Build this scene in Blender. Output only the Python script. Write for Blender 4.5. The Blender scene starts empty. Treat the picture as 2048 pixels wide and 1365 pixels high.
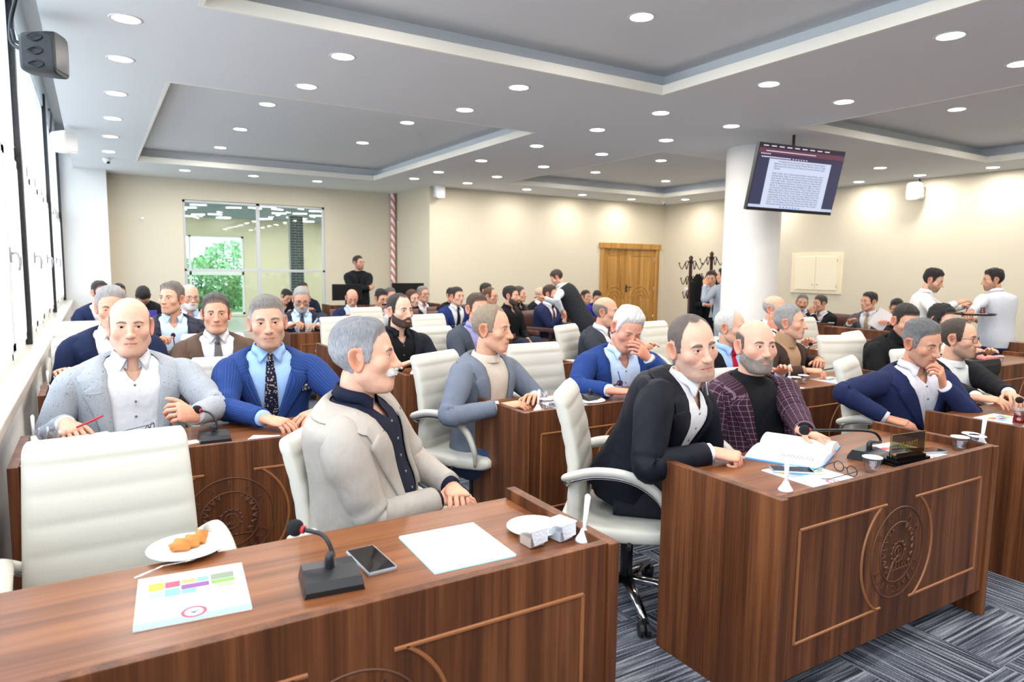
import bpy, bmesh, math, random
import numpy as np
from mathutils import Vector, Matrix

# ------------------------------------------------------------------ camera, world, exposure
SC = bpy.context.scene
COL = SC.collection
EYE = 1.50
FPX = 1365.333
def _cam_axes():
    d1 = np.array([188-1024, -(528-682.5), -FPX]); d1 /= np.linalg.norm(d1)
    d2 = np.array([3250-1024, -(568-682.5), -FPX]); d2 -= d1*(d1@d2); d2 /= np.linalg.norm(d2)
    return np.array([d2, d1, np.cross(d2, d1)])
RC = _cam_axes()
CAMP = np.array([0.0, 0.0, EYE])
cam = bpy.data.cameras.new('camera'); cam.lens = 24.0; cam.sensor_width = 36.0; cam.sensor_fit = 'HORIZONTAL'
cam.clip_start = 0.05; cam.clip_end = 400
cam.dof.use_dof = True; cam.dof.focus_distance = 3.1; cam.dof.aperture_fstop = 3.5
camo = bpy.data.objects.new('camera', cam); COL.objects.link(camo)
m4 = Matrix([[*RC[0], CAMP[0]], [*RC[1], CAMP[1]], [*RC[2], CAMP[2]], [0, 0, 0, 1]])
camo.matrix_world = m4
SC.camera = camo

SC.view_settings.view_transform = 'Standard'
try: SC.view_settings.look = 'None'
except Exception: pass
SC.view_settings.gamma = 1.0
SC.view_settings.use_curve_mapping = False
SC.view_settings.exposure = 0.14
SKY_STRENGTH = 5.0
LAMP_W = 13.8          # power of one recessed ceiling lamp
cy = SC.cycles
cy.max_bounces = 5; cy.diffuse_bounces = 3; cy.glossy_bounces = 2; cy.transmission_bounces = 3; cy.transparent_max_bounces = 8
cy.caustics_reflective = False; cy.caustics_refractive = False
cy.use_adaptive_sampling = True; cy.adaptive_threshold = 0.04; cy.use_denoising = True
cy.sample_clamp_indirect = 6.0

wd = bpy.data.worlds.new('sky'); SC.world = wd; wd.use_nodes = True
_nt = wd.node_tree; _nt.nodes.clear()
_bg = _nt.nodes.new('ShaderNodeBackground'); _wo = _nt.nodes.new('ShaderNodeOutputWorld')
_bg.inputs[0].default_value = (0.72, 0.86, 1.0, 1); _bg.inputs[1].default_value = SKY_STRENGTH
_nt.links.new(_bg.outputs[0], _wo.inputs[0])

# the window openings guide the daylight sampling (portals give no light of their own)
def portal(loc, sx, sy, rot):
    l = bpy.data.lights.new('window_portal', 'AREA'); l.shape = 'RECTANGLE'; l.size = sx; l.size_y = sy; l.cycles.is_portal = True
    o = bpy.data.objects.new('window_portal', l); COL.objects.link(o); o.location = loc; o.rotation_euler = rot
portal((-.60, 4.1, 2.17), 2.6, 20.0, (0, math.radians(-90), 0))
portal((2.68, 21.8, 1.45), 2.2, 2.2, (math.radians(-90), 0, 0))

# ------------------------------------------------------------------ measuring helpers (photo pixel -> point in the room)
def ray(x, y): return RC @ np.array([x-1024, -(y-682.5), -FPX])
def at_z(x, y, z):
    v = ray(x, y); return CAMP + v*((z-EYE)/v[2])
def at_y(x, y, Y):
    v = ray(x, y); return CAMP + v*(Y/v[1])
def at_x(x, y, X):
    v = ray(x, y); return CAMP + v*(X/v[0])
def at_d(x, y, d):
    return CAMP + ray(x, y)*(d/FPX)

# ------------------------------------------------------------------ materials
MATS = {}
def lin(c):
    return tuple(((v/255.0)/12.92 if v/255.0 <= 0.04045 else ((v/255.0+0.055)/1.055)**2.4) for v in c)
def mat(name, rgb=(200, 200, 200), rough=0.6, metal=0.0, emit=None, estr=0.0, bump=None, spec=0.5, alpha=None, vcol=False, noise=None, coat=0.0, sheen=0.0, trans=0.0, ior=1.45):
    """simple principled material; bump=(scale, strength), noise=(scale, amount) varies the colour"""
    if name in MATS: return MATS[name]
    m = bpy.data.materials.new(name); m.use_nodes = True
    nt = m.node_tree; b = nt.nodes['Principled BSDF']
    c = lin(rgb)
    b.inputs['Base Color'].default_value = (*c, 1)
    b.inputs['Roughness'].default_value = rough
    b.inputs['Metallic'].default_value = metal
    b.inputs['Specular IOR Level'].default_value = spec
    b.inputs['Coat Weight'].default_value = coat
    b.inputs['Sheen Weight'].default_value = sheen
    b.inputs['Transmission Weight'].default_value = trans
    b.inputs['IOR'].default_value = ior
    if emit is not None:
        b.inputs['Emission Color'].default_value = (*lin(emit), 1); b.inputs['Emission Strength'].default_value = estr
    if alpha is not None: b.inputs['Alpha'].default_value = alpha
    tc = None
    def coords():
        nonlocal tc
        if tc is None: tc = nt.nodes.new('ShaderNodeTexCoord')
        return tc.outputs['Object']
    if vcol:
        a = nt.nodes.new('ShaderNodeVertexColor'); a.layer_name = 'Col'
        nt.links.new(a.outputs[0], b.inputs['Base Color'])
    if noise:
        n = nt.nodes.new('ShaderNodeTexNoise'); n.inputs['Scale'].default_value = noise[0]; n.inputs['Detail'].default_value = 4
        nt.links.new(coords(), n.inputs['Vector'])
        mx = nt.nodes.new('ShaderNodeMix'); mx.data_type = 'RGBA'
        mx.inputs[6].default_value = (*[v*(1-noise[1]) for v in c], 1); mx.inputs[7].default_value = (*[min(1, v*(1+noise[1])) for v in c], 1)
        nt.links.new(n.outputs[0], mx.inputs[0]); nt.links.new(mx.outputs[2], b.inputs['Base Color'])
    if bump:
        n = nt.nodes.new('ShaderNodeTexNoise'); n.inputs['Scale'].default_value = bump[0]; n.inputs['Detail'].default_value = 5
        nt.links.new(coords(), n.inputs['Vector'])
        bp = nt.nodes.new('ShaderNodeBump'); bp.inputs['Strength'].default_value = bump[1]; bp.inputs['Distance'].default_value = 0.01
        nt.links.new(n.outputs[0], bp.inputs['Height']); nt.links.new(bp.outputs[0], b.inputs['Normal'])
    MATS[name] = m
    return m

def cloth(name, rgb, rough=0.85, pattern=None, rgb2=None, wr=0.55, fine=0.25, sc=1.0):
    """woven cloth: soft wrinkles, fine weave, optional pattern in the garment's own UV (metres)"""
    if name in MATS: return MATS[name]
    m = bpy.data.materials.new(name); m.use_nodes = True
    nt = m.node_tree; N = nt.nodes; L = nt.links; b = N['Principled BSDF']
    b.inputs['Roughness'].default_value = rough; b.inputs['Specular IOR Level'].default_value = 0.15
    tc = N.new('ShaderNodeTexCoord')
    def nz(src, scale, detail=3, mp=None):
        n = N.new('ShaderNodeTexNoise'); n.inputs['Scale'].default_value = scale; n.inputs['Detail'].default_value = detail
        if mp:
            q = N.new('ShaderNodeMapping'); q.inputs['Scale'].default_value = mp; L.new(src, q.inputs[0]); src = q.outputs[0]
        L.new(src, n.inputs['Vector']); return n.outputs[0]
    c1 = (*lin(rgb), 1); c2 = (*lin(rgb2), 1) if rgb2 else tuple([v*0.82 for v in c1[:3]]+[1])
    def mixc(f, a, bcol):
        x = N.new('ShaderNodeMix'); x.data_type = 'RGBA'
        if isinstance(f, float): x.inputs[0].default_value = f
        else: L.new(f, x.inputs[0])
        for i, v in ((6, a), (7, bcol)):
            if isinstance(v, tuple): x.inputs[i].default_value = v
            else: L.new(v, x.inputs[i])
        return x.outputs[2]
    def mth(op, a, v=None):
        x = N.new('ShaderNodeMath'); x.operation = op
        for i, s in ((0, a), (1, v)):
            if s is None: continue
            if isinstance(s, (int, float)): x.inputs[i].default_value = s
            else: L.new(s, x.inputs[i])
        return x.outputs[0]
    uv = tc.outputs['UV']
    base = mixc(mth('MULTIPLY', nz(tc.outputs['Object'], 9*sc), 0.6), c1, tuple([v*0.88 for v in c1[:3]]+[1]))
    if pattern == 'plaid':
        sp = N.new('ShaderNodeSeparateXYZ'); L.new(uv, sp.inputs[0])
        fs = []
        for o in (0, 1):
            f = mth('FRACT', mth('MULTIPLY', sp.outputs[o], 1/0.026))
            fs.append(mth('LESS_THAN', mth('ABSOLUTE', mth('SUBTRACT', f, 0.5)), 0.07))
        base = mixc(mth('MULTIPLY', mth('ADD', fs[0], fs[1]), 0.42), base, c2)
    elif pattern == 'check':
        sp = N.new('ShaderNodeSeparateXYZ'); L.new(uv, sp.inputs[0])
        fs = []
        for o in (0, 1):
            f = mth('FRACT', mth('MULTIPLY', sp.outputs[o], 1/0.06))
            fs.append(mth('LESS_THAN', mth('ABSOLUTE', mth('SUBTRACT', f, 0.5)), 0.25))
        base = mixc(mth('MULTIPLY', mth('ADD', fs[0], fs[1]), 0.45), base, c2)
    elif pattern == 'pin':
        sp = N.new('ShaderNodeSeparateXYZ'); L.new(uv, sp.inputs[0])
        f = mth('FRACT', mth('MULTIPLY', sp.outputs[0], 1/0.011))
        base = mixc(mth('MULTIPLY', mth('LESS_THAN', f, 0.22), 0.5), base, c2)
    elif pattern == 'speckle':
        v = nz(tc.outputs['Object'], 130, 2)
        r = N.new('ShaderNodeValToRGB'); r.color_ramp.elements[0].position = 0.64; r.color_ramp.elements[1].position = 0.72; L.new(v, r.inputs[0])
        base = mixc(mth('MULTIPLY', nz(uv, 60, 4, (6, 1, 1)), 0.35), base, tuple([v*0.75 for v in c1[:3]]+[1]))
        base = mixc(mth('MULTIPLY', r.outputs[0], 0.75), base, c2)
    elif pattern == 'linen':
        base = mixc(mth('MULTIPLY', nz(uv, 90, 4, (9, 1, 1)), 0.75), base, c2)
        base = mixc(mth('MULTIPLY', nz(uv, 90, 4, (1, 9, 1)), 0.5), base, c2)
    elif pattern == 'floral':
        v = N.new('ShaderNodeTexVoronoi'); v.inputs['Scale'].default_value = 75; L.new(tc.outputs['Object'], v.inputs['Vector'])
        n2 = nz(tc.outputs['Object'], 120, 2)
        f = mth('LESS_THAN', mth('ADD', v.outputs['Distance'], mth('MULTIPLY', n2, 0.55)), 0.62)
        base = mixc(mth('MULTIPLY', f, 0.9), base, c2)
    elif pattern == 'dots':
        sp = N.new('ShaderNodeTexChecker'); sp.inputs['Scale'].default_value = 260; L.new(tc.outputs['Object'], sp.inputs['Vector'])
        base = mixc(mth('MULTIPLY', sp.outputs[1], 0.75), base, c2)
    elif pattern == 'quilt':
        sp = N.new('ShaderNodeSeparateXYZ'); L.new(uv, sp.inputs[0])
        fs = []
        for s in (1, -1):
            f = mth('FRACT', mth('MULTIPLY', mth('ADD', sp.outputs[0], mth('MULTIPLY', sp.outputs[1], s)), 1/0.07))
            fs.append(mth('LESS_THAN', f, 0.09))
        base = mixc(mth('MULTIPLY', mth('MAXIMUM', fs[0], fs[1]), 0.6), base, c2)
    L.new(base, b.inputs['Base Color'])
    # folds + weave relief
    b1 = N.new('ShaderNodeBump'); b1.inputs['Strength'].default_value = wr; b1.inputs['Distance'].default_value = 0.03
    L.new(nz(tc.outputs['Object'], 8*sc, 3, (1.4, 1.4, .8)), b1.inputs['Height'])
    L.new(b1.outputs[0], b.inputs['Normal'])
    MATS[name] = m
    return m

def hairmat(name, rgb):
    if name in MATS: return MATS[name]
    m = bpy.data.materials.new(name); m.use_nodes = True
    nt = m.node_tree; N = nt.nodes; L = nt.links; b = N['Principled BSDF']
    b.inputs['Roughness'].default_value = 0.55; b.inputs['Specular IOR Level'].default_value = 0.35
    tc = N.new('ShaderNodeTexCoord'); q = N.new('ShaderNodeMapping'); q.inputs['Scale'].default_value = (60, 5, 1)
    L.new(tc.outputs['UV'], q.inputs[0])
    n = N.new('ShaderNodeTexNoise'); n.inputs['Scale'].default_value = 1.0; n.inputs['Detail'].default_value = 4; L.new(q.outputs[0], n.inputs['Vector'])
    a = N.new('ShaderNodeVertexColor'); a.layer_name = 'Col'
    mx = N.new('ShaderNodeMix'); mx.data_type = 'RGBA'; mx.blend_type = 'MULTIPLY'; mx.inputs[0].default_value = 1.0
    r = N.new('ShaderNodeValToRGB'); r.color_ramp.elements[0].color = (.45, .45, .45, 1); r.color_ramp.elements[1].color = (1.35, 1.35, 1.35, 1)
    r.color_ramp.elements[0].position = .3; r.color_ramp.elements[1].position = .7
    L.new(n.outputs[0], r.inputs[0]); L.new(a.outputs[0], mx.inputs[6]); L.new(r.outputs[0], mx.inputs[7]); L.new(mx.outputs[2], b.inputs['Base Color'])
    bp = N.new('ShaderNodeBump'); bp.inputs['Strength'].default_value = .7; bp.inputs['Distance'].default_value = .006
    L.new(n.outputs[0], bp.inputs['Height']); L.new(bp.outputs[0], b.inputs['Normal'])
    MATS[name] = m
    return m

# ------------------------------------------------------------------ object helpers
def empty(name, loc=(0, 0, 0), label=None, cat=None, group=None, rz=0.0):
    o = bpy.data.objects.new(name, None); COL.objects.link(o); o.location = tuple(float(v) for v in loc); o.rotation_euler = (0, 0, rz)
    o.empty_display_size = 0.05
    tag(o, label, cat, group); return o
def tag(o, label=None, cat=None, group=None, kind=None):
    if label: o['label'] = label
    if cat: o['category'] = cat
    if group: o['group'] = group
    if kind: o['kind'] = kind
    return o
class MB:
    """collects vertices and faces of one mesh"""
    def __init__(s): s.v = []; s.f = []; s.n = 0; s.uv = []; s.c = []; s.mi = []
    def add(s, V, Fc, uv=None, col=None, mi=0):
        V = np.asarray(V, float).reshape(-1, 3); k = len(V)
        s.v.append(V); o = s.n
        s.f.extend([tuple(int(i)+o for i in f) for f in Fc]); s.mi.extend([mi]*len(Fc))
        s.uv.append(np.zeros((k, 2)) if uv is None else np.asarray(uv, float).reshape(-1, 2))
        s.c.append(np.ones((k, 3)) if col is None else np.broadcast_to(np.asarray(col, float), (k, 3)))
        s.n += k; return s
    def box(s, a, b, mi=0, bev=0.0):
        (x0, y0, z0), (x1, y1, z1) = a, b
        if bev <= 0:
            V = [(x0,y0,z0),(x1,y0,z0),(x1,y1,z0),(x0,y1,z0),(x0,y0,z1),(x1,y0,z1),(x1,y1,z1),(x0,y1,z1)]
            return s.add(V, [(3,2,1,0),(4,5,6,7),(0,1,5,4),(1,2,6,5),(2,3,7,6),(3,0,4,7)], mi=mi)
        V = []; ring = lambda z, i: [(x0+i,y0,z),(x1-i,y0,z),(x1,y0+i,z),(x1,y1-i,z),(x1-i,y1,z),(x0+i,y1,z),(x0,y1-i,z),(x0,y0+i,z)]
        def inner(z): 
            i = bev; return [(x0+i,y0+i*.3,z),(x1-i,y0+i*.3,z),(x1-i*.3,y0+i,z),(x1-i*.3,y1-i,z),(x1-i,y1-i*.3,z),(x0+i,y1-i*.3,z),(x0+i*.3,y1-i,z),(x0+i*.3,y0+i,z)]
        V = inner(z0)+ring(z0+bev, bev)+ring(z1-bev, bev)+inner(z1)
        Fc = [tuple(range(7,-1,-1)), tuple(range(24,32))]
        for k in range(3):
            for j in range(8): Fc.append((k*8+j, k*8+(j+1)%8, k*8+8+(j+1)%8, k*8+8+j))
        return s.add(V, Fc, mi=mi)
    def tube(s, pts, rad, n=8, caps=True, mi=0, col=None, sub=0, flat=1.0, vscale=1.0):
        V, Fc, uv = tube_mesh(pts, rad, n, caps, sub, flat); return s.add(V, Fc, uv*vscale, col, mi)
    def cyl(s, c, r, z0, z1, n=24, r1=None, mi=0):
        return s.lathe([(0, z0), (r, z0), (r if r1 is None else r1, z1), (0, z1)], c, n, mi)
    def lathe(s, prof, c=(0, 0, 0), n=24, mi=0, col=None):
        a = np.linspace(0, 2*np.pi, n, endpoint=False); V = []
        for r, z in prof:
            V.append(np.stack([c[0]+r*np.cos(a), c[1]+r*np.sin(a), np.full(n, c[2]+z)], 1))
        return s.add(np.concatenate(V), grid_faces(len(prof), n, True), mi=mi, col=col)
    def xf(s, M):
        M = np.array(M); 
        for i, V in enumerate(s.v): s.v[i] = V @ M[:3, :3].T + M[:3, 3]
        return s
    def build(s, name, mats, parent=None, smooth=False, uv=False, col=False, origin=None):
        me = bpy.data.meshes.new(name)
        V = np.concatenate(s.v) if s.v else np.zeros((0, 3))
        if origin is None and parent is not None:
            o = parent; loc = np.zeros(3)
            origin = (0, 0, 0)
        if origin is not None: V = V-np.array(origin)
        me.from_pydata(V.tolist(), [], s.f)
        if not isinstance(mats, (list, tuple)): mats = [mats]
        for m in mats: me.materials.append(m)
        if len(mats) > 1: me.polygons.foreach_set('material_index', s.mi)
        if smooth: me.polygons.foreach_set('use_smooth', [True]*len(me.polygons))
        li = np.zeros(len(me.loops), dtype=np.int32); me.loops.foreach_get('vertex_index', li)
        if uv:
            U = np.concatenate(s.uv); l = me.uv_layers.new(name='UVMap'); l.data.foreach_set('uv', U[li].astype(np.float32).ravel())
        if col:
            Cc = np.concatenate(s.c); a = me.color_attributes.new('Col', 'FLOAT_COLOR', 'POINT')
            a.data.foreach_set('color', np.concatenate([Cc, np.ones((len(Cc), 1))], 1).astype(np.float32).ravel())
        me.validate(); me.update()
        ob = bpy.data.objects.new(name, me); COL.objects.link(ob)
        if parent is not None: ob.parent = parent
        return ob
def grid_faces(nr, nc, wrap=False):
    i = np.arange(nr-1)[:, None]; j = np.arange(nc if wrap else nc-1)[None]
    j2 = (j+1) % nc
    return np.stack([i*nc+j+0*i, i*nc+j2+0*i, (i+1)*nc+j2, (i+1)*nc+j+0*i], -1).reshape(-1, 4).tolist()
def catmull(P, sub):
    P = np.asarray(P, float)
    if sub <= 0 or len(P) < 3: return P
    Q = np.vstack([2*P[0]-P[1], P, 2*P[-1]-P[-2]]); out = []
    for i in range(1, len(Q)-2):
        for k in range(sub):
            t = k/sub; a, b, c, d = Q[i-1], Q[i], Q[i+1], Q[i+2]
            out.append(.5*((2*b)+(-a+c)*t+(2*a-5*b+4*c-d)*t*t+(-a+3*b-3*c+d)*t**3))
    out.append(P[-1]); return np.array(out)
def unit(v):
    v = np.asarray(v, float); n = np.linalg.norm(v); return v/n if n > 1e-9 else v
def tube_mesh(pts, rad, n=8, caps=True, sub=0, flat=1.0, up=None):
    pts = np.asarray(pts, float); rad = np.broadcast_to(np.asarray(rad, float), (len(pts),))
    Q = catmull(np.column_stack([pts, rad]), sub); pts = Q[:, :3]; rad = Q[:, 3]
    k = len(pts); T = np.gradient(pts, axis=0); T = np.array([unit(t) for t in T])
    a = np.array(up, float) if up is not None else (np.array([0, 0, 1.]) if abs(T[0][2]) < .9 else np.array([1., 0, 0]))
    N = unit(a-T[0]*(a@T[0])); th = np.linspace(0, 2*np.pi, n, endpoint=False); V = []; uv = []; s = 0
    for i in range(k):
        N = unit(N-T[i]*(N@T[i])); B = np.cross(T[i], N)
        if i: s += np.linalg.norm(pts[i]-pts[i-1])
        V.append(pts[i]+rad[i]*(np.cos(th)[:, None]*N*flat+np.sin(th)[:, None]*B)); uv.append(np.stack([th*.055, np.full(n, s)], 1))
    Fc = grid_faces(k, n, True)
    if caps: Fc += [tuple(range(n-1, -1, -1)), tuple(range((k-1)*n, k*n))]
    return np.concatenate(V), Fc, np.concatenate(uv)
def simple_copy(o, parent=None):
    c = o.copy(); COL.objects.link(c); c.parent = parent
    for ch in o.children: simple_copy(ch, c)
    return c
# ------------------------------------------------------------------ people
def _ell(p, c, r):
    q = (p-np.array(c))/np.array(r); k0 = np.sqrt((q*q).sum(1)); k1 = np.sqrt(((q/np.array(r))**2).sum(1))+1e-9
    return k0*(k0-1)/k1
def _sph(p, c, r): return np.sqrt(((p-np.array(c))**2).sum(1))-r
def _cap(p, a, b, ra, rb):
    a = np.array(a, float); b = np.array(b, float); ba = b-a; h = np.clip(((p-a)@ba)/(ba@ba), 0, 1)
    return np.sqrt((((p-a)-h[:, None]*ba)**2).sum(1))-(ra+(rb-ra)*h)
def _smin(a, b, k):
    h = np.clip(.5+.5*(b-a)/k, 0, 1); return b*(1-h)+a*h-k*h*(1-h)
def _ssub(a, b, k): return -_smin(-a, b, k)
EYE_C = (.0315, .0725, .004)
def head_sdf(P, hp):
    p = P.copy(); p[:, 0] = np.abs(p[:, 0])
    fat = hp.get('fat', 0.0); fw = hp.get('fw', 1.0); ns = hp.get('nose', 1.0); op = hp.get('eye', 1.0)
    d = _ell(p, (0, -.012, .035), (.0765, .098, .086))
    d = _smin(d, _ell(p, (0, .022, -.022), (.0635*fw+.004*fat, .067, .088)), .03)
    d = _smin(d, _cap(p, (.046*fw+.006*fat, .0, -.062), (.018, .062, -.098), .022+.006*fat, .020), .03)
    d = _smin(d, _sph(p, (0, .070, -.098), .0175), .018)
    if fat > 0: d = _smin(d, _ell(p, (0, .025, -.105), (.045, .05, .022*fat+.004)), .03)
    d = _smin(d, _cap(p, (-.03, .0785, .022), (.036, .074, .021), .0105, .0105), .012)
    d = _smin(d, _sph(p, (.046, .056, -.022), .020+.004*fat), .02)
    d = _smin(d, _ell(p, (0, .074, -.062), (.030, .0215, .028)), .016)
    d = _ssub(d, _ell(p, (.0325, .101, .003), (.0185, .0185, .0125)), .010)
    d = _smin(d, _sph(p, EYE_C, .0148), .004)
    d = _smin(d, _cap(p, (0, .086, .016), (0, .1035, -.026), .0075, .0095*ns), .010)
    d = _smin(d, _sph(p, (0, .1065+.003*ns, -.034), .0108*ns), .008)
    d = _smin(d, _sph(p, (.0125*ns, .0985, -.037), .0078*ns), .006)
    d = _ssub(d, _ell(p, (.0065, .1075, -.0455), (.0042, .007, .004)), .003)
    d = _smin(d, _cap(p, (0, .0925, -.0618), (.025, .0815, -.0662), .0042, .0022), .005)
    d = _smin(d, _cap(p, (0, .0912, -.0732), (.021, .0822, -.0690), .0050, .0022), .005)
    d = _ssub(d, _cap(p, (0, .0985, -.0672), (.027, .0865, -.0680), .0020+hp.get('mouth', 0.)*.004, .0012), .0025)
    d = _ssub(d, _cap(p, (.020, .0985, -.040), (.0335, .0845, -.064), .0022, .0012), .006)
    if op > 0.05: d = _ssub(d, _ell(p, (.0318, .090, .0030), (.0128, .02, .0041*op)), .0018)
    return d
def head_rays(nl, nt):
    def warp(lo, hi, n, c, w, a, closed):
        x = np.linspace(lo, hi, 2000); de = 1+a*np.exp(-((x-c)/w)**2); cu = np.cumsum(de); cu = (cu-cu[0])/(cu[-1]-cu[0])
        return np.interp(np.linspace(0, 1, n+1)[:-1] if closed else np.linspace(0, 1, n), cu, x)
    ph = warp(-np.pi, np.pi, nl, 0, math.radians(42), 1.8, True)
    la = warp(math.radians(-84), math.radians(90), nt, math.radians(-14), math.radians(26), 1.5, False)
    return ph, la
_HR = {}
def trace_head(hp, nl, nt):
    ph, la = head_rays(nl, nt)
    PH, LA = np.meshgrid(ph, la); PH = PH.ravel(); LA = LA.ravel()
    D = np.stack([np.sin(PH)*np.cos(LA), np.cos(PH)*np.cos(LA), np.sin(LA)], 1); O = np.array([0, .0, -.005])
    t = np.full(len(D), .20)
    for _ in range(26):
        t = t-.8*head_sdf(O+D*t[:, None], hp)
    return PH, LA, D, O, t
def sstep(x, a, b):
    q = np.clip((x-a)/(b-a), 0, 1); return q*q*(3-2*q)
HAIRLINE = {  # |lon| degrees -> lowest height of the hair
    'full':    ([0, 25, 45, 60, 70, 82, 88, 112, 118, 180], [.074, .070, .060, .035, -.018, -.020, .034, .030, -.050, -.075]),
    'low':     ([0, 25, 45, 60, 70, 82, 88, 112, 118, 180], [.063, .061, .055, .028, -.020, -.022, .034, .030, -.050, -.075]),
    'reced':   ([0, 18, 38, 54, 67, 82, 88, 112, 118, 180], [.088, .091, .095, .068, -.012, -.018, .034, .030, -.050, -.075]),
    'thin':    ([0, 18, 38, 54, 67, 82, 88, 112, 118, 180], [.102, .105, .107, .080, -.008, -.018, .034, .030, -.050, -.075]),
    'sides':   ([0, 55, 66, 72, 82, 88, 112, 118, 180], [.2, .2, .060, -.012, -.018, .030, .028, -.050, -.075]),
}
def wob(P, seed, freq, amp, n=5):
    r = np.random.RandomState(seed); o = np.zeros(len(P))
    for _ in range(n):
        k = r.normal(size=3); k = k/np.linalg.norm(k)*freq*r.uniform(.6, 1.6); o += np.sin(P@k+r.uniform(0, 6.28))
    return o*amp/n
def build_head(hp, lod):
    nl, nt = {0: (40, 34), 1: (68, 56), 2: (104, 88)}[lod]
    PH, LA, D, O, t = trace_head(hp, nl, nt)
    P = O+D*t[:, None]; x, y, z = P.T; ax = np.abs(x); lon = np.degrees(np.abs(PH))
    sk = np.array(lin(hp.get('skin', (224, 174, 148))))*np.array([.90, .88, .86])
    C = np.tile(sk, (len(P), 1))
    def tint(w, c):
        nonlocal C; w = np.clip(w, 0, 1)[:, None]; C = C*(1-w)+np.array(c)*w
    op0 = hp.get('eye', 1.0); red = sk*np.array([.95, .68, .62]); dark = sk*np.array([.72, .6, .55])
    tint(.26*np.exp(-((ax-.045)**2+(z+.028)**2)/.020**2)*(y > 0), red)
    tint(.5*np.exp(-(x**2+(z+.034)**2)/.014**2)*(y > .07), red)
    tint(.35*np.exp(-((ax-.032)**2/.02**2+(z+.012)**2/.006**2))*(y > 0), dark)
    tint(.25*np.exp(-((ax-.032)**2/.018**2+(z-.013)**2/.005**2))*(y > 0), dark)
    tint(.6*np.exp(-((ax-.0318)**2/.0135**2+(z-.0078*op0)**2/.0014**2))*(y > 0), sk*np.array([.22, .15, .13]))
    for zz, am in ((.040, .16), (.050, .14), (.060, .10)): tint(am*hp.get('age', 1.0)*np.exp(-((z-zz-.12*ax*ax/.05)/.0016)**2)*sstep(ax, .045, .02)*(y > 0), dark)
    tint(.22*hp.get('age', 1.0)*np.exp(-((ax-.052)/.006)**2)*(.5+.5*np.cos((z-.004)*900))*np.exp(-((z-.002)/.010)**2)*(y > 0), dark)
    lips = np.exp(-((z+.0675-.10*ax*0)/.0078)**4)*np.exp(-(ax/.0245)**6)*np.clip(1.25-(ax/.027)**2*.6, 0, 1)*(y > .05)
    mline = np.exp(-((z+.0676)/.0013)**2)*(ax < .027)*(y > .05)
    bd = hp.get('beard'); hc = np.array(lin(hp.get('hair', (60, 50, 45)))); bc = np.array(lin(hp.get('beardc', hp.get('hair', (60, 50, 45)))))
    # beard zone: jaw, chin, upper lip, up to the sideburn
    bz = np.interp(lon, [0, 12, 28, 50, 70, 85, 100, 180], [-.048, -.050, -.060, -.048, -.030, -.015, -.06, -.2])
    bm = sstep(z, bz+.006, bz-.006)*(lon < 97)*sstep(z, -.125, -.112)
    bm = np.maximum(bm*(1-lips), 0)
    rng = np.random.RandomState(hp.get('seed', 1))
    if bd: tint(bm*bd*(.85+.3*rng.rand(len(P))), bc)
    tint(.8*lips, hp.get('lipc', sk*np.array([.78, .50, .47]))); tint(.9*mline, sk*np.array([.35, .2, .18]))
    tint(.30*np.exp(-(((ax-.0265)*.85-(-z-.052)*.5)**2/.0028**2))*np.exp(-((z+.052)/.014)**2)*(y > .05), dark)
    if hp.get('shadow_scalp', 0): pass
    style = hp.get('style', 'full'); hair = None; beard = None; mous = None
    m = MB(); n = len(P)
    Fc = grid_faces(nt, nl, True); m.add(P, Fc, col=C)
    if style != 'none':
        hl = HAIRLINE.get(style, HAIRLINE['full']); zl = np.interp(lon, *hl)
        zl = zl+wob(P, hp.get('seed', 1)+5, 160, .003)
        mk = sstep(z, zl-.004, zl+.010+.016*(lon < 60))
        if style == 'sides':
            zu = np.interp(lon, [60, 80, 110, 150, 180], [.03, .050, .062, .066, .068])+hp.get('sideup', 0.); mk = mk*sstep(z, zu+.014, zu-.012)
        th = np.interp(lon, [0, 60, 90, 180], [1, .75, .65, .8])*hp.get('side', .007)
        topw = sstep(z, .045, .095); th = th*(1-topw)+hp.get('top', .014)*topw
        th = th+hp.get('front', .0)*topw*np.exp(-((y-.07)/.035)**2)
        nz = 1+.35*wob(P*np.array([1, .35, .6]), hp.get('seed', 1), 330, 1.0, 7)+.25*wob(P, hp.get('seed', 1)+9, 90, 1, 4)
        rough = hp.get('messy', .0)
        r2 = t+mk*(th*np.clip(nz, .3, 1.8)+rough*rng.rand(len(P))*.006)-(1-mk)*.004
        H = O+D*r2[:, None]
        keep = mk.reshape(nt, nl) > .02
        fa = np.array(Fc); sel = keep.ravel()[fa].any(1)
        hcv = np.tile(hc, (len(P), 1))
        if 'grey' in hp:   # greying at the sides
            gw = np.clip(hp.get('greyamt', .8)*sstep(z, .085, .02)+.25*rng.rand(len(P))*hp.get('greyamt', .8), 0, 1)[:, None]
            hcv = hcv*(1-gw)+np.array(lin(hp['grey']))*gw
        fade = np.clip((1-sstep(mk, .0, .9))*.55, 0, 1)[:, None]; hcv = hcv*(1-fade)+sk*fade
        hair = (H, fa[sel].tolist(), hcv, np.stack([PH, LA], 1))
        # skin under hair takes the hair shade so that a thin cut reads
        w = (mk*.8)[:, None]; m.c[-1] = C*(1-w)+hc*w
    if hp.get('full_beard', 0):
        th = hp['full_beard']; nz = 1+.5*wob(P, hp.get('seed', 1)+3, 380, 1, 6)
        r2 = t+bm*th*nz-(1-sstep(bm, 0, .3))*.004; B = O+D*r2[:, None]; fa = np.array(Fc); sel = (bm[fa] > .05).any(1)
        beard = (B, fa[sel].tolist(), np.tile(bc, (len(P), 1)), np.stack([PH, LA], 1))
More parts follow.
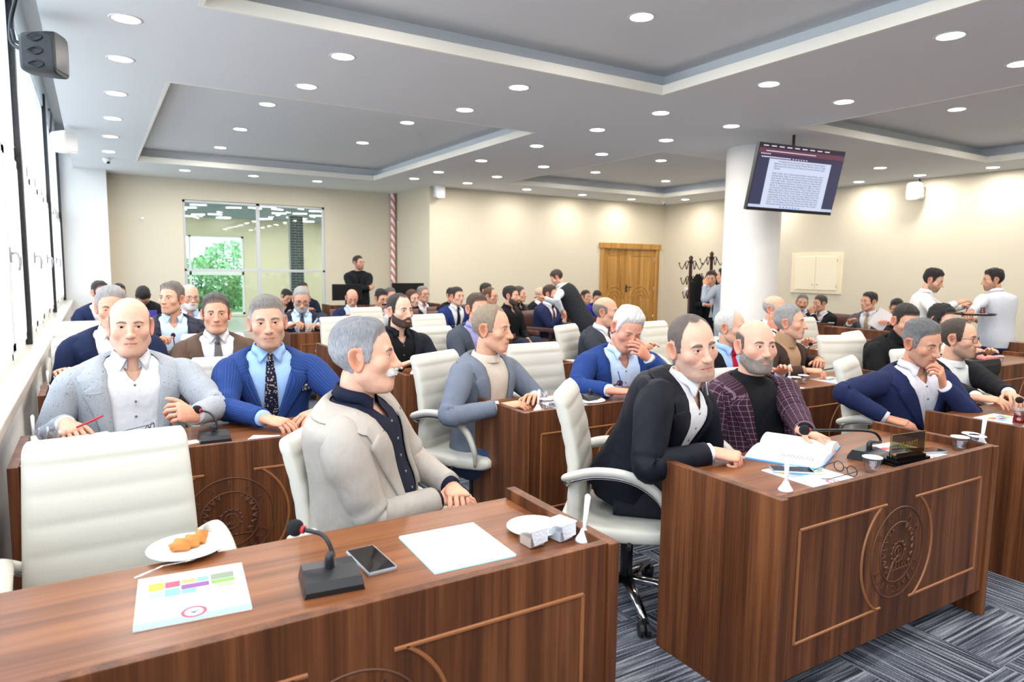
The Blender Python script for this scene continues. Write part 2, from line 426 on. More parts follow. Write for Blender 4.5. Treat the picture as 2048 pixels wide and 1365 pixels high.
    if hp.get('mustache'):
        mz = -.0525+.10*np.maximum(ax-.012, 0)*-1.2
        mm = np.exp(-((z-mz)/.0105)**4)*sstep(ax, .040, .030)*(y > .05)
        nz = 1+.4*wob(P, hp.get('seed', 1)+3, 420, 1, 6)
        r2 = t+mm*hp.get('mous_t', .007)*nz-(1-sstep(mm, 0, .3))*.003; B = O+D*r2[:, None]; fa = np.array(Fc); sel = (mm[fa] > .08).any(1)
        mous = (B, fa[sel].tolist(), np.tile(np.array(lin(hp['mustache'])), (len(P), 1)), np.stack([PH, LA*6], 1))
    # ears
    nu, nv = (12, 5) if lod == 0 else (20, 7)
    u = np.linspace(0, 2*np.pi, nu, endpoint=False)
    prof = [(1.0, -.010), (1.04, .000), (1.0, .005), (.86, .006), (.70, .001), (.42, -.005), (0.02, -.007)] if nv == 7 else [(1.0, -.010), (1.03, .002), (.85, .006), (.6, -.002), (.02, -.006)]
    es = hp.get('ear', 1.0)*1.06
    for s in (1, -1):
        V = []
        for rr, h in prof:
            ez = .033*es*np.sin(u)*rr; ey = (.0195+.005*np.sin(u))*es*np.cos(u)*rr
            # ear plane leans outward at its back edge
            V.append(np.stack([s*(.0725+h+.42*np.maximum(-ey+.015, 0)), -.014+ey-.10*ez, -.004+ez], 1))
        Fe = grid_faces(len(prof), nu, True)
        if s < 0: Fe = [f[::-1] for f in Fe]
        er = sk*np.array([.97, .74, .68]); cc = np.concatenate([np.tile(er*(1.0 if h > -.004 else .75), (nu, 1)) for rr, h in prof])
        m.add(np.concatenate(V), Fe, col=cc)
    # eyes
    gz = unit(hp.get('gaze', (0, 1, 0)))
    if hp.get('eye', 1.0) > .05 and lod > 0:
        a = unit(np.cross(gz, (0, 0, 1))); bb = np.cross(a, gz); nn = 14
        ang = [0.0, .20, .22, .46, .52, .9, 1.5, 2.2]
        cs = [(.004, .003, .003), (.004, .003, .003), (.05, .025, .012), (.035, .018, .010), (.62, .56, .52), (.66, .58, .54), (.6, .5, .46), (.5, .4, .4)]
        w = np.linspace(0, 2*np.pi, nn, endpoint=False)
        for s in (1, -1):
            c = np.array([s*EYE_C[0], EYE_C[1]+.0002, EYE_C[2]]); V = []; cc = []
            for an, k in zip(ang, cs):
                V.append(c+.0128*(math.cos(an)*gz+math.sin(an)*(np.cos(w)[:, None]*a+np.sin(w)[:, None]*bb))); cc.append(np.tile(k, (nn, 1)))
            m.add(np.concatenate(V), grid_faces(len(ang), nn, True), col=np.concatenate(cc))
    elif hp.get('eye', 1.0) > .05:
        for s in (1, -1):
            m.lathe([(0.0001, -.006), (.008, 0), (.0001, .006)], (s*EYE_C[0], EYE_C[1]+.0095, EYE_C[2]), 8, col=(.05, .03, .025))
    # eyebrows
    brows = []
    bw = np.array(lin(hp.get('brow', hp.get('hair', (50, 40, 36)))))*.72+sk*.28
    if not hp.get('nobrow'):
        for s in (1, -1):
            k = 10 if lod == 2 else 6; q = np.linspace(0, 1, k)
            bx = s*(.012+.040*q); bzv = .0178+.0062*np.sin(q*2.4)*hp.get('browarch', 1.0)-.003*q*q; wv = np.interp(q, [0, .2, .6, 1], [.0046, .0062, .0052, .0014])*hp.get('browt', 1.0)
            V = []
            for dz, off in ((-1, .0), (-.4, .0028), (.5, .0028), (1, .0)):
                zz = bzv+dz*wv; Dd = np.stack([bx, np.full(k, .08), zz-O[2]], 1); Dd /= np.linalg.norm(Dd, axis=1)[:, None]; tt = np.full(k, .2)
                for _ in range(22): tt = tt-.8*head_sdf(O+Dd*tt[:, None], hp)
                V.append(O+Dd*(tt+off-.0003)[:, None])
            Fb = grid_faces(4, k)
            if s < 0: Fb = [f[::-1] for f in Fb]
            brows.append((np.concatenate(V), Fb, np.tile(bw, (4*k, 1))))
    return m, hair, beard, mous, brows

def hand_mesh(W, dx, nz, side, curl=(15, 20, 12), spread=1.0, sc=1.0, lod=1, thumb=0.0, col=(1, 1, 1)):
    """palm and five fingers; dx = finger direction, nz = back of the hand, side +1 right -1 left"""
    dx = unit(dx); nz = unit(np.asarray(nz, float)-dx*(np.asarray(nz, float)@dx)); ty = side*np.cross(nz, dx)
    M = np.stack([dx, ty, nz], 1)*sc
    V = []; Fc = []
    def put(v, f):
        o = sum(len(q) for q in V); V.append(np.asarray(v)@M.T+W); Fc.extend([tuple(i+o for i in g) for g in f])
    n = 8 if lod == 0 else 12
    th = np.linspace(0, 2*np.pi, n, endpoint=False); R = []
    for xx, wy, wz, oy, oz in [(-.03, .027, .021, 0, 0), (0, .028, .020, 0, 0), (.03, .036, .0175, .002, -.001), (.062, .042, .0155, .001, -.001), (.088, .042, .012, 0, 0), (.097, .034, .006, 0, 0)]:
        R.append(np.stack([np.full(n, xx), oy+wy*np.cos(th), oz+wz*np.sin(th)], 1))
    put(np.concatenate(R), grid_faces(6, n, True)+[tuple(range(5*n, 6*n))])
    def chain(base, d0, L, r0, r1, angs, yaw=0):
        p = np.array(base, float); a = 0; pts = [p-np.array(d0)*.012]; pts.append(p.copy())
        dy = math.radians(yaw)
        for l, an in zip(L, angs):
            a += math.radians(an); d = np.array([math.cos(a)*math.cos(dy), math.sin(dy)*math.cos(a), -math.sin(a)])
            pts.append(pts[-1]+d*l*.5); pts.append(pts[-1]+d*l*.5)
        pts.append(pts[-1]+d*r1*.55)
        k = len(pts); rr = np.linspace(r0, r1, k); rr[-1] = r1*.45; rr[3] *= 1.06
        v, f, _ = tube_mesh(pts, rr, 6 if lod == 0 else 8); put(v, f)
    cu = curl
    for i, (yy, L, r) in enumerate([(.0300, .076, .0092), (.0102, .084, .0095), (-.0100, .078, .0090), (-.0285, .060, .0080)]):
        jit = (0, 2, 5, 9)[i]
        chain((.090-.004*abs(i-1), yy, -.001), (1, 0, 0), (L*.44, L*.31, L*.25), r, r*.78, (cu[0]+jit*.6, cu[1]+jit, cu[2]), yaw=spread*(7-5*i))
    # thumb leaves the side of the palm near its base
    t0 = math.radians(42-thumb*.5); d = np.array([math.cos(t0), math.sin(t0), -.30]); d /= np.linalg.norm(d)
    d2 = unit(d+np.array([.45, -.35-thumb*.01, -.10])); b = np.array([.022, .026, -.006])
    pts = [b-d*.012, b, b+d*.022, b+d*.044, b+d*.044+d2*.017, b+d*.044+d2*.034, b+d*.044+d2*.034+unit(d2+np.array([.3, -.2, 0]))*.024]
    v, f, _ = tube_mesh(pts, [.013, .0145, .0125, .0105, .0105, .0095, .0055], 6 if lod == 0 else 8); put(v, f)
    return np.concatenate(V), Fc

TT = np.array([-.16, -.08, 0, .10, .22, .35, .48, .60, .70, .78, .85, .90, .935, .965, .985, 1.0])
TW = np.array([.120, .160, .170, .173, .168, .165, .168, .176, .184, .190, .193, .184, .157, .118, .086, .070])
TF = np.array([.080, .105, .112, .118, .122, .122, .122, .124, .124, .120, .108, .092, .078, .068, .062, .058])
TB = np.array([.100, .120, .125, .118, .105, .098, .098, .104, .110, .112, .108, .100, .090, .080, .072, .066])
_xs = np.linspace(-.16, 1.0, 233)
def _smooth(tab):
    q = np.interp(_xs, TT, tab); k = np.ones(9)/9; e = np.concatenate([np.full(4, q[0]), q, np.full(4, q[-1])]); return np.convolve(e, k, 'valid')
_SW, _SF, _SB = _smooth(TW), _smooth(TF), _smooth(TB)

class Torso:
    def __init__(s, pv, nk, r0, r1, bulk=1.06, belly=0.0, hunch=0.02, wide=1.0):
        s.pv = np.array(pv, float); s.nk = np.array(nk, float); s.r0 = unit(r0); s.r1 = unit(r1); s.bulk = bulk; s.belly = belly; s.wide = wide
        ax = unit(s.nk-s.pv); f = unit(np.cross(ax, unit(s.r0+s.r1))); s.mid = (s.pv+s.nk)/2-f*hunch*2
    def frame(s, t):
        t = np.asarray(t, float)[:, None]
        c = (1-t)**2*s.pv+2*t*(1-t)*s.mid+t*t*s.nk
        tg = 2*(1-t)*(s.mid-s.pv)+2*t*(s.nk-s.mid); tg /= np.linalg.norm(tg, axis=1)[:, None]
        w = np.clip(t, 0, 1); r = s.r0*(1-w)+s.r1*w; r = r-tg*(r*tg).sum(1)[:, None]; r /= np.linalg.norm(r, axis=1)[:, None]
        return c, r, np.cross(tg, r), tg
    def S(s, t, th, off=0.0):
        t = np.asarray(t, float).ravel(); th = np.asarray(th, float).ravel(); off = np.broadcast_to(np.asarray(off, float), t.shape)
        c, r, f, u = s.frame(t)
        w = np.interp(t, _xs, _SW); df = np.interp(t, _xs, _SF); db = np.interp(t, _xs, _SB)
        kb = np.interp(t, [0, .9, 1], [s.bulk, s.bulk, 1.0]); w = w*kb*np.interp(t, [0, .5, .9, 1], [1, 1, s.wide, 1.0]); df = df*kb+s.belly*np.exp(-((t-.28)/.26)**2); db = db*kb
        w = w+s.belly*.45*np.exp(-((t-.25)/.25)**2)
        w = w+off; df = df+off; db = db+off
        e = 2/2.35; sx = np.sign(np.sin(th))*np.abs(np.sin(th))**e; cy = np.sign(np.cos(th))*np.abs(np.cos(th))**e
        d = np.where(np.cos(th) > 0, df, db)
        return c+r*(w*sx)[:, None]+f*(d*cy)[:, None]
    def loft(s, ts, n, off=0.0, ang=None):
        """closed rings, or rings left open at the front by the half angle ang(t)"""
        ts = np.asarray(ts, float)
        if ang is None: TH = np.tile(np.linspace(-np.pi, np.pi, n, endpoint=False), (len(ts), 1)); wrap = True
        else: a = ang(ts); TH = a[:, None]+(2*np.pi-2*a)[:, None]*np.linspace(0, 1, n)[None]; wrap = False
        T = np.repeat(ts[:, None], n, 1)
        V = s.S(T, TH, np.repeat(np.broadcast_to(off, ts.shape)[:, None], n, 1).ravel())
        L = np.linalg.norm(s.nk-s.pv); uv = np.stack([(TH*.165).ravel(), (T*L).ravel()], 1)
        return V, grid_faces(len(ts), n, wrap), uv

def ik(Sh, W, l1, l2, hint):
    Sh = np.array(Sh, float); W = np.array(W, float); d = W-Sh; D = np.linalg.norm(d); mx = (l1+l2)*.995
    if D > mx: W = Sh+d/D*mx; D = mx
    u = unit(W-Sh); a = (l1*l1-l2*l2+D*D)/(2*D); h = math.sqrt(max(l1*l1-a*a, 0)); hv = np.array(hint, float); hv = unit(hv-u*(hv@u))
    return Sh+u*a+hv*h, W

def skin_mat():
    if 'skin' in MATS: return MATS['skin']
    m = mat('skin', (220, 170, 145), rough=.5, spec=.35, vcol=True, bump=(260, .08))
    nt = m.node_tree; b = nt.nodes['Principled BSDF']; vc = [n for n in nt.nodes if n.type == 'VERTEX_COLOR'][0]; tc = nt.nodes.new('ShaderNodeTexCoord')
    nz = nt.nodes.new('ShaderNodeTexNoise'); nz.inputs['Scale'].default_value = 38; nz.inputs['Detail'].default_value = 4; nt.links.new(tc.outputs['Object'], nz.inputs['Vector'])
    rp = nt.nodes.new('ShaderNodeValToRGB'); rp.color_ramp.elements[0].position = .32; rp.color_ramp.elements[1].position = .68; rp.color_ramp.elements[0].color = (.95, .89, .86, 1); rp.color_ramp.elements[1].color = (1.03, 1.02, 1.01, 1)
    mx = nt.nodes.new('ShaderNodeMix'); mx.data_type = 'RGBA'; mx.blend_type = 'MULTIPLY'; mx.inputs[0].default_value = 1.0
    nt.links.new(nz.outputs[0], rp.inputs[0]); nt.links.new(vc.outputs[0], mx.inputs[6]); nt.links.new(rp.outputs[0], mx.inputs[7]); nt.links.new(mx.outputs[2], b.inputs['Base Color'])
    b.inputs['Subsurface Weight'].default_value = 0.0
    b.inputs['Subsurface Radius'].default_value = (.5, .2, .1); b.inputs['Subsurface Scale'].default_value = .012
    return m

def person(label, head, yaw, hyaw=None, hpitch=0.0, hroll=0.0, lean=8, side=0.0, twist=0.0, sit=True, scale=1.0, hp=None, lod=1,
           top='jacket', jm=None, sm=None, tm=None, pm=None, tie=None, style='button', bulk=1.06, belly=0.0, wide=1.12, arms=None, glasses=None, hunch=.02,
           collar=True, floor=0.0, legs='sit', Lt=.55, gap=.024, watch=None, pocket=None, kneeyaw=None, showlegs=True, neckfwd=.035, pelvis=None):
    """head = centre of the head in the room; yaw = way the chest faces, hyaw = way the face turns (degrees, 0 = +X, -90 = towards the photographer)"""
    hp = dict(hp or {}); hc = np.array(head, float); rad = math.radians
    hyaw = yaw if hyaw is None else hyaw
    seed = int(abs(hc[0]*131+hc[1]*717)*10) % 9973; hp.setdefault('seed', seed)
    Z = np.array([0, 0, 1.]); fw = np.array([math.cos(rad(yaw)), math.sin(rad(yaw)), 0]); rt = np.array([fw[1], -fw[0], 0])
    kyaw = yaw if kneeyaw is None else kneeyaw
    fw0 = np.array([math.cos(rad(kyaw)), math.sin(rad(kyaw)), 0]); rt0 = np.array([fw0[1], -fw0[0], 0])
    # head frame
    cy, sy = math.cos(rad(hyaw)), math.sin(rad(hyaw)); F = np.array([cy, sy, 0]); Rr = np.array([sy, -cy, 0])
    cp, sp = math.cos(rad(hpitch)), math.sin(rad(hpitch)); F2 = F*cp+Z*sp; U2 = np.cross(Rr, F2)
    cr, sr = math.cos(rad(hroll)), math.sin(rad(hroll)); R3 = Rr*cr-U2*sr; U3 = np.cross(R3, F2)
    HM = np.stack([R3, F2, U3], 1)*scale
    hw = lambda V: np.asarray(V)@HM.T+hc
    # neck and torso
    lv = unit(Z*math.cos(rad(lean))+fw*math.sin(rad(lean))+rt*math.sin(rad(side)))
    hb = hw([(0, -.022, -.075)])[0]
    nk = hc-Z*(.115+gap)*scale-(F*.4+fw*.6)*neckfwd*scale-(U3-Z)*.07*scale
    pv = nk-lv*Lt*scale
    if pelvis is not None: pv = np.array(pelvis, float); lv = unit(nk-pv)
    To = Torso(pv, nk, rt0*.5+rt*.5, rt, bulk*scale, belly*scale, hunch, wide)
    base = np.array([pv[0], pv[1], floor])
    root = empty('person', base, label, 'person')
    B = lambda mb, nm, mm, **k: mb.build(nm, mm, root, smooth=True, origin=base, **k)
    n = {0: 24, 1: 36, 2: 56}[lod]; nr = {0: 14, 1: 22, 2: 34}[lod]; an = {0: 8, 1: 12, 2: 18}[lod]; asub = {0: 2, 1: 4, 2: 7}[lod]
    # --- body: one mesh, skin
    m, hair, beard, mous, brows = build_head(hp, lod)
    sk = np.array(lin(hp.get('skin', (224, 174, 148))))*np.array([.90, .88, .86]); skh = sk*np.array([.98, .86, .80])
    m.v = [hw(V) for V in m.v]
    neck_r = .057*scale*(1+.12*hp.get('fat', 0)); neck_pts = [nk-lv*.10*scale, nk-lv*.02*scale, nk*.45+hb*.55, hb+U3*.012*scale, hb+U3*.05*scale+F2*.012*scale]
    m.tube(neck_pts, [neck_r*1.12, neck_r*1.04, neck_r*.95, neck_r*.90, neck_r*.62], n=16 if lod else 10, sub=3, col=sk*.97)
    V, Fc, uv = To.loft(np.linspace(-.1, .97, 10), 16, -.014*scale); m.add(V, Fc, col=sk)
    # --- arms
    sl = MB(); cuff = MB(); sleeve_r = np.array([.040, .068, .066, .057, .055, .051, .045, .041])*scale*(.5+.5*bulk)
    tsh = .868; cc, rr_, ff_, uu_ = To.frame([tsh]); shc = cc[0]; rS = rr_[0]; fS = ff_[0]
    arms = arms or {}
    for s, key in ((1, 'R'), (-1, 'L')):
        A = dict(arms.get(key, {}))
        Sh = To.S([tsh], [s*math.pi/2], -.035*scale)[0]+fS*.005
        l1, l2 = .285*scale, .255*scale
        w = A.get('w')
        if w is None:
            a, b, c = A.get('rel', (.14, .34, None)); w = nk+rt*s*a*scale+fw*b*scale; w = np.array([w[0], w[1], c if c is not None else nk[2]-.30])
            if A.get('relz') is not None: w[2] = nk[2]+A['relz']*scale
        hint = A.get('hint'); hint = (rt*s*.6-Z*1.0-fw*.35) if hint is None else hint[0]*rt*s+hint[1]*fw+hint[2]*Z
        El, W = ik(Sh, w, l1, l2, hint)
        fd = unit(W-El)
        hd = A.get('dir'); hd = fd if hd is None else (rt*s*hd[0]+fw*hd[1]+Z*hd[2] if len(hd) == 3 else np.array(hd[:3]))
        hn = A.get('n'); hn = (Z+rt*s*.2) if hn is None else rt*s*hn[0]+fw*hn[1]+Z*hn[2]
        # sleeve path with soft elbow
        p0 = Sh-rS*s*.075*scale+uu_[0]*.012*scale; pu = Sh+(El-Sh)*.10-rS*s*.006*scale
        path = [p0, pu, Sh+(El-Sh)*.45, Sh+(El-Sh)*.82, El+(unit(Sh-El)+unit(W-El))*.006, El+(W-El)*.22, El+(W-El)*.60, W-fd*.022*scale]
        short = A.get('bare')
        V, Fc, uv = tube_mesh(path, sleeve_r if top in ('jacket', 'coat') else sleeve_r*.90, an, True, asub)
        k = len(V)//an; gi = np.repeat(np.linspace(0, 7, k), an)
        ctr = V.reshape(k, an, 3).mean(1).repeat(an, 0); rel = V-ctr
        fold = 1+(.055*np.sin(gi*9+V[:, 2]*30+seed)*np.exp(-((gi-4.0)/1.5)**2)+.02*np.sin(gi*5+seed)+wob(V, seed, 26, .05))*(1 if lod else .5)
        V = ctr+rel*fold[:, None]; sl.add(V, Fc, uv)
        if top in ('jacket', 'coat') and sm is not None:
            B(MB().tube([W-fd*.05*scale, W-fd*.004*scale], [.034*scale, .0345*scale], an, True), 'shirt_cuff', sm, uv=True)
        # bare forearm + hand belong to the body mesh
        m.tube([Sh, Sh+(El-Sh)*.6, El, El+(W-El)*.6, W-fd*.005], np.array([.045, .042, .036, .033, .0285])*scale, 8 if lod == 0 else 12, True, col=sk, sub=3)
        hv, hf = hand_mesh(W, hd, hn, s, A.get('curl', (18, 24, 14)), A.get('spread', 1.0), scale*A.get('hs', 1.0), min(lod, 1), A.get('thumb', 0), None)
        m.add(hv, hf, col=skh)
        if watch == key:
            wm = MB(); wm.tube([W-fd*.030*scale, W-fd*.012*scale], .036*scale, 16, True); B(wm, 'wristwatch', mat('watch_metal', (150, 140, 120), .3, .9))
    # legs (skin core not needed: trousers are closed)
    body = B(m, 'body', skin_mat(), col=True)
    # --- garments
    tr = MB(); pmm = pm or cloth('trousers_dark', (38, 40, 48))
    V, Fc, uv = To.loft(np.array([-.16, -.13, -.08, -.02, .05, .12]), n, -.004*scale); tr.add(V, Fc+[tuple(range(n-1, -1, -1)), tuple(range(5*n, 6*n))], uv)
    if showlegs:
        shoes = MB()
        for s in (1, -1):
            hip = pv+rt0*s*.088*scale-Z*.02
            if sit:
                kn = hip+fw0*.40*scale+rt0*s*.05*scale; kn[2] = max(hip[2]-.01, floor+.46*scale); ak = kn+fw0*.03*scale; ak = np.array([ak[0], ak[1], floor+.09*scale])
                pts = [hip-fw0*.06, hip+fw0*.08, hip*.45+kn*.55, kn-fw0*.01+Z*.004, kn*.55+ak*.45+fw0*.012, ak]
                rr = np.array([.088, .092, .082, .070, .062, .055])*scale*(.6+.4*bulk)
            else:
                ak = np.array([hip[0], hip[1], floor+.08*scale])+rt0*s*.02+fw0*(.03*s); kn = hip*.5+ak*.5+fw0*.012
                pts = [hip+Z*.05, hip-Z*.08, hip*.6+kn*.4, kn, kn*.5+ak*.5, ak]; rr = np.array([.085, .092, .082, .066, .060, .058])*scale*(.6+.4*bulk)
            tr.tube(pts, rr, an, True, sub=3)
            a = ak-Z*(ak[2]-floor)
            sv = MB(); th = np.linspace(0, 2*np.pi, 12, endpoint=False); RR = []
            for zz, lf, lb, ww in ((0, .185, .065, .045), (.03, .185, .068, .047), (.055, .15, .06, .042), (.085, .06, .05, .038), (.12, .045, .045, .036)):
                RR.append(np.stack([ww*np.sin(th), np.where(np.cos(th) > 0, lf, lb)*np.cos(th), np.full(12, zz)], 1))
            RR = np.concatenate(RR)*scale; RW = a+RR[:, :1]*rt0+RR[:, 1:2]*fw0+RR[:, 2:]*Z
            sv.add(RW, grid_faces(5, 12, True)+[tuple(range(11, -1, -1)), tuple(range(48, 60))]); B(sv, 'shoe', mat('shoe_leather', (24, 22, 22), .35))
    B(tr, 'trousers', pmm, uv=True)
    def bulge(V, k=1.0): return V+wob(V, seed+2, 17, .010*k*(1 if lod else .6))[:, None]*0.5*np.array([1, 1, .3])
    innerm = sm or cloth('shirt_white', (238, 238, 242), .8, wr=.5)
    tops = np.concatenate([np.linspace(.02, .8, nr//2), np.linspace(.84, 1.0, nr//2)])
    bm_ = 'shirt' if top != 'sweater' else 'sweater'
    sh = MB(); vopen = lambda t: np.interp(t, [.885, .94, .97, 1.0], np.radians([.01, 7, 15, 24]))
    if top in ('jacket', 'coat'):
        V, Fc, uv = To.loft(tops, n, .002*scale, None if (tie is not None or collar is not True) else vopen); sh.add(V, Fc, uv)
    else:
        V, Fc, uv = To.loft(np.concatenate([[-.08], tops]), n, .010*scale, vopen if collar is True else None); sh.add(bulge(V), Fc, uv); sh.add(bulge(np.concatenate(sl.v), .6), sl.f, np.concatenate(sl.uv))
    # collar of the shirt, or neckband
    ndir = unit(hb-nk); nrt = unit(rt-ndir*(rt@ndir)); nfw = np.cross(ndir, nrt)
    def neck(th, h, r, drop=0.0): return nk+ndir*h*scale+(nrt*np.sin(th)[:, None]+nfw*np.cos(th)[:, None])*(np.asarray(r)*scale)[:, None]
    if collar is True:
        k = {0: 16, 1: 24, 2: 36}[lod]; g = .10 if tie else .32
        th = np.linspace(g, 2*np.pi-g, k); e = np.exp(-((np.minimum(th, 2*np.pi-th)-g)/.42)**2)
        sg = np.sign(np.pi-th); th2 = th+(.42 if tie else .25)*e*sg
        def ring(h, r, q): return nk+(ndir*(np.asarray(h)*scale)[:, None])+(nrt*np.sin(q)[:, None]+nfw*np.cos(q)[:, None])*(np.asarray(r)*scale)[:, None]
        V = np.concatenate([ring(-.012-.016*e, .066+.004*e, th), ring(.036-.020*e, .0635+.002*e, th), ring(.038-.020*e, .068+.002*e, th), ring(.004-.036*e, .079+.016*e, th2), ring(.002-.037*e, .076+.015*e, th2)])
        sh.add(V, grid_faces(5, k), np.stack([np.tile(th, 5)*.06, np.repeat([0, .02, .03, .05, .06], k)], 1))
    elif collar == 'crew' or collar == 'turtle':
        hgt = .016 if collar == 'crew' else .07; V, Fc, uv = tube_mesh([nk-ndir*.02, nk+ndir*hgt*.3*scale, nk+ndir*hgt*.8*scale, nk+ndir*hgt*scale], np.array([.082, .0735, .068, .062])*scale, n, False, 2); sh.add(V, Fc, uv)
    B(sh, bm_, innerm, uv=True)
    if tie is not None:
        tb = MB(); ts = np.linspace(.965, .22, 16); wt = np.interp(ts, [.22, .30, .85, .965], [.036, .040, .024, .016])*scale
        c = To.S(ts, 0*ts, .010*scale); _, r, f, _ = To.frame(ts)
        V = np.concatenate([c-r*wt[:, None]-f*.004, c-r*(wt*.5)[:, None]+f*.003, c+f*.005, c+r*(wt*.5)[:, None]+f*.003, c+r*wt[:, None]-f*.004]); tb.add(V, [q[::-1] for q in grid_faces(5, 16)])
        kc = nk-ndir*.004*scale+nfw*.077*scale
        tb.tube([kc+ndir*.018*scale, kc-ndir*.002*scale+nfw*.008, kc-ndir*.028*scale+nfw*.012], np.array([.020, .019, .013])*scale, 10, True, sub=2, flat=.6)
        B(tb, 'tie', tie)
    if top in ('jacket', 'coat'):
        J = MB(); jt = np.concatenate([np.linspace(-.06, .8, nr//2), np.linspace(.84, .975, nr//2)])
        dg = math.radians
        if style == 'button': AT, AA = [-.1, .0, .28, .36, .50, .75, .86, .93, .955, .968, .98], [12, 8, 2, 2, 7, 15, 19, 27, 40, 60, 95]
        elif style == 'zip': AT, AA = [-.1, .0, .5, .75, .86, .93, .955, .968, .98], [2, 2, 2, 3, 8, 22, 40, 60, 95]
        elif style == 'half': AT, AA = [-.1, .0, .28, .5, .75, .86, .93, .955, .968, .98], [24, 20, 13, 13, 17, 20, 27, 40, 60, 95]
        else: AT, AA = [-.1, .0, .28, .5, .75, .86, .93, .955, .968, .98], [32, 27, 22, 20, 20, 21, 27, 40, 60, 95]
        ang = lambda t: np.interp(t, AT, np.radians(AA))
        V, Fc, uv = To.loft(jt, n, .014*scale, ang); J.add(bulge(V), Fc, uv)
        V2, F2_, uv2 = To.loft(jt, n, .007*scale, ang); o = J.n; J.add(bulge(V2), [q[::-1] for q in F2_], uv2)
        # front edges and hem closed between outer and inner face
        nn = len(jt)
        edge = [(i*n, (i+1)*n, (i+1)*n+nn*n, i*n+nn*n) for i in range(nn-1)]+[((i+1)*n-1+n, (i+1)*n-1, (i+1)*n-1+nn*n, (i+1)*n-1+n+nn*n) for i in range(nn-1)]
        J.f.extend([tuple(q) for q in edge]); J.mi.extend([0]*len(edge))
        J.add(bulge(np.concatenate(sl.v), .6), sl.f, np.concatenate(sl.uv))
        jo = B(J, 'jacket' if top == 'jacket' else 'coat', jm, uv=True)
        # lapels
        if style != 'zip':
            t0 = .37 if style == 'button' else .30
            for s in (1, -1):
                k = {0: 10, 1: 18, 2: 30}[lod]; ts = np.linspace(t0, .872, k); a = ang(ts)
                lw = np.interp(ts, [t0, t0+.1, .74, .80, .835, .872], [.004, .028, .076, .086, .070, .030])*scale; rr = .172*scale
                rows = []
                for fr, off in ((-.02, .011), (.0, .020), (.35, .024), (.8, .023), (1.0, .021), (1.0, .0145)):
                    rows.append(To.S(ts, s*(a+lw*fr/rr), off*scale))
                G = grid_faces(6, k); G = G if s < 0 else [q[::-1] for q in G]
                lp = MB().add(bulge(np.concatenate(rows)), G, np.stack([np.repeat([0, 0, .02, .05, .07, .07], k), np.tile(ts*.53, 6)], 1)); B(lp, 'lapel', jm, uv=True)
        # collar behind the neck
        k = {0: 18, 1: 30, 2: 46}[lod]; a0 = float(ang(np.array([.83]))[0]); th = np.linspace(a0, 2*np.pi-a0, k); tm_ = np.minimum(th, 2*np.pi-th)
        te = np.interp(np.degrees(tm_), [math.degrees(a0), 27, 40, 60, 95, 180], [.83, .93, .955, .968, .98, .986])
        wd_ = np.interp(np.degrees(tm_), [math.degrees(a0), 30, 58, 100, 180], [.030, .050, .050, .048, .055]); fr = np.interp(np.degrees(tm_), [math.degrees(a0), 70, 180], [0, 1, 1])
        tho = th+np.sign(np.pi-th)*np.interp(np.degrees(tm_), [math.degrees(a0), 27, 60, 100], [.40, .36, .22, 0.])
        rows = [To.S(te, th, .006*scale)+ndir*(.004*fr*scale)[:, None], To.S(te, th, .018*scale)+ndir*(.016*fr*scale)[:, None], To.S(te-wd_*.3, th*.7+tho*.3, .025*scale)+ndir*(.010*fr*scale)[:, None], To.S(te-wd_*.95, tho, .023*scale), To.S(te-wd_, tho, .022*scale), To.S(te-wd_, tho, .013*scale), To.S(te-wd_*.5, th, .010*scale)]
        cl = MB().add(np.concatenate(rows), [q[::-1] for q in grid_faces(7, k)], np.stack([np.tile(th*.15, 7), np.repeat(np.linspace(0, .09, 7), k)], 1)); B(cl, 'jacket_collar', jm, uv=True)
        if lod == 2:
            for q, tt in enumerate((.34, .24) if style == 'button' else ()):
                c = To.S([tt], [-dg(4)], .020*scale)[0]; _, _, f, _ = To.frame([tt]); bt = MB().tube([c-f[0]*.004, c+f[0]*.003], .010, 12); B(bt, 'button', mat('button', (40, 38, 40), .4))
        if pocket is not None:
            c0 = To.S([.70]*5, np.radians(-np.array([36, 41, 46, 51, 56])), .018*scale); c1 = To.S(np.array([.76, .775, .765, .785, .765]), np.radians(-np.array([34, 41, 45, 51, 54])), .022*scale)
            c2 = To.S([.70]*5, np.radians(-np.array([36, 41, 46, 51, 56])), .027*scale)
            B(MB().add(np.concatenate([c0, c1, c2]), grid_faces(3, 5)), 'pocket_square', pocket)
    elif top == 'vest':
        V, Fc, uv = To.loft(np.linspace(-.06, .955, nr), n, .030*scale); B(MB().add(bulge(V), Fc, uv), 'vest', jm, uv=True)
    if lod == 2 and collar is True and tie is None:
        for tt in np.linspace(.86, .35, 5):
            c = To.S([tt], [0], .003*scale)[0]; _, _, f, _ = To.frame([tt]); B(MB().tube([c-f[0]*.002, c+f[0]*.003], .0055, 8), 'button', mat('button_shirt', (225, 225, 225) if sm is None else (120, 120, 125), .4))
    # --- hair
    def hs(d, nm, col):
        V, Fc, cc, uv = d; u2 = np.unique(np.array(Fc)) if len(Fc) else []
        if len(Fc) == 0: return
        remap = -np.ones(len(V), int); remap[u2] = np.arange(len(u2))
        B(MB().add(hw(V[u2]), remap[np.array(Fc)].tolist(), uv[u2], cc[u2]), nm, hairmat('hair', (0, 0, 0)), uv=True, col=True)
    if hair: hs(hair, 'hair', None)
    if beard: hs(beard, 'beard', None)
    if mous: hs(mous, 'mustache', None)
    for V, Fc, cc in brows:
        B(MB().add(hw(V), Fc, np.zeros((len(V), 2)), cc), 'eyebrow', hairmat('hair', (0, 0, 0)), uv=True, col=True)
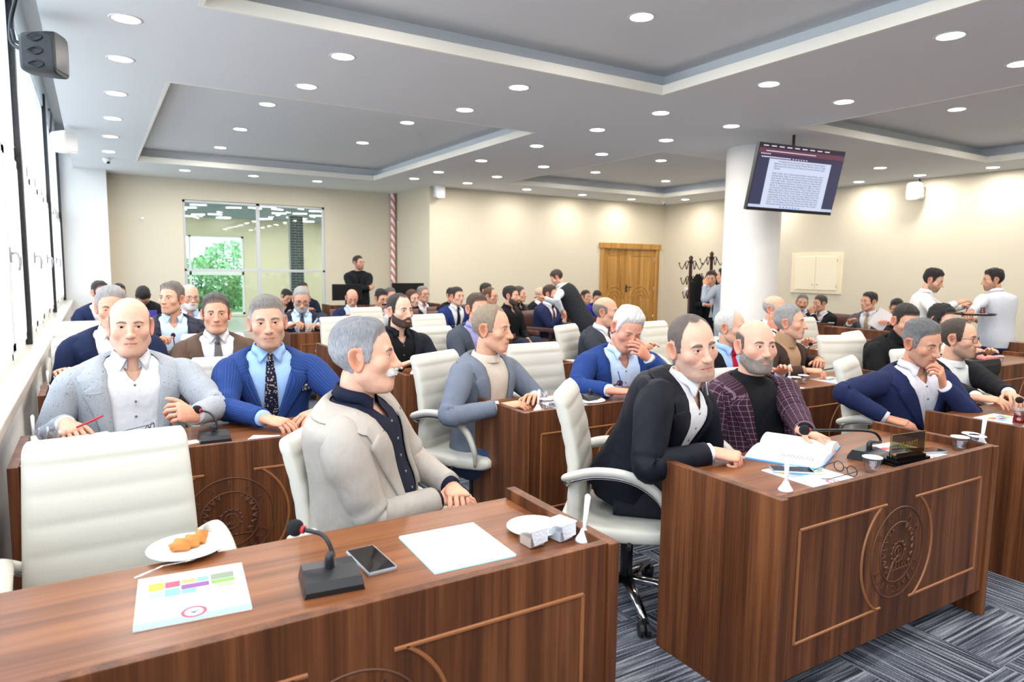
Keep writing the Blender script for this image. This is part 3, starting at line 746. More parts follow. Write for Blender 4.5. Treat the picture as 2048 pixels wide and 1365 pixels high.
    if hp.get('long'):
        # shoulder length hair hanging behind the face
        Hm = MB(); hcv = np.array(lin(hp.get('hair')))
        k = 22; th = np.linspace(math.radians(62), 2*math.pi-math.radians(62), k)
        rows = []
        for zz, rx, ry, yo in ((.10, .055, .07, -.02), (.06, .082, .10, -.015), (.0, .092, .108, -.015), (-.08, .094, .10, -.02), (-.16, .092, .085, -.03), (-.26, .095, .07, -.035), (-.33, .08, .055, -.04)):
            rows.append(np.stack([rx*np.sin(th), yo+ry*np.cos(th), np.full(k, zz)], 1)+wob(np.stack([th*3, th*0+zz*20, th*0], 1), 3, 5, .006)[:, None])
        V = np.concatenate(rows); Hm.add(hw(V), [q[::-1] for q in grid_faces(7, k)], np.stack([np.tile(th, 7), np.repeat(np.linspace(1, -1, 7), k)], 1), hcv)
        B(Hm, 'long_hair', hairmat('hair', (0, 0, 0)), uv=True, col=True)
    if glasses:
        g = MB(); le = MB(); k = 18; w = np.linspace(0, 2*np.pi, k, endpoint=False); e = 2/3.0
        for s in (1, -1):
            px = s*.0335+.0265*np.sign(np.cos(w))*np.abs(np.cos(w))**e; pz = .000+.0195*np.sign(np.sin(w))*np.abs(np.sin(w))**e; py = .1005-.0035*((px/.06)**2)*3
            P_ = np.stack([px, py, pz], 1); g.tube(hw(np.vstack([P_, P_[:1]])), .0013*scale*glasses.get('t', 1.0), 5, False)
            le.add(hw(P_), [tuple(range(k))])
            g.tube(hw([(s*.060, .094, .006), (s*.074, .075, .007), (s*.0785, -.004, .008), (s*.078, -.025, -.012)]), .0014*scale*glasses.get('t', 1.0), 5)
        g.tube(hw([(-.008, .101, .004), (0, .104, .006), (.008, .101, .004)]), .0013*scale, 5)
        go = B(g, 'glasses', mat('glasses_'+glasses.get('name', 'dark'), glasses.get('c', (30, 30, 34)), .3, .3))
        B(le, 'lens', glass_thin('lens_glass', .06)) if lod else None
    return root

def glass_thin(name, refl=.08, tint=(1, 1, 1)):
    """thin clear pane: mostly see-through with a faint mirror"""
    if name in MATS: return MATS[name]
    m = bpy.data.materials.new(name); m.use_nodes = True; nt = m.node_tree; nt.nodes.clear()
    o = nt.nodes.new('ShaderNodeOutputMaterial'); t = nt.nodes.new('ShaderNodeBsdfTransparent'); g = nt.nodes.new('ShaderNodeBsdfGlossy'); x = nt.nodes.new('ShaderNodeMixShader')
    t.inputs[0].default_value = (*tint, 1); g.inputs['Roughness'].default_value = .02; x.inputs[0].default_value = refl
    nt.links.new(t.outputs[0], x.inputs[1]); nt.links.new(g.outputs[0], x.inputs[2]); nt.links.new(x.outputs[0], o.inputs[0])
    MATS[name] = m; return m
# ------------------------------------------------------------------ room shell
def wood(name, dark=(54, 27, 12), mid=(90, 49, 24), light=(122, 74, 42), axis='Z', rough=.5, scale=1.0, coat=.04):
    if name in MATS: return MATS[name]
    m = bpy.data.materials.new(name); m.use_nodes = True; nt = m.node_tree; N = nt.nodes; L = nt.links; b = N['Principled BSDF']
    b.inputs['Roughness'].default_value = rough; b.inputs['Specular IOR Level'].default_value = .28; b.inputs['Coat Weight'].default_value = coat; b.inputs['Coat Roughness'].default_value = .25
    tc = N.new('ShaderNodeTexCoord'); oi = N.new('ShaderNodeObjectInfo'); ad = N.new('ShaderNodeVectorMath'); ad.operation = 'ADD'
    cb = N.new('ShaderNodeCombineXYZ'); mu = N.new('ShaderNodeMath'); mu.operation = 'MULTIPLY'; mu.inputs[1].default_value = 7.0
    L.new(oi.outputs['Random'], mu.inputs[0]); L.new(mu.outputs[0], cb.inputs[0]); L.new(mu.outputs[0], cb.inputs[1]); L.new(mu.outputs[0], cb.inputs[2])
    L.new(tc.outputs['Object'], ad.inputs[0]); L.new(cb.outputs[0], ad.inputs[1])
    def nz(sc, st, det):
        q = N.new('ShaderNodeMapping'); v = [sc, sc, sc]; v['XYZ'.index(axis)] = sc*st; q.inputs['Scale'].default_value = v; L.new(ad.outputs[0], q.inputs[0])
        n = N.new('ShaderNodeTexNoise'); n.inputs['Scale'].default_value = 1; n.inputs['Detail'].default_value = det; n.inputs['Roughness'].default_value = .6; L.new(q.outputs[0], n.inputs['Vector']); return n.outputs[0]
    a = nz(16*scale, .035, 5); f = nz(130*scale, .02, 3)
    mx = N.new('ShaderNodeMath'); mx.operation = 'MULTIPLY_ADD'; L.new(f, mx.inputs[0]); mx.inputs[1].default_value = .35; L.new(a, mx.inputs[2])
    r = N.new('ShaderNodeValToRGB'); e = r.color_ramp.elements; e[0].position = .46; e[0].color = (*lin(dark), 1); e[1].position = .86; e[1].color = (*lin(light), 1)
    k = r.color_ramp.elements.new(.66); k.color = (*lin(mid), 1); L.new(mx.outputs[0], r.inputs[0]); L.new(r.outputs[0], b.inputs['Base Color'])
    bp = N.new('ShaderNodeBump'); bp.inputs['Strength'].default_value = .12; bp.inputs['Distance'].default_value = .002; L.new(f, bp.inputs['Height']); L.new(bp.outputs[0], b.inputs['Normal'])
    MATS[name] = m; return m
def carpet(name, axis):
    if name in MATS: return MATS[name]
    m = bpy.data.materials.new(name); m.use_nodes = True; nt = m.node_tree; N = nt.nodes; L = nt.links; b = N['Principled BSDF']
    b.inputs['Roughness'].default_value = .95; b.inputs['Specular IOR Level'].default_value = .1
    tc = N.new('ShaderNodeTexCoord'); oi = N.new('ShaderNodeObjectInfo'); ad = N.new('ShaderNodeVectorMath'); ad.operation = 'ADD'
    L.new(tc.outputs['Object'], ad.inputs[0]); L.new(oi.outputs['Location'], ad.inputs[1])
    def nz(sx, sy, det):
        q = N.new('ShaderNodeMapping'); q.inputs['Scale'].default_value = (sx, sy, 1) if axis == 'X' else (sy, sx, 1); L.new(ad.outputs[0], q.inputs[0])
        n = N.new('ShaderNodeTexNoise'); n.inputs['Scale'].default_value = 1; n.inputs['Detail'].default_value = det; L.new(q.outputs[0], n.inputs['Vector']); return n.outputs[0]
    s1 = nz(2.2, 75, 3); s2 = nz(160, 160, 2)
    x = N.new('ShaderNodeMath'); x.operation = 'MULTIPLY_ADD'; L.new(s2, x.inputs[0]); x.inputs[1].default_value = .25; L.new(s1, x.inputs[2])
    r = N.new('ShaderNodeValToRGB'); e = r.color_ramp.elements; e[0].position = .50; e[0].color = (*lin((44, 48, 58)), 1); e[1].position = .80; e[1].color = (*lin((158, 162, 170)), 1)
    k = e.new(.63); k.color = (*lin((90, 95, 107)), 1); L.new(x.outputs[0], r.inputs[0]); L.new(r.outputs[0], b.inputs['Base Color'])
    bp = N.new('ShaderNodeBump'); bp.inputs['Strength'].default_value = .6; bp.inputs['Distance'].default_value = .004; L.new(x.outputs[0], bp.inputs['Height']); L.new(bp.outputs[0], b.inputs['Normal'])
    MATS[name] = m; return m
M_WALL = mat('wall_paint', (216, 206, 184), .75, bump=(180, .05), noise=(1.5, .02))
M_WALLW = mat('wall_paint_white', (226, 223, 219), .75, bump=(180, .05))
M_CEIL = mat('ceiling_paint', (236, 239, 243), .8)
M_FASCIA = mat('fascia_paint', (252, 248, 238), .7)
M_SILL = mat('sill_marble', (214, 206, 193), .28, noise=(5, .10), bump=(40, .03))
M_PVC = mat('window_pvc', (240, 242, 245), .35)
M_BLACKSTEEL = mat('black_steel', (18, 18, 20), .32, bump=(90, .5), spec=.6)
M_GLASS = glass_thin('window_glass', .07)
XR, YC, YA, XB = 12.3, 12.85, 14.7, 5.85
YBK = -6.0
ZC = 3.15
def struct(mb, name, m, parent=None, smooth=False):
    o = mb.build(name, m, parent, smooth=smooth)
    if parent is None: o['kind'] = 'structure'
    return o
floor = struct(MB().box((-.6, YBK, -.12), (XR+.2, YA+.2, -.008)), 'floor', mat('carpet_base', (88, 93, 103), .95))
tile = {}
TS = .50
for ax in 'XY':
    tile[ax] = MB().box((-TS/2+.001, -TS/2+.001, -.008), (TS/2-.001, TS/2-.001, 0), bev=.0015)
proto = {}
for i in range(-1, 17):
    for j in range(-1, 14):
        ax = 'XY'[(i+j) % 2]; x, y = .18+i*TS, .38+j*TS
        if len(proto) < 2 and ax not in proto:
            o = tile[ax].build('carpet_tile', carpet('carpet_stripe_'+ax.lower(), ax), floor); proto[ax] = o
        else:
            o = proto[ax].copy(); COL.objects.link(o); o.parent = floor
        o.location = (x, y, 0)
# trays in the ceiling: (x0, x1, y0, y1)
TRAYS = [(.665, 4.62, 7.12, 12.70), (.67, 4.63, -1.2, 4.93), (6.82, 11.0, 7.22, 11.55), (6.97, 11.25, -1.2, 5.13)]
def rects_minus(x0, x1, y0, y1, holes):
    xs = sorted({x0, x1, *[h[0] for h in holes], *[h[1] for h in holes]}); ys = sorted({y0, y1, *[h[2] for h in holes], *[h[3] for h in holes]})
    for a, b in zip(xs, xs[1:]):
        for c, d in zip(ys, ys[1:]):
            mx, my = (a+b)/2, (c+d)/2
            if x0 <= mx <= x1 and y0 <= my <= y1 and not any(h[0] < mx < h[1] and h[2] < my < h[3] for h in holes): yield a, b, c, d
cm = MB()
for a, b, c, d in rects_minus(-.23, XR, YBK, YA, TRAYS): cm.add([(a, c, ZC), (b, c, ZC), (b, d, ZC), (a, d, ZC)], [(3, 2, 1, 0)])
cm.box((-.24, YBK, ZC), (-.23, YA, 3.85))
CV = .16
ceil = struct(cm, 'ceiling', M_CEIL)
for t in TRAYS:
    x0, x1, y0, y1 = t
    f = MB()
    for a, b in (((x0-.03, y0-.03), (x0, y1+.03)), ((x1, y0-.03), (x1+.03, y1+.03)), ((x0, y0-.03), (x1, y0)), ((x0, y1), (x1, y1+.03))): f.box((a[0], a[1], ZC-.002), (b[0], b[1], ZC+.085))
    f.build('tray_fascia', M_FASCIA, ceil)
    u = MB(); X0, X1, Y0, Y1 = x0-CV, x1+CV, y0-CV, y1+CV; ZT = 3.37
    u.add([(X0, Y0, ZT), (X1, Y0, ZT), (X1, Y1, ZT), (X0, Y1, ZT)], [(3, 2, 1, 0)])
    u.add([(X0, Y0, ZC), (X1, Y0, ZC), (X1, Y1, ZC), (X0, Y1, ZC), (X0, Y0, ZT), (X1, Y0, ZT), (X1, Y1, ZT), (X0, Y1, ZT)], [(0, 1, 5, 4), (1, 2, 6, 5), (2, 3, 7, 6), (3, 0, 4, 7)])
    u.build('tray_panel', M_CEIL, ceil)
    # top side of the ledge
    l = MB()
    for a, b, c, d in rects_minus(X0, X1, Y0, Y1, [t]): l.add([(a, c, ZC+.006), (b, c, ZC+.006), (b, d, ZC+.006), (a, d, ZC+.006)], [(0, 1, 2, 3)])
    l.build('tray_ledge', M_FASCIA, ceil)
struct(MB().box((-.9, YBK, 3.85), (XR, YA+.2, 3.95)), 'ceiling_slab', M_WALLW)
# far walls
WX0, WX1, WZ0, WZ1 = 1.50, 4.25, .12, 2.76
wf = MB()
wf.box((.25, YA, 0), (WX0, YA+.18, 3.85)).box((WX1, YA, 0), (XB+.2, YA+.18, 3.85)).box((WX0, YA, WZ1), (WX1, YA+.18, 3.85)).box((WX0, YA, 0), (WX1, YA+.18, WZ0))
struct(wf, 'wall_far', M_WALL)
struct(MB().box((-.55, 14.2, 0), (.25, YA+.18, 3.85)), 'pillar', M_WALLW)
struct(MB().box((XB, YC+.18, 0), (XB+.18, YA, ZC+.4)), 'wall_return', M_WALL)
DX0, DX1, DZ = 10.36, 12.02, 2.03
wc = MB().box((XB, YC, 0), (DX0, YC+.18, ZC+.4)).box((DX1, YC, 0), (XR+.2, YC+.18, ZC+.4)).box((DX0, YC, DZ), (DX1, YC+.18, ZC+.4))
struct(wc, 'wall_back', M_WALL)
struct(MB().box((XR, YBK, 0), (XR+.2, YC, ZC+.4)), 'wall_right', M_WALL)
struct(MB().box((-.6, YBK-.2, 0), (XR+.2, YBK, 3.85)), 'wall_front', M_WALL)
# round column
col = MB().lathe([(.37, 0), (.37, ZC)], (7.66, 6.33, 0), 64)
struct(col, 'column', M_WALLW, smooth=True)
# window wall on the left: apron, sill, posts, frames
struct(MB().box((-.62, YBK, 0), (-.37, 14.2, .82)).box((-.62, YBK, 3.45), (-.46, 14.2, 3.85)), 'wall_left', M_WALLW)
for k, (a, b) in enumerate(((YBK, -1.7), (-1.7, 2.37), (2.37, 5.4), (5.4, 8.4), (8.4, 11.3), (11.3, 14.2))):
    o = struct(MB().box((-.56, a+.003, .82), (-.33, b-.003, .87), bev=.006), 'trim_%d' % (k+11), M_SILL)
PY = [-5.87, -1.75, 2.37, 6.49, 10.6, 14.12]
for k, y in enumerate(PY):
    o = MB().box((-.50, y-.05, .87), (-.435, y+.05, 3.6), bev=.004); struct(o, 'trim_%d' % (k+1), M_BLACKSTEEL)
wn = 0
for a, b in zip(PY, PY[1:]):
    n = 4 if b-a > 3.7 else 3; w = (b-a-.10)/n
    for k in range(n):
        wn += 1; y0 = a+.05+k*w; y1 = y0+w; fr = MB()
        for z0, z1 in ((.87, 2.30), (2.30, 3.47)):
            t = .055
            fr.box((-.535, y0, z0), (-.475, y0+t*.6, z1)).box((-.535, y1-t*.6, z0), (-.475, y1, z1)).box((-.535, y0, z0), (-.475, y1, z0+t)).box((-.535, y0, z1-t), (-.475, y1, z1))
        wo = struct(fr, 'window_%d' % wn, M_PVC)
        sash = MB(); i0, i1, s = y0+.034, y1-.034, .05
        sash.box((-.515, i0, .925), (-.462, i0+s, 2.245)).box((-.515, i1-s, .925), (-.462, i1, 2.245)).box((-.515, i0, .925), (-.462, i1, .925+s)).box((-.515, i0, 2.245-s), (-.462, i1, 2.245)); sash.build('window_sash', M_PVC, wo)
        for z0, z1 in ((.975, 2.195), (2.355, 3.415)):
            MB().add([(-.492, y0+.03, z0), (-.492, y1-.03, z0), (-.492, y1-.03, z1), (-.492, y0+.03, z1)], [(0, 1, 2, 3)]).build('window_pane', M_GLASS, wo)
        if k % 2 == 1:
            h = MB().box((-.462, i0+.012, 1.50), (-.452, i0+.040, 1.60), bev=.003).tube([(-.452, i0+.026, 1.56), (-.425, i0+.026, 1.565), (-.412, i0+.026, 1.545), (-.410, i0+.026, 1.50), (-.418, i0+.026, 1.45)], [.008, .009, .009, .008, .006], 8, sub=3); h.build('window_handle', mat('handle_silver', (190, 190, 195), .3, .7), wo, smooth=True)
# outside: pavement and a pale apartment block seen through the windows
struct(MB().box((-60, -30, -3.2), (-.62, 60, -3.0)), 'ground_outside', mat('paving', (196, 194, 188), .9, noise=(.6, .1)))
bo = empty('apartment_building', (-16, 30, -3), 'pale grey apartment block outside the left windows', 'building')
bm = MB().box((-6, -9, 0), (6, 9, 10)); bm.build('wall', mat('render_grey', (176, 182, 190), .9), bo)
pm_ = None
for i in range(5):
    for j in range(3):
        o = MB().box((6.0, -7.6+i*3.3, 1.2+j*3), (6.06, -6.0+i*3.3, 2.8+j*3)).build('window', mat('far_window', (90, 110, 135), .2), bo)
MB().box((-6.3, -9.3, 10), (6.3, 9.3, 10.5)).build('roof', mat('roof_tile', (150, 90, 76), .9), bo)

# interior window in the far wall and the hall behind it
iw = MB(); t = .05; ym = YA+.04
def fbox(mb, x0, x1, z0, z1, d=.05): mb.box((x0, ym, z0), (x1, ym+d, z1), bev=.004)
fbox(iw, WX0, WX0+t, WZ0, WZ1); fbox(iw, WX1-t, WX1, WZ0, WZ1); fbox(iw, WX0, WX1, WZ1-t, WZ1); fbox(iw, WX0, WX1, WZ0, WZ0+t)
M_ALU = mat('frame_aluminium', (205, 208, 210), .45, .2)
iwo = struct(iw, 'window_40', M_ALU)
mu = MB(); fbox(mu, 2.86, 2.93, WZ0, WZ1); mu.build('mullion', M_ALU, iwo)
for a, b in ((WX0, 2.86), (2.93, WX1)):
    tr = MB(); fbox(tr, a, b, 1.38, 1.43); tr.build('transom', M_ALU, iwo)
M_GREEN = glass_thin('green_glass', .10, (.80, .93, .88))
for a, b, z0, z1 in ((WX0+t, 2.86, WZ0+t, 1.38), (WX0+t, 2.86, 1.43, WZ1-t), (2.93, WX1-t, WZ0+t, 1.38), (2.93, WX1-t, 1.43, WZ1-t)):
    MB().add([(a, ym+.025, z0), (b, ym+.025, z0), (b, ym+.025, z1), (a, ym+.025, z1)], [(0, 1, 2, 3)]).build('window_pane', M_GREEN, iwo)
HY = 21.5
struct(MB().box((-4, YA+.18, -.12), (10, HY+.3, -.01)), 'floor_hall', mat('hall_floor', (190, 186, 176), .25))
hc_ = MB().box((-4, YA+.18, 2.86), (10, HY+.3, 3.0)); struct(hc_, 'ceiling_hall', mat('hall_ceiling', (150, 170, 185), .8))
bx0, bx1, bz0, bz1 = 1.25, 3.80, .06, 2.36
hw_ = MB().box((-4, HY, 0), (bx0, HY+.2, 2.9)).box((bx1, HY, 0), (10, HY+.2, 2.9)).box((bx0, HY, bz1), (bx1, HY+.2, 2.9)).box((bx0, HY, 0), (bx1, HY+.2, bz0))
struct(hw_, 'wall_hall_far', mat('hall_wall', (226, 216, 190), .8))
struct(MB().box((9.8, YA+.18, 0), (10, HY, 2.9)).box((-4.0, YA+.18, 0), (-3.9, HY, 2.9)), 'wall_hall_side', MATS['hall_wall'])
hf = MB()
for a, b, c, d in ((bx0, bx0+.06, bz0, bz1), (bx1-.06, bx1, bz0, bz1), (bx0, bx1, bz1-.06, bz1), (bx0, bx1, bz0, bz0+.06), (2.32, 2.38, bz0, bz1), (bx0, bx1, 1.22, 1.34)): hf.box((a, HY+.04, c), (b, HY+.1, d))
hfo = struct(hf, 'window_41', M_PVC)
for a, b in ((bx0, 2.35), (2.35, bx1)):
    for c, d in ((bz0, 1.28), (1.28, bz1)): MB().add([(a, HY+.07, c), (b, HY+.07, c), (b, HY+.07, d), (a, HY+.07, d)], [(0, 1, 2, 3)]).build('window_pane', M_GLASS, hfo)
# brick pillar in the hall, brick by brick
bk = empty('brick_pillar', (4.60, 18.6, 0), None, None); bk['kind'] = 'structure'
MB().box((-.158, -.158, 0), (.158, .158, 2.86)).build('mortar', mat('mortar', (205, 205, 198), .9), bk)
mb_ = MB().box((0, 0, 0), (.20, .11, .058), bev=.004); pb = None
hb_ = MB().box((0, 0, 0), (.105, .11, .058), bev=.004); ph = None
M_BRICK = mat('dark_brick', (66, 76, 80), .7, noise=(8, .25))
for r in range(40):
    z = .02+r*.070
    xs = [(-.165, 0), (.045, 1)] if r % 2 else [(-.165, 1), (-.05, 0)]
    for x, half in xs:
        if half:
            if ph is None: o = ph = hb_.build('brick', M_BRICK, bk)
            else: o = ph.copy(); COL.objects.link(o); o.parent = bk
        else:
            if pb is None: o = pb = mb_.build('brick', M_BRICK, bk)
            else: o = pb.copy(); COL.objects.link(o); o.parent = bk
        o.location = (x, -.17, z)
# short strip lights scattered on the ceiling of the hall
rr = random.Random(4); sl0 = None; slm = MB().box((-.17, -.022, -.02), (.17, .022, 0), bev=.003)
M_STRIP = mat('strip_emit', (255, 255, 255), .5, emit=(255, 255, 250), estr=9); M_STRIP.cycles.emission_sampling = 'NONE'
for i in range(46):
    x, y = rr.uniform(.2, 7.5), rr.uniform(15.6, 21.2)
    if sl0 is None: o = sl0 = slm.build('strip_light', M_STRIP)
    else: o = sl0.copy(); COL.objects.link(o)
    tag(o, 'short white strip light on the hall ceiling behind the glass', 'light', 'strip lights behind the interior window'); o.location = (x, y, 2.855); o.rotation_euler = (0, 0, rr.uniform(-.6, .6))
hlamp = bpy.data.lights.new('strip_lamp', 'AREA'); hlamp.size = .3; hlamp.energy = 40; hlamp.color = (1, .97, .9)
for i, (x, y) in enumerate(((1.2, 16.4), (4.2, 16.6), (7, 17), (1.5, 19.6), (4.5, 19.8), (7, 20))):
    lo = bpy.data.objects.new('strip_lamp', hlamp); COL.objects.link(lo); lo.location = (x, y, 2.82)
# shrubs outside the hall window: leaves as small blades, one bush each
def bush(x, y, h, seed):
    r = np.random.RandomState(seed); n = 2600
    d = r.normal(size=(n, 3)); d /= np.linalg.norm(d, axis=1)[:, None]; rad = (.6+.4*r.rand(n)**.5)
    P = d*rad[:, None]*np.array([1.25, .9, h/2])+np.array([0, 0, h/2]); P[:, 2] = np.maximum(P[:, 2], .02)
    u = r.normal(size=(n, 3)); u /= np.linalg.norm(u, axis=1)[:, None]; v = np.cross(u, r.normal(size=(n, 3))); v /= np.linalg.norm(v, axis=1)[:, None]; s = .05+.06*r.rand(n)[:, None]
    V = np.stack([P-u*s, P+v*s*.5, P+u*s, P-v*s*.5], 1).reshape(-1, 3); Fc = (np.arange(n)[:, None]*4+np.arange(4)).tolist()
    e = empty('shrub', (x, y, 0), 'leafy green shrub outside the hall window', 'shrub', 'shrubs outside the hall window')
    f = MB().add(V, Fc).build('foliage', mat('leaf_green', (150, 196, 140), .7, noise=(3, .5)), e); f['kind'] = 'stuff'
    MB().tube([(0, 0, 0), (.05, 0, h*.6)], [.05, .02], 6).build('stem', mat('bark', (90, 75, 60), .9), e)
for i, (x, h) in enumerate(((.2, 2.1), (2.8, 1.75), (5.4, 2.2), (1.5, 2.3), (4.1, 2.4))): bush(x, 23.4+(i > 2)*2.0, h, i)
struct(MB().box((-8, HY+.3, -.1), (14, 45, -.02)), 'lawn_outside', mat('lawn', (110, 150, 90), .9, noise=(2, .3)))

# red and white striped pipe in the far corner
def stripe_mat():
    m = bpy.data.materials.new('striped_tape'); m.use_nodes = True; nt = m.node_tree; N = nt.nodes; L = nt.links; b = N['Principled BSDF']
    tc = N.new('ShaderNodeTexCoord'); sp = N.new('ShaderNodeSeparateXYZ'); L.new(tc.outputs['Object'], sp.inputs[0])
    a = N.new('ShaderNodeMath'); a.operation = 'MULTIPLY_ADD'; L.new(sp.outputs[2], a.inputs[0]); a.inputs[1].default_value = 5.5
    c = N.new('ShaderNodeMath'); c.operation = 'MULTIPLY'; L.new(sp.outputs[0], c.inputs[0]); c.inputs[1].default_value = 9; L.new(c.outputs[0], a.inputs[2])
    f = N.new('ShaderNodeMath'); f.operation = 'FRACT'; L.new(a.outputs[0], f.inputs[0]); g = N.new('ShaderNodeMath'); g.operation = 'LESS_THAN'; L.new(f.outputs[0], g.inputs[0]); g.inputs[1].default_value = .45
    x = N.new('ShaderNodeMix'); x.data_type = 'RGBA'; x.inputs[6].default_value = (*lin((244, 236, 230)), 1); x.inputs[7].default_value = (*lin((214, 120, 120)), 1); L.new(g.outputs[0], x.inputs[0]); L.new(x.outputs[2], b.inputs['Base Color']); b.inputs['Roughness'].default_value = .6
    return m
o = MB().lathe([(.05, 0), (.05, ZC)], (0, 0, 0), 20).build('striped_pipe', stripe_mat(), smooth=True); o.location = (5.76, 14.62, 0)
tag(o, 'thin pipe wrapped in red and white striped tape in the far corner', 'pipe')

# double door
M_OAK = wood('oak', (150, 104, 48), (178, 130, 66), (200, 154, 88), 'Z', .45, .6)
dr = MB(); w2 = (DX1-DX0)/2
do = struct(MB().box((DX0-.10, YC-.04, 0), (DX0+.02, YC+.10, DZ+.02), bev=.006).box((DX1-.02, YC-.04, 0), (DX1+.10, YC+.10, DZ+.02), bev=.006).box((DX0-.14, YC-.06, DZ), (DX1+.14, YC+.10, DZ+.13), bev=.01), 'door_1', M_OAK)
for k, (a, b) in enumerate(((DX0+.02, DX0+w2*.83), (DX0+w2*.83+.006, DX1-.02))):
    lf = MB().box((a, YC+.01, .01), (b, YC+.05, DZ-.005)).build('door_leaf', M_OAK, do)
    q = MB(); xm = (a+b)/2; ww = (b-a)/2-.14
    def ln(p): q.tube(p, .011, 6, sub=0)
    ln([(xm-ww, YC+.008, 1.02), (xm-ww, YC+.008, 1.86), (xm+ww, YC+.008, 1.86), (xm+ww, YC+.008, 1.02)])
    for r in (.30, .20, .11): ln([(xm+r*math.cos(t), YC+.008, .82+r*math.sin(t)) for t in np.linspace(0, math.pi, 17)] + [])
    ln([(xm-.3, YC+.008, .82), (xm-.3, YC+.008, .2), (xm+.3, YC+.008, .2), (xm+.3, YC+.008, .82)])
    q.build('door_moulding', M_OAK, lf, smooth=True)
    for z in (1.72, 1.0, .3): MB().lathe([(0, 0), (.012, 0), (.012, .11), (0, .11)], ((a if k == 0 else b), YC+.005, z), 8).build('hinge', mat('hinge_silver', (215, 215, 210), .3, .8), lf, smooth=True)
hd = MB().box((DX0+w2*.83+.03, YC-.005, .98), (DX0+w2*.83+.07, YC+.012, 1.16), bev=.004).tube([(DX0+w2*.83+.05, YC, 1.1), (DX0+w2*.83+.05, YC-.05, 1.1), (DX0+w2*.83+.17, YC-.055, 1.1)], .011, 8); hd.build('door_handle', mat('handle_dark', (70, 66, 60), .35, .8), do, smooth=True)
sw = empty('light_switch', (12.285, 11.9, 1.08), 'row of white switches beside the oak double door', 'switch')
MB().box((-.006, -.19, -.04), (.006, .19, .04), bev=.004).build('plate', M_PVC, sw)
for k in range(4): MB().box((-.013, -.165+k*.086, -.03), (-.004, -.095+k*.086, .03), bev=.003).build('switch_key', M_PVC, sw)
# wall cabinet
wcab = empty('wall_cabinet', (XR, 8.53, 1.1), 'cream two door cabinet set into the wall behind the column', 'cabinet')
M_CAB = mat('cabinet_cream', (243, 228, 196), .5)
MB().box((-.03, -.56, 0), (.02, .56, .80), bev=.004).build('frame', M_CAB, wcab)
for s, (a, b) in enumerate(((-.46, -.003), (.003, .46))):
    d = MB().box((-.045, a, .07), (-.025, b, .73), bev=.004).build('door', mat('cabinet_cream2', (247, 234, 206), .5), wcab)
    MB().lathe([(0, 0), (.012, 0), (.012, .015), (0, .015)], (-.052, -.05 if s == 0 else .05, .17), 10).build('knob', mat('knob_brass', (190, 180, 150), .3, .8), d)
for z in (.62, .12): MB().tube([(-.05, -.465, z), (-.05, -.465, z+.06)], .007, 6).build('hinge', MATS['knob_brass'], wcab)

# ---- recessed ceiling lights
M_LED = mat('led_emit', (255, 255, 255), .5, emit=(255, 250, 242), estr=14)
M_LED.cycles.emission_sampling = 'NONE'
lampd = bpy.data.lights.new('recessed_lamp', 'AREA'); lampd.shape = 'DISK'; lampd.size = .16; lampd.energy = LAMP_W; lampd.color = (1.0, .95, .88); lampd.spread = math.radians(178)
M_RING = mat('led_ring', (226, 226, 226), .4)
LR = .085
lring = MB().lathe([(LR, 0), (LR, -.004), (LR+.014, -.006), (LR+.02, -.002), (LR+.02, 0)], (0, 0, 0), 28)
ldisc = MB().lathe([(0, -.003), (LR, -.003)], (0, 0, 0), 28)
l0 = None
PLACE = []
for x in (.255,): PLACE += [(x, y, ZC) for y in (-4.0, -2.7, -1.4, -.1, 1.2, 2.55, 4.1, 5.48, 6.54, 7.86, 9.2, 10.5, 11.9)]
for x in (1.743, 3.378): PLACE += [(x, y, ZC) for y in (5.47, 6.54)]
for x in (5.14,): PLACE += [(x, y, ZC) for y in (-4.0, -2.7, -1.4, -.1, 1.2, 2.64, 4.14, 5.49, 6.55, 7.85, 9.39, 10.92, 11.98)]
for x in (6.25,): PLACE += [(x, y, ZC) for y in (-4.0, -2.7, -1.4, -.1, 1.2, 2.67, 4.15, 5.52, 6.56, 7.85, 9.33, 10.83, 11.97)]
PLACE += [(1.43, 13.42, ZC), (2.58, 13.44, ZC), (3.77, 13.5, ZC), (7.72, 12.14, ZC), (9.25, 12.26, ZC), (10.7, 12.3, ZC), (11.68, 11.57, ZC), (11.84, 7.47, ZC), (10.55, 6.32, ZC), (11.84, 6.4, ZC), (11.84, 5.31, ZC), (9.2, 6.2, ZC), (11.84, 3.9, ZC), (11.84, 2.5, ZC), (11.84, 9.5, ZC)]
for x in (1.80, 3.54): PLACE += [(x, y, 3.37) for y in (-.2, 1.0, 2.5, 4.02, 8.47, 10.2, 11.95)]
PLACE += [(8.30, 8.82, 3.37), (8.28, 10.58, 3.37), (10.24, 10.72, 3.37), (10.2, 8.95, 3.37)]
PLACE += [(x, y, 3.37) for x in (8.43, 10.3) for y in (-.4, 1.1, 2.6, 4.2)]
PLACE = [p for p in PLACE if not (abs(p[0]-3.54) < .01 and abs(p[1]-11.95) < .01)]
def where(x, y, z):
    if z > 3.2: return 'in the tray ceiling %s' % ('near the left windows' if x < 2.5 else 'over the left desks' if x < 5 else 'beyond the round column' if y > 6 else 'on the right')
    return ''
CLbl = {}
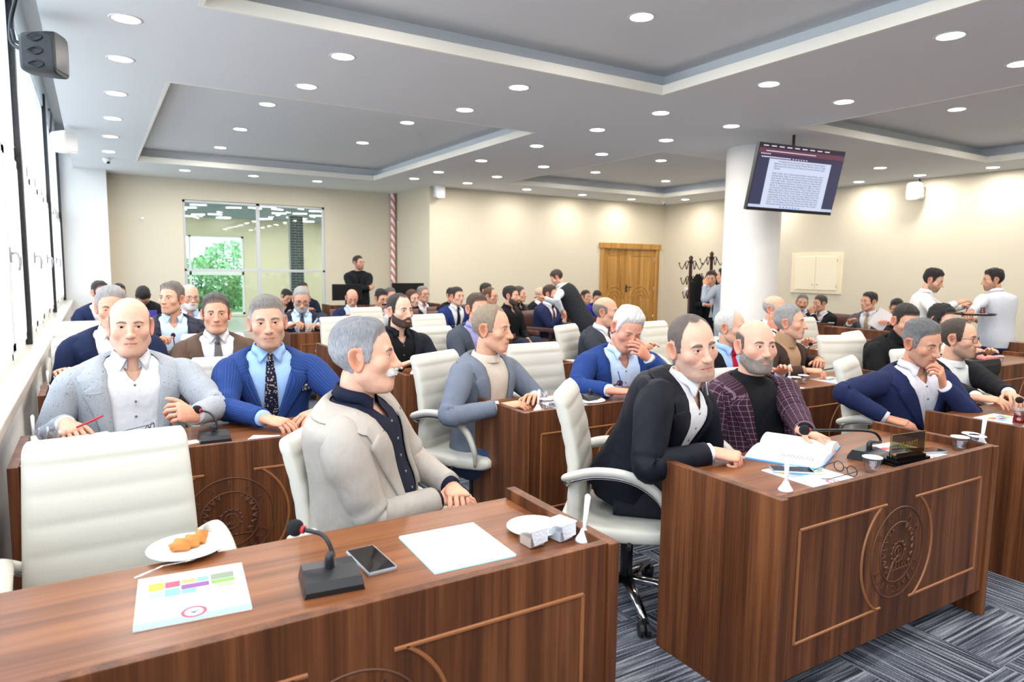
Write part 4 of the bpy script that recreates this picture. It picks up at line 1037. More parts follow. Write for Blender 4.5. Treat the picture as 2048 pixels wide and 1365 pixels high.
for x, y, z in PLACE:
    e = empty('ceiling_light', (x, y, z))
    if l0 is None:
        a = lring.build('trim_ring', M_RING, e, smooth=True); b = ldisc.build('diffuser', M_LED, e); l0 = (a, b)
    else:
        for q in l0: c = q.copy(); COL.objects.link(c); c.parent = e
    lo = bpy.data.objects.new('recessed_lamp', lampd); COL.objects.link(lo); lo.parent = e; lo.location = (0, 0, -.012)
    ORD = ('first', 'second', 'third', 'fourth', 'fifth', 'sixth', 'seventh', 'eighth', 'ninth', 'tenth', 'eleventh', 'twelfth', 'thirteenth')
    def nth(sel): return ORD[sorted([q[1] for q in PLACE if sel(q)], reverse=True).index(y)]
    if z > 3.2:
        g = 'tray'; tn = 'left' if x < 6 else 'right'; dn = 'far' if y > 6 else 'near'; cn = 'left' if x in (1.80, 8.43) or 8.2 < x < 8.5 else 'right'
        lab = '%s recessed light from the far end, %s column of the %s %s ceiling tray' % (nth(lambda q: q[2] > 3.2 and abs(q[0]-x) < .3 and (q[1] > 6) == (y > 6)), cn, dn, tn)
    elif x < .5: g = 'window row'; lab = '%s recessed light from the far end of the row along the windows' % nth(lambda q: q[0] < .5)
    elif x > 4.8 and x < 6.6: g = 'middle strip'; lab = '%s recessed light from the far end, %s row between the ceiling trays' % (nth(lambda q: abs(q[0]-x) < .02 and q[2] < 3.2), 'left' if x < 5.7 else 'right')
    elif y > 13: g = 'far edge'; lab = '%s of three recessed lights above the interior window' % ORD[int((x-1.2)/1.15)]
    elif y > 11: g = 'far edge'; lab = '%s recessed light from the left along the oak door wall' % ORD[[7.72, 9.25, 10.7, 11.68].index(x)]
    elif x > 9: g = 'right edge'; lab = '%s recessed light from the far end along the right wall' % nth(lambda q: q[0] > 9 and q[1] < 11 and q[2] < 3.2)
    else: g = 'cross strip'; lab = '%s %s recessed light on the strip between the two left trays' % ('far' if y > 6 else 'near', 'left' if x < 2.5 else 'right')
    tag(e, lab, 'light', 'recessed lights, '+g)
# ------------------------------------------------------------------ desks
M_WV = wood('walnut_vertical', axis='Z')
M_WH = wood('walnut_top', (82, 43, 20), (114, 66, 34), (138, 86, 50), axis='X', rough=.36, coat=.08)
M_INLAY = mat('inlay_line', (146, 92, 52), .45)
M_CARVE = mat('carved_wood', (92, 56, 38), .5)
DZ0, DT = .765, .55
def text_mesh(body, size, extr, font_bold=False):
    c = bpy.data.curves.new('txt', 'FONT'); c.body = body; c.size = size; c.extrude = extr; c.align_x = 'CENTER'; c.align_y = 'CENTER'; c.resolution_u = 2
    o = bpy.data.objects.new('txt', c); COL.objects.link(o); dg = bpy.context.evaluated_depsgraph_get(); me = o.evaluated_get(dg).to_mesh()
    V = np.array([v.co[:] for v in me.vertices]) if len(me.vertices) else np.zeros((0, 3)); Fc = [tuple(p.vertices) for p in me.polygons]
    o.evaluated_get(dg).to_mesh_clear(); COL.objects.unlink(o); bpy.data.objects.remove(o); bpy.data.curves.remove(c)
    return V, Fc
def emblem_mesh():
    """round town emblem carved into the desk front: ring, lettering, wheel, leaves; lies in the XZ plane facing -Y"""
    m = MB(); c60 = np.linspace(0, 2*np.pi, 49)
    for r in (.178, .118): m.tube([(r*math.cos(a), 0, r*math.sin(a)) for a in c60], .0028, 5, False)
    def arc(word, r, a0, a1, up=True):
        for k, ch in enumerate(word):
            a = math.radians(a0+(a1-a0)*k/(len(word)-1)); V, Fc = text_mesh(ch, .040, .002)
            rot = a-math.pi/2 if up else a+math.pi/2; x = V[:, 0]*math.cos(rot)-V[:, 1]*math.sin(rot)+r*math.cos(a); z = V[:, 0]*math.sin(rot)+V[:, 1]*math.cos(rot)+r*math.sin(a)
            m.add(np.stack([x, -V[:, 2], z], 1), Fc)
    arc('BAFRA', .148, 148, 32); arc('BELEDİYESİ', .148, 205, 335, False)
    for r in (.040, .022): m.tube([(r*math.cos(a), 0, r*math.sin(a)) for a in c60[::2]], .003, 5, False)
    for k in range(14):
        a = k*math.pi/7; m.tube([(.040*math.cos(a), 0, .040*math.sin(a)), (.050*math.cos(a), 0, .050*math.sin(a))], .004, 5)
    m.tube([(0, 0, -.012), (0, 0, .012)], .004, 5); m.tube([(0, 0, .012), (.012, 0, .004)], .003, 5)
    for s in (-1, 1):
        for k in range(7):
            a = math.radians(62-k*17); x = s*.090*math.cos(a); z = .090*math.sin(a)+.01
            for d in (.5, -.6): m.tube([(x, 0, z), (x+s*.020*math.cos(a+d), 0, z+.020*math.sin(a+d)+.006)], [.006, .002], 5)
    m.tube([(-.085, 0, -.07), (.085, 0, -.07)], .003, 5)
    for k in range(8): m.tube([(-.078+k*.022, 0, -.07), (-.078+k*.022, 0, -.054+.006*(k % 2))], .0045, 5)
    m.tube([(-.065, 0, -.10), (-.03, 0, -.035), (.005, 0, -.01)], .004, 5)
    return m
_EM = emblem_mesh(); _em0 = None
def desk(x0, x1, y0, label, depth=DT, emblem=True, H=DZ0, rz=0.0, org=None, inlay=True):
    """two seat council desk; front faces -Y"""
    global _em0
    w = x1-x0; xc = (x0+x1)/2
    e = empty('council_desk', (xc, y0, 0) if org is None else org, label, 'desk', rz=rz); h = w/2; T = .035
    for s in (-1, 1):
        a, b = (s*h, s*(h-T)) if s < 0 else (s*(h-T), s*h)
        MB().box((a, 0, 0), (b, depth, H), bev=.003).build('side_panel', M_WV, e)
    MB().box((-h+T, .012, .115), (h-T, .04, H), bev=.002).build('front_panel', M_WV, e)
    MB().box((-h+T, .04, H-.062), (h-T, depth, H-.034), bev=.002).build('desktop', M_WH, e)
    if inlay:
        y = .012; zt, zb, zc = H-.125, .235, (H-.125+.235)/2; r = (zt-zb)/2*1.18; xa = math.sqrt(max(r*r-((zt-zb)/2)**2, 0)); rad = .0055
        for s in (-1, 1):
            a = math.asin((zt-zb)/2/r); pts = [(s*(xa-.03), y, zt), (s*(h-.115), y, zt), (s*(h-.115), y, zb), (s*(xa-.03), y, zb)]
            q = MB()
            for p0, p1 in zip(pts, pts[1:]): q.tube([p0, p1], rad, 6)
            if emblem: q.tube([(s*r*math.cos(t), y, zc+r*math.sin(t)) for t in np.linspace(-a, a, 25)], rad, 6)
            q.build('inlay_line', M_INLAY, e)
        if emblem:
            if _em0 is None: _em0 = o = _EM.build('carved_emblem', M_CARVE, e)
            else: o = _em0.copy(); COL.objects.link(o); o.parent = e
            o.location = (0, y-.001, zc); k = min(1, r/.2); o.scale = (k, 1, k)
    return e
D = {}
D['L1'] = desk(-.30, 1.19, 1.37, 'walnut council desk in the front row, with the pastry plate on it')
D['M1'] = desk(1.87, 3.32, 1.37, 'walnut council desk in front with carved emblem, holding an open document')
D['R1'] = desk(3.83, 5.30, 1.40, 'walnut council desk at the right edge with a glass of tea')
D['L2'] = desk(-.30, 1.19, 2.97, 'walnut desk of the bald man in the speckled jacket')
D['M2'] = desk(1.85, 3.32, 2.90, 'walnut desk in front of the man in grey linen blazer')
D['R2'] = desk(3.66, 5.05, 2.68, 'walnut desk of the man in brown jacket with clasped hands')
D['L3'] = desk(-.30, 1.19, 4.55, 'walnut desk in front of the man in brown jacket and tie')
D['M3'] = desk(1.79, 3.28, 4.33, 'walnut desk of the bearded man with a glass of tea')
D['L4'] = desk(-.30, 1.19, 6.15, 'walnut desk of the man in checked jacket by the windows')
D['M4'] = desk(1.80, 3.28, 6.05, 'walnut desk behind the row of the bearded man')
D['M5'] = desk(1.80, 3.28, 7.60, 'walnut desk of the man in glasses looking at a phone')
D['B2'] = desk(6.15, 7.60, 2.62, 'walnut desk of the woman with sunglasses on her head')
D['B3'] = desk(5.90, 7.35, 4.00, 'walnut desk with a lone microphone in front of the round column')
# long table by the right wall, front towards the hall
D['W'] = desk(0, 2.9, 0, 'long walnut table of the four men beside the right wall', depth=.6, emblem=False, rz=-math.pi/2, org=(8.66, 4.75, 0))
# technician's desk at the far end
D['T'] = desk(3.35, 5.35, 11.3, 'walnut desk carrying the two black monitors at the far end', emblem=False, H=.86)

# ------------------------------------------------------------------ chairs
M_LEATH = mat('white_leather', (206, 202, 191), .42, bump=(160, .05), spec=.45)
M_CHROME = mat('chrome', (200, 202, 205), .15, 1.0)
M_PLAST = mat('black_plastic', (26, 26, 28), .45)
def rounded_slab(prof, n=28, e=.32):
    """prof rows: centre(y,z), tangent dir angle, half width, half thickness -> closed slab swept along the chair's profile"""
    th = np.linspace(0, 2*np.pi, n, endpoint=False); V = []
    for (y, z, a, w, t) in prof:
        cx = np.sign(np.cos(th))*np.abs(np.cos(th))**e*w; ct = np.sign(np.sin(th))*np.abs(np.sin(th))**(e*1.6)*t
        ny, nz = math.cos(a), math.sin(a); V.append(np.stack([cx, y+ct*ny, z+ct*nz], 1))
    k = len(prof); return np.concatenate(V), grid_faces(k, n, True)+[tuple(range(n-1, -1, -1)), tuple(range((k-1)*n, k*n))]
def make_chair():
    e = empty('office_chair', (0, 0, 0))
    # backrest: front faces +Y, leans back
    prof = []; zs = np.linspace(.40, .985, 60)
    for i, z in enumerate(zs):
        u = (z-.40)/.585; y = -.225+.03*math.sin(u*math.pi*.9)-.085*u**1.5; rib = .82+.18*abs(math.sin((z-.40)/.088*math.pi))**.45 if .48 < z < .93 else 1.0
        w = .245-.022*u; t = .036*rib
        if u > .93: w *= math.sqrt(max(0.05, 1-((u-.93)/.075)**2))*.10+.90; t *= math.sqrt(max(.04, 1-((u-.93)/.07)**2))
        if u < .06: t *= .5+u/.06*.5
        prof.append((y, z, -.16*u, w, t))
    V, Fc = rounded_slab(prof); MB().add(V, Fc).build('backrest', M_LEATH, e, smooth=True)
    prof = []
    for i, y in enumerate(np.linspace(-.27, .25, 26)):
        u = (y+.27)/.52; t = .040*min(1, .35+min(u, 1-u)*9)**.6; z = .415-.02*math.sin(u*3)+(.03*max(0, .15-u)/.15)
        prof.append((y, z, math.pi/2, .245*(1-.06*(u > .9)*(u-.9)*10), t))
    V, Fc = rounded_slab(prof); MB().add(V, Fc).build('seat', M_LEATH, e, smooth=True)
    for s in (-1, 1):
        x = s*.275
        path = [(s*.225, -.25, .62), (x, -.235, .645), (x, -.12, .675), (x, .02, .665), (x, .13, .60), (x, .185, .50), (s*.24, .17, .40)]
        a = MB().tube(path, [.016, .024, .027, .027, .025, .020, .014], 12, sub=5, flat=.75).build('armrest', M_LEATH, e, smooth=True)
        MB().tube([(px-s*.0, py, pz-.021) for px, py, pz in path[:-1]], .009, 8, sub=5).build('arm_frame', M_CHROME, a, smooth=True)
    MB().cyl((0, 0, 0), .028, .10, .39, 16).cyl((0, 0, 0), .06, .365, .40, 16, .12).build('column', M_PLAST, e, smooth=True)
    b = MB()
    for k in range(5):
        a = math.radians(90+72*k); b.tube([(0, 0, .115), (.16*math.cos(a), .16*math.sin(a), .10), (.30*math.cos(a), .30*math.sin(a), .075)], [.030, .024, .017], 8, flat=.7)
    b.build('star_base', M_CHROME, e, smooth=True)
    MB().tube([(.05, 0, .385), (.22, .02, .375), (.27, .02, .36)], [.007, .007, .011], 8).build('tilt_lever', M_PLAST, e)
    for k in range(5):
        a = math.radians(90+72*k); c = np.array([.30*math.cos(a), .30*math.sin(a), .03]); tdir = np.array([-math.sin(a), math.cos(a), 0])
        q = MB().tube([c-tdir*.022, c-tdir*.006], .030, 14).tube([c+tdir*.006, c+tdir*.022], .030, 14).tube([c+(0, 0, .0), c+(0, 0, .05)], .012, 8); q.build('caster', M_PLAST, e)
    return e
CH0 = None
def chair(x, y, yaw, label, s=1.0):
    """yaw = way the seat faces (degrees)"""
    global CH0
    if CH0 is None: CH0 = c = make_chair()
    else: c = simple_copy(CH0)
    c.location = (float(x), float(y), 0); c.rotation_euler = (0, 0, math.radians(yaw-90)); c.scale = (s, s, s)
    tag(c, label, 'chair', 'white leather office chairs'); return c
def chair_tl(px, py, yaw, label, z=1.03, corner=0.0, s=1.0):
    """place a chair by the photo position of the middle of its top edge"""
    p = at_z(px, py, z); f = np.array([math.cos(math.radians(yaw)), math.sin(math.radians(yaw))]); c = p[:2]+f*.30
    return chair(c[0], c[1], yaw, label, s)
M_BROWN = mat('brown_leather', (92, 58, 50), .5, bump=(120, .08))
def make_armchair():
    e = empty('armchair', (0, 0, 0))
    MB().box((-.26, -.26, .36), (.26, .26, .47), bev=.03).build('seat', M_BROWN, e, smooth=False)
    V, Fc = rounded_slab([(-.25-.10*u, .36+.50*u, -.2, .26, .045*(1 if .05 < u < .95 else .5)) for u in np.linspace(0, 1, 12)]); MB().add(V, Fc).build('backrest', M_BROWN, e, smooth=True)
    for s in (-1, 1):
        MB().box((s*.30-.035, -.28, .58), (s*.30+.035, .26, .64), bev=.015).build('armrest', M_BROWN, e)
        for y in (-.22, .2): MB().tube([(s*.30, y, 0), (s*.30, y, .59)], [.02, .028], 8).build('leg', wood('dark_leg', (40, 24, 18), (60, 36, 26), (80, 50, 36)), e)
    return e
AC0 = None
def armchair(x, y, yaw, label):
    global AC0
    if AC0 is None: AC0 = c = make_armchair()
    else: c = simple_copy(AC0)
    c.location = (float(x), float(y), 0); c.rotation_euler = (0, 0, math.radians(yaw-90)); tag(c, label, 'armchair', 'brown armchairs of the audience'); return c

# ------------------------------------------------------------------ television on the ceiling
def screen_mat():
    """a text page in a browser window, drawn with nodes in the screen's own UV"""
    m = bpy.data.materials.new('tv_screen'); m.use_nodes = True; nt = m.node_tree; N = nt.nodes; L = nt.links; b = N['Principled BSDF']
    tc = N.new('ShaderNodeTexCoord'); sp = N.new('ShaderNodeSeparateXYZ'); L.new(tc.outputs['UV'], sp.inputs[0]); u, v = sp.outputs[0], sp.outputs[1]
    def mth(op, a, c=None, d=None):
        x = N.new('ShaderNodeMath'); x.operation = op
        for i, s in enumerate((a, c, d)):
            if s is None: continue
            if isinstance(s, (int, float)): x.inputs[i].default_value = s
            else: L.new(s, x.inputs[i])
        return x.outputs[0]
    def rng(t, a, c): return mth('MULTIPLY', mth('GREATER_THAN', t, a), mth('LESS_THAN', t, c))
    def mix(f, a, c):
        x = N.new('ShaderNodeMix'); x.data_type = 'RGBA'; L.new(f, x.inputs[0])
        for i, s in ((6, a), (7, c)):
            if isinstance(s, tuple): x.inputs[i].default_value = (*lin(s), 1)
            else: L.new(s, x.inputs[i])
        return x.outputs[2]
    col = mix(rng(v, .78, 1.1), (52, 54, 84), (58, 48, 78)); col = mix(rng(v, .855, .93), col, (104, 58, 78)); col = mix(rng(v, .93, 1.1), col, (44, 34, 50))
    col = mix(rng(v, -.1, .045), col, (196, 206, 232))
    page = mth('MULTIPLY', rng(u, .135, .865), rng(v, -.1, .775)); col = mix(page, col, (206, 216, 240))
    L.new(col, b.inputs['Emission Color']); b.inputs['Emission Strength'].default_value = .95; b.inputs['Base Color'].default_value = (.02, .02, .025, 1); b.inputs['Roughness'].default_value = .15; m.cycles.emission_sampling = 'NONE'
    return m
tvR = Matrix.Rotation(math.radians(-9.395), 4, 'Z') @ Matrix.Rotation(math.radians(12.55), 4, 'X') @ Matrix.Rotation(math.radians(.74), 4, 'Y')
tv = empty('television', (7.247, 5.370, 2.610), 'flat television showing a text page, hung from the ceiling by the column', 'television'); tv.rotation_euler = tvR.to_euler()
TW_, TH_ = 1.3289, 0.7741
MB().box((-TW_/2, -.012, -TH_/2), (TW_/2, .045, TH_/2), bev=.005).build('bezel', M_PLAST, tv)
sw_, sh_, so_ = TW_-.02, TH_-.045, .016
scm = MB().add([(-sw_/2, -.0135, -sh_/2+so_), (sw_/2, -.0135, -sh_/2+so_), (sw_/2, -.0135, sh_/2+so_-.0), (-sw_/2, -.0135, sh_/2+so_)], [(0, 1, 2, 3)], [(0, 0), (1, 0), (1, 1), (0, 1)]).build('screen', screen_mat(), tv, uv=True)
MB().box((-.3, .045, -.2), (.3, .075, .15), bev=.01).build('back_cover', M_PLAST, tv)
_zl = np.array(tvR.to_3x3().inverted() @ Vector((0, 0, 1))); _b = np.array([0, .09, .05]); MB().tube([(0, .06, .0), tuple(_b), tuple(_b+_zl*.52)], .018, 10).build('ceiling_mount', M_PLAST, tv)
MB().tube([(-.46, .05, -.1), (-.54, .05, -.14), (-.56, .05, -.2), (-.50, .05, -.24), (-.44, .05, -.22)], .004, 6, sub=4).build('cable', M_PLAST, tv)
# the page's lines of text
M_INK = mat('screen_ink', (26, 26, 40), .6)
LINES = ['Ilçe Belediye Sınırları İçerisinde İşyeri Bölgesinde Öncelikle Kişilerin', 'Belirlenen Yolları Üzerinde Yapılacak Ruhsatlı Binaların Çatılar İle İlgili', 'Öğretmenler Bulvarı Ayrıca Çıkarak Mahsus Kurulmuş Kurumlarından Uygun', 'Olacaktır.', '',
 'Belde Caddesi, Siren Caddesi Kızılırmak Bulvarı, Atatürk Bulvarı, Şehit', 'Serhkaya Bulvarı, Bafra Çevreyolu Devlet Bulvarı, Kurtulmaz Sanayi Sitesi', 'Sokak (Kızılat Yapı Mezarındaki Adalarda), Gençlik Caddesi (Kanal Yapı', 'Mezarındaki Adalar) , Seyitler Sokak, Bilal Fuat Küçük Caddesi (Seyitler', 'Sokak ile Bahçelerin Sokak Arası), Yavuzlar Sokak, Fagos Sokak, Eren', 'Bulvarı 2. Sokak(Mülkiyet Sokak Bitişiğinden İtibaren), Sıraarı', 'Caddesi(Kızılat Yapı Mezarındaki Adalar), 19 Mayıs Caddesi (Kanal Yapı', 'Mezarındaki Adalar), Zümrüt Sokak Caddesi, Gültepeleri Seyitli Sokak,', 'Mehmet Akif Ersoy Caddesi, İnönü Caddesi, Turan Bahçelerin Sokak,', 'Umurlu Sokak, Şemsettin Sokak, Kaymaca 2.Sokak, Altınyol Sokak, Tatlı', 'Uzağı Caddesi, Sincan Mahalle Caddesi, Şehit Mehmet Durak Caddesi,', 'Petrol Sokak (Şehit Mehmet Durak Caddesinden Kızıl) Lale Sokak, Fen 5', 'Sokak, Yılmaz Sokak (Tekel Sokak Kesişimine Kadar Kızıl Yapı', 'Mezarındaki Adalar) Şehit Muhammet Sezer Sokak Park Caddesi,']
tm = MB(); y0 = .742
for k, s in enumerate(LINES):
    if not s: continue
    V, Fc = text_mesh(s, .0215*1.37, 0)
    if not len(V): continue
    wd_ = V[:, 0].max()-V[:, 0].min(); tgt = .60*sw_*(len(s)/74.0 if len(s) < 40 else 1.0); V[:, 0] = (V[:, 0]-V[:, 0].min())/wd_*tgt-.30*sw_+(.045*sw_ if k == 0 else 0)
    if k == 0: V[:, 0] = np.where(True, (V[:, 0]+.255*sw_)*.925-.255*sw_, 0)
    tm.add(np.stack([V[:, 0], np.full(len(V), -.0142), V[:, 1]+(-sh_/2+so_)+(y0-k*.0375)*sh_], 1), Fc)
tm.build('screen_text', M_INK, scm)
KS = 1.37
def icon_row(x0, dx, n, w, z0, z1, name, m):
    q = MB()
    for k in range(n): q.box(((x0+k*dx)*KS, -.0142, z0), ((x0+k*dx+w)*KS, -.0138, z1))
    return q.build(name, m, scm)
_t = sh_/2+so_; _m1 = mat('screen_white', (210, 200, 215), .5, emit=(210, 200, 215), estr=.7); _m2 = mat('screen_blue', (60, 110, 190), .5, emit=(60, 110, 190), estr=.6)
for a in ((-.44, .085, 9, .055, _t-.030, _t-.019), (-.40, 0, 1, .55, _t-.085, _t-.077), (-.45, .022, 5, .012, _t-.120, _t-.108), (-.44, 0, 1, .32, _t-.153, _t-.144), (-.10, .03, 6, .015, _t-.153, _t-.144)): icon_row(*a, 'screen_icons', _m1)
icon_row(-.13, .035, 7, .015, -sh_/2+so_+.008, -sh_/2+so_+.024, 'taskbar_icons', _m2)

# ------------------------------------------------------------------ loudspeakers, cameras
M_SPK_B = mat('speaker_black', (34, 35, 38), .5, bump=(300, .2)); M_SPK_W = mat('speaker_white', (240, 240, 240), .45)
def speaker(loc, yaw, m, label, arm='post', w=.24, h=.31, d=.22, drop=.0):
    e = empty('loudspeaker', loc, label, 'speaker', rz=math.radians(yaw-90))
    V = []; th = np.linspace(0, 2*np.pi, 28, endpoint=False)
    rows = [(-d/2, .70), (-d/2+.02, .80), (0, .93), (d/2-.05, 1.0), (d/2-.012, 1.0), (d/2, .94)]
    for y, k in rows: V.append(np.stack([np.sign(np.cos(th))*np.abs(np.cos(th))**.4*w/2*k, np.full(28, y), np.sign(np.sin(th))*np.abs(np.sin(th))**.4*h/2*(.5+.5*k)], 1))
    n = 28; MB().add(np.concatenate(V), [f[::-1] for f in grid_faces(6, n, True)]+[tuple(range(n)), tuple(range(6*n-1, 5*n-1, -1))]).build('cabinet', m, e, smooth=False)
    MB().box((-w*.42, d/2-.004, -h*.40), (w*.42, d/2+.004, h*.44), bev=.006).build('grille', m, e)
    for sx in (-1, 1):
        q = MB()
        for z in (-.085, 0, .085): q.tube([(sx*(w/2*.965), -.055, z), (sx*(w/2*.985), .0, z+.022), (sx*(w/2*.995), .045, z), (sx*(w/2*.985), .0, z-.022), (sx*(w/2*.965), -.055, z)], .006, 6, sub=4)
        q.build('side_relief', m, e, smooth=True)
    if arm == 'post':
        MB().tube([(0, -d/2, .05), (0, -d/2-.06, .08), (-.02, -d/2-.08, .16)], .012, 8).build('bracket', M_PLAST, e)
        MB().tube([(.0, -d/2, .02), (-.05, -d/2-.10, .08), (-.07, -d/2-.11, .22), (-.02, -d/2-.05, .34), (.10, -d/2+.03, .37)], .013, 8, sub=5).build('cable', M_PLAST, e, smooth=True)
    else:
        MB().tube([(0, -d/2, .1), (0, -d/2-.02, .14), (0, -d/2+.02, h/2+.08)], .012, 8).build('bracket', M_PLAST, e)
    return e
speaker(tuple(at_d(87, 110, 4.55)), -22, M_SPK_B, 'black loudspeaker on the window post, upper left', w=.22, h=.275)
p = at_d(126, 285, 8.3); speaker(p, -40, M_SPK_W, 'white loudspeaker on the second window post', w=.22, h=.265)
p = at_y(878, 383, 12.66); speaker(p, -90, M_SPK_W, 'white loudspeaker on the far wall corner', arm='wall', w=.2, h=.28, d=.17)
p = at_x(1832, 383, 12.14); speaker(p, 180, M_SPK_W, 'white loudspeaker on the right wall under the ceiling', arm='wall', w=.24, h=.30, d=.2)
def dome(px, py, label, z=ZC, r=.055):
    p = at_z(px, py, z); e = empty('dome_camera', (p[0], p[1], z), label, 'camera')
    MB().lathe([(0, 0), (r, 0), (r, -.02), (r*.95, -.04), (r*.6, -.075), (0, -.085)], (0, 0, 0), 24).build('housing', M_SPK_W, e, smooth=True)
    MB().lathe([(0, -.052), (r*.5, -.06), (r*.42, -.085), (0, -.094)], (.02, -.02, 0), 16).build('lens', M_PLAST, e, smooth=True)
dome(213, 316, 'white dome camera on the ceiling near the window corner')
dome(1327, 402, 'small dark dome camera in the ceiling corner above the door', r=.04)

# ------------------------------------------------------------------ coat stands
def coatstand(x, y, label, coats):
    e = empty('coat_stand', (x, y, 0), label, 'coat stand'); M_MAH = mat('mahogany', (70, 34, 26), .35); M_IR = mat('iron_hook', (60, 52, 50), .35, .6)
    MB().lathe([(0, 0), (.2, 0), (.2, .03), (.05, .06), (.03, .1), (.028, 1.70), (.04, 1.74), (0, 1.78)], (0, 0, 0), 16).build('pole', M_MAH, e, smooth=True)
    for z, r in ((1.62, .20), (1.36, .16), (1.12, .12)):
        for k in range(4):
            a = math.radians(k*90+20); c, s = math.cos(a), math.sin(a)
            MB().tube([(0, 0, z), (c*r*.35, s*r*.35, z+.06), (c*r*.6, s*r*.6, z-.02), (c*r*.8, s*r*.8, z-.08), (c*r, s*r, z-.02), (c*r*1.05, s*r*1.05, z+.01)], .008, 6, sub=4).lathe([(0, -.018), (.018, 0), (0, .018)], (c*r*1.05, s*r*1.05, z+.02), 8).build('hook', M_IR, e, smooth=True)
    return e
CSx, CSy = 8.72, 8.45
coatstand(CSx, CSy, 'dark wooden coat stand with curled iron hooks beside the coats', 1)
coatstand(CSx+.48, CSy-.02, 'second coat stand, half hidden by the man in pale grey suit', 1).location.z = .08
def coat_hang(x, y, z, w, l, m, label, yaw=0, d=.09):
    th = np.linspace(0, 2*np.pi, 28, endpoint=False); V = []
    for u in np.linspace(0, 1, 14):
        k = (.30+.70*min(1, u/.12)**.6); ww = w*k*(1+.15*u); V.append(np.stack([ww*np.cos(th)*(1+.10*np.sin(th*6+u*2)), d*k*np.sin(th)*(1+.22*np.sin(th*7)), np.full(28, z-u*l)+.02*np.sin(th*3)], 1))
    o = MB().add(np.concatenate(V), [f[::-1] for f in grid_faces(14, 28, True)]+[tuple(range(28))]).build('hanging_coat', m, smooth=True); o.location = (x, y, 0); o.rotation_euler = (0, 0, yaw)
    tag(o, label, 'coat'); return o
coat_hang(CSx+.06, CSy-.13, 1.45, .13, 1.1, cloth('coat_black', (22, 22, 24)), 'long black coat hanging on the left coat stand')
coat_hang(CSx+.24, CSy-.03, 1.42, .10, 1.05, cloth('coat_taupe', (120, 106, 94)), 'taupe coat hanging between two black coats')
coat_hang(CSx+.40, CSy-.14, 1.52, .14, 1.15, cloth('coat_black2', (30, 30, 33)), 'black coat being hung up by the man in pale grey')

# ------------------------------------------------------------------ technician's things
def monitor(x, y, z, yaw, w, h, label):
    e = empty('monitor', (x, y, z), label, 'monitor', rz=math.radians(yaw-90))
    MB().box((-w/2, -.02, .10), (w/2, .02, .10+h), bev=.005).build('screen', mat('monitor_black', (16, 16, 18), .3), e)
    MB().box((-.02, -.05, 0), (.02, -.02, .2)).box((-.11, -.09, 0), (.11, .09, .012), bev=.004).build('stand', M_PLAST, e)
monitor(3.72, 11.6, .827, -90, .52, .28, 'black monitor on the far desk next to the bald man')
monitor(4.85, 11.6, .827, -90, .62, .30, 'wide black monitor on the far desk near the striped pipe')
# ------------------------------------------------------------------ everybody in the hall
def place(px, top, chin, Y=None, X=None, d=None, smin=.90, smax=1.13):
    y = (top+chin)/2
    p = at_y(px, y, Y) if Y is not None else at_x(px, y, X) if X is not None else at_d(px, y, d)
    dep = (RC.T @ (p-CAMP))[2]*-1; s = (chin-top)*dep/(FPX*.235); return p, float(min(max(s, smin), smax))
WHITE_S = cloth('shirt_white', (222, 222, 228), .8, wr=.5); BLUE_S = cloth('shirt_blue', (160, 192, 236), .8, wr=.5); PALE_S = cloth('shirt_paleblue', (196, 216, 240), .8, wr=.5); BLACK_S = cloth('shirt_black', (20, 21, 25), .8)
NAVY = cloth('suit_navy', (34, 42, 74)); NAVY2 = cloth('suit_navy_dark', (26, 32, 54)); BLUE = cloth('suit_blue', (38, 62, 120)); BLACK = cloth('suit_black', (22, 22, 26)); GREYS = cloth('suit_grey', (86, 88, 94)); CHAR = cloth('suit_charcoal', (52, 56, 64))
def P(label, px, hair_y, chin, yaw, Y=None, X=None, d=None, seat='white', seatlabel=None, chair_yaw=None, cs=1.0, coff=(0, 0), smax=1.13, **k):
    p, s = place(px, hair_y, chin, Y, X, d, smax=smax); k.setdefault('scale', s)
    r = person(label, p, yaw, **k)
    if seatlabel is None and k.get('sit', True): seat = 'brown'; seatlabel = 'brown armchair of the '+' '.join(label.split()[:11])
    if seat and seatlabel:
        cyw = k.get('kneeyaw') or yaw if chair_yaw is None else chair_yaw
        f = (chair if seat == 'white' else armchair); c = f(r.location.x+coff[0]+.10*math.cos(math.radians(cyw)), r.location.y+coff[1]+.10*math.sin(math.radians(cyw)), cyw, seatlabel)
        if cs != 1.0: c.scale = (cs, cs, cs)
    return r
desk_arms = {'R': dict(rel=(.15, .34, .785)), 'L': dict(rel=(.15, .34, .785))}
lap = {'R': dict(rel=(.05, .25, None), relz=-.42, hint=(.8, -.3, -.8), dir=(-.7, .7, -.2)), 'L': dict(rel=(.05, .27, None), relz=-.41, hint=(.8, -.3, -.8), dir=(-.7, .7, -.2))}
# ---- left block
P('bald man in pale grey speckled blazer and white shirt, holding a red pen', 260, 598, 708, -86, Y=3.72, hyaw=-92, lean=10, lod=2, style='open', bulk=1.13, belly=.045, wide=1.08,
  jm=cloth('blazer_speckle', (168, 172, 178), pattern='speckle', rgb2=(62, 58, 72)), sm=cloth('shirt_white_folds', (222, 223, 229), .8, wr=.8),
  hp=dict(style='sides', hair=(126, 112, 102), side=.004, fat=.55, fw=1.05, beard=.14, beardc=(120, 100, 90), brow=(96, 72, 56), browt=.8, ear=1.1, gaze=(.0, 1, -.06), skin=(230, 186, 164)),
  arms={'R': dict(w=at_z(132, 848, .80), hint=(.45, -.5, -.9), dir=(-.15, .9, -.18), curl=(22, 30, 18)), 'L': dict(w=at_z(388, 832, .83), hint=(1.0, -.3, -.6), dir=(-.65, .55, .35), n=(.8, .5, .3), curl=(55, 62, 40))},
  seatlabel='white office chair of the bald man in speckled blazer', pm=cloth('jeans_dark', (44, 52, 74)))
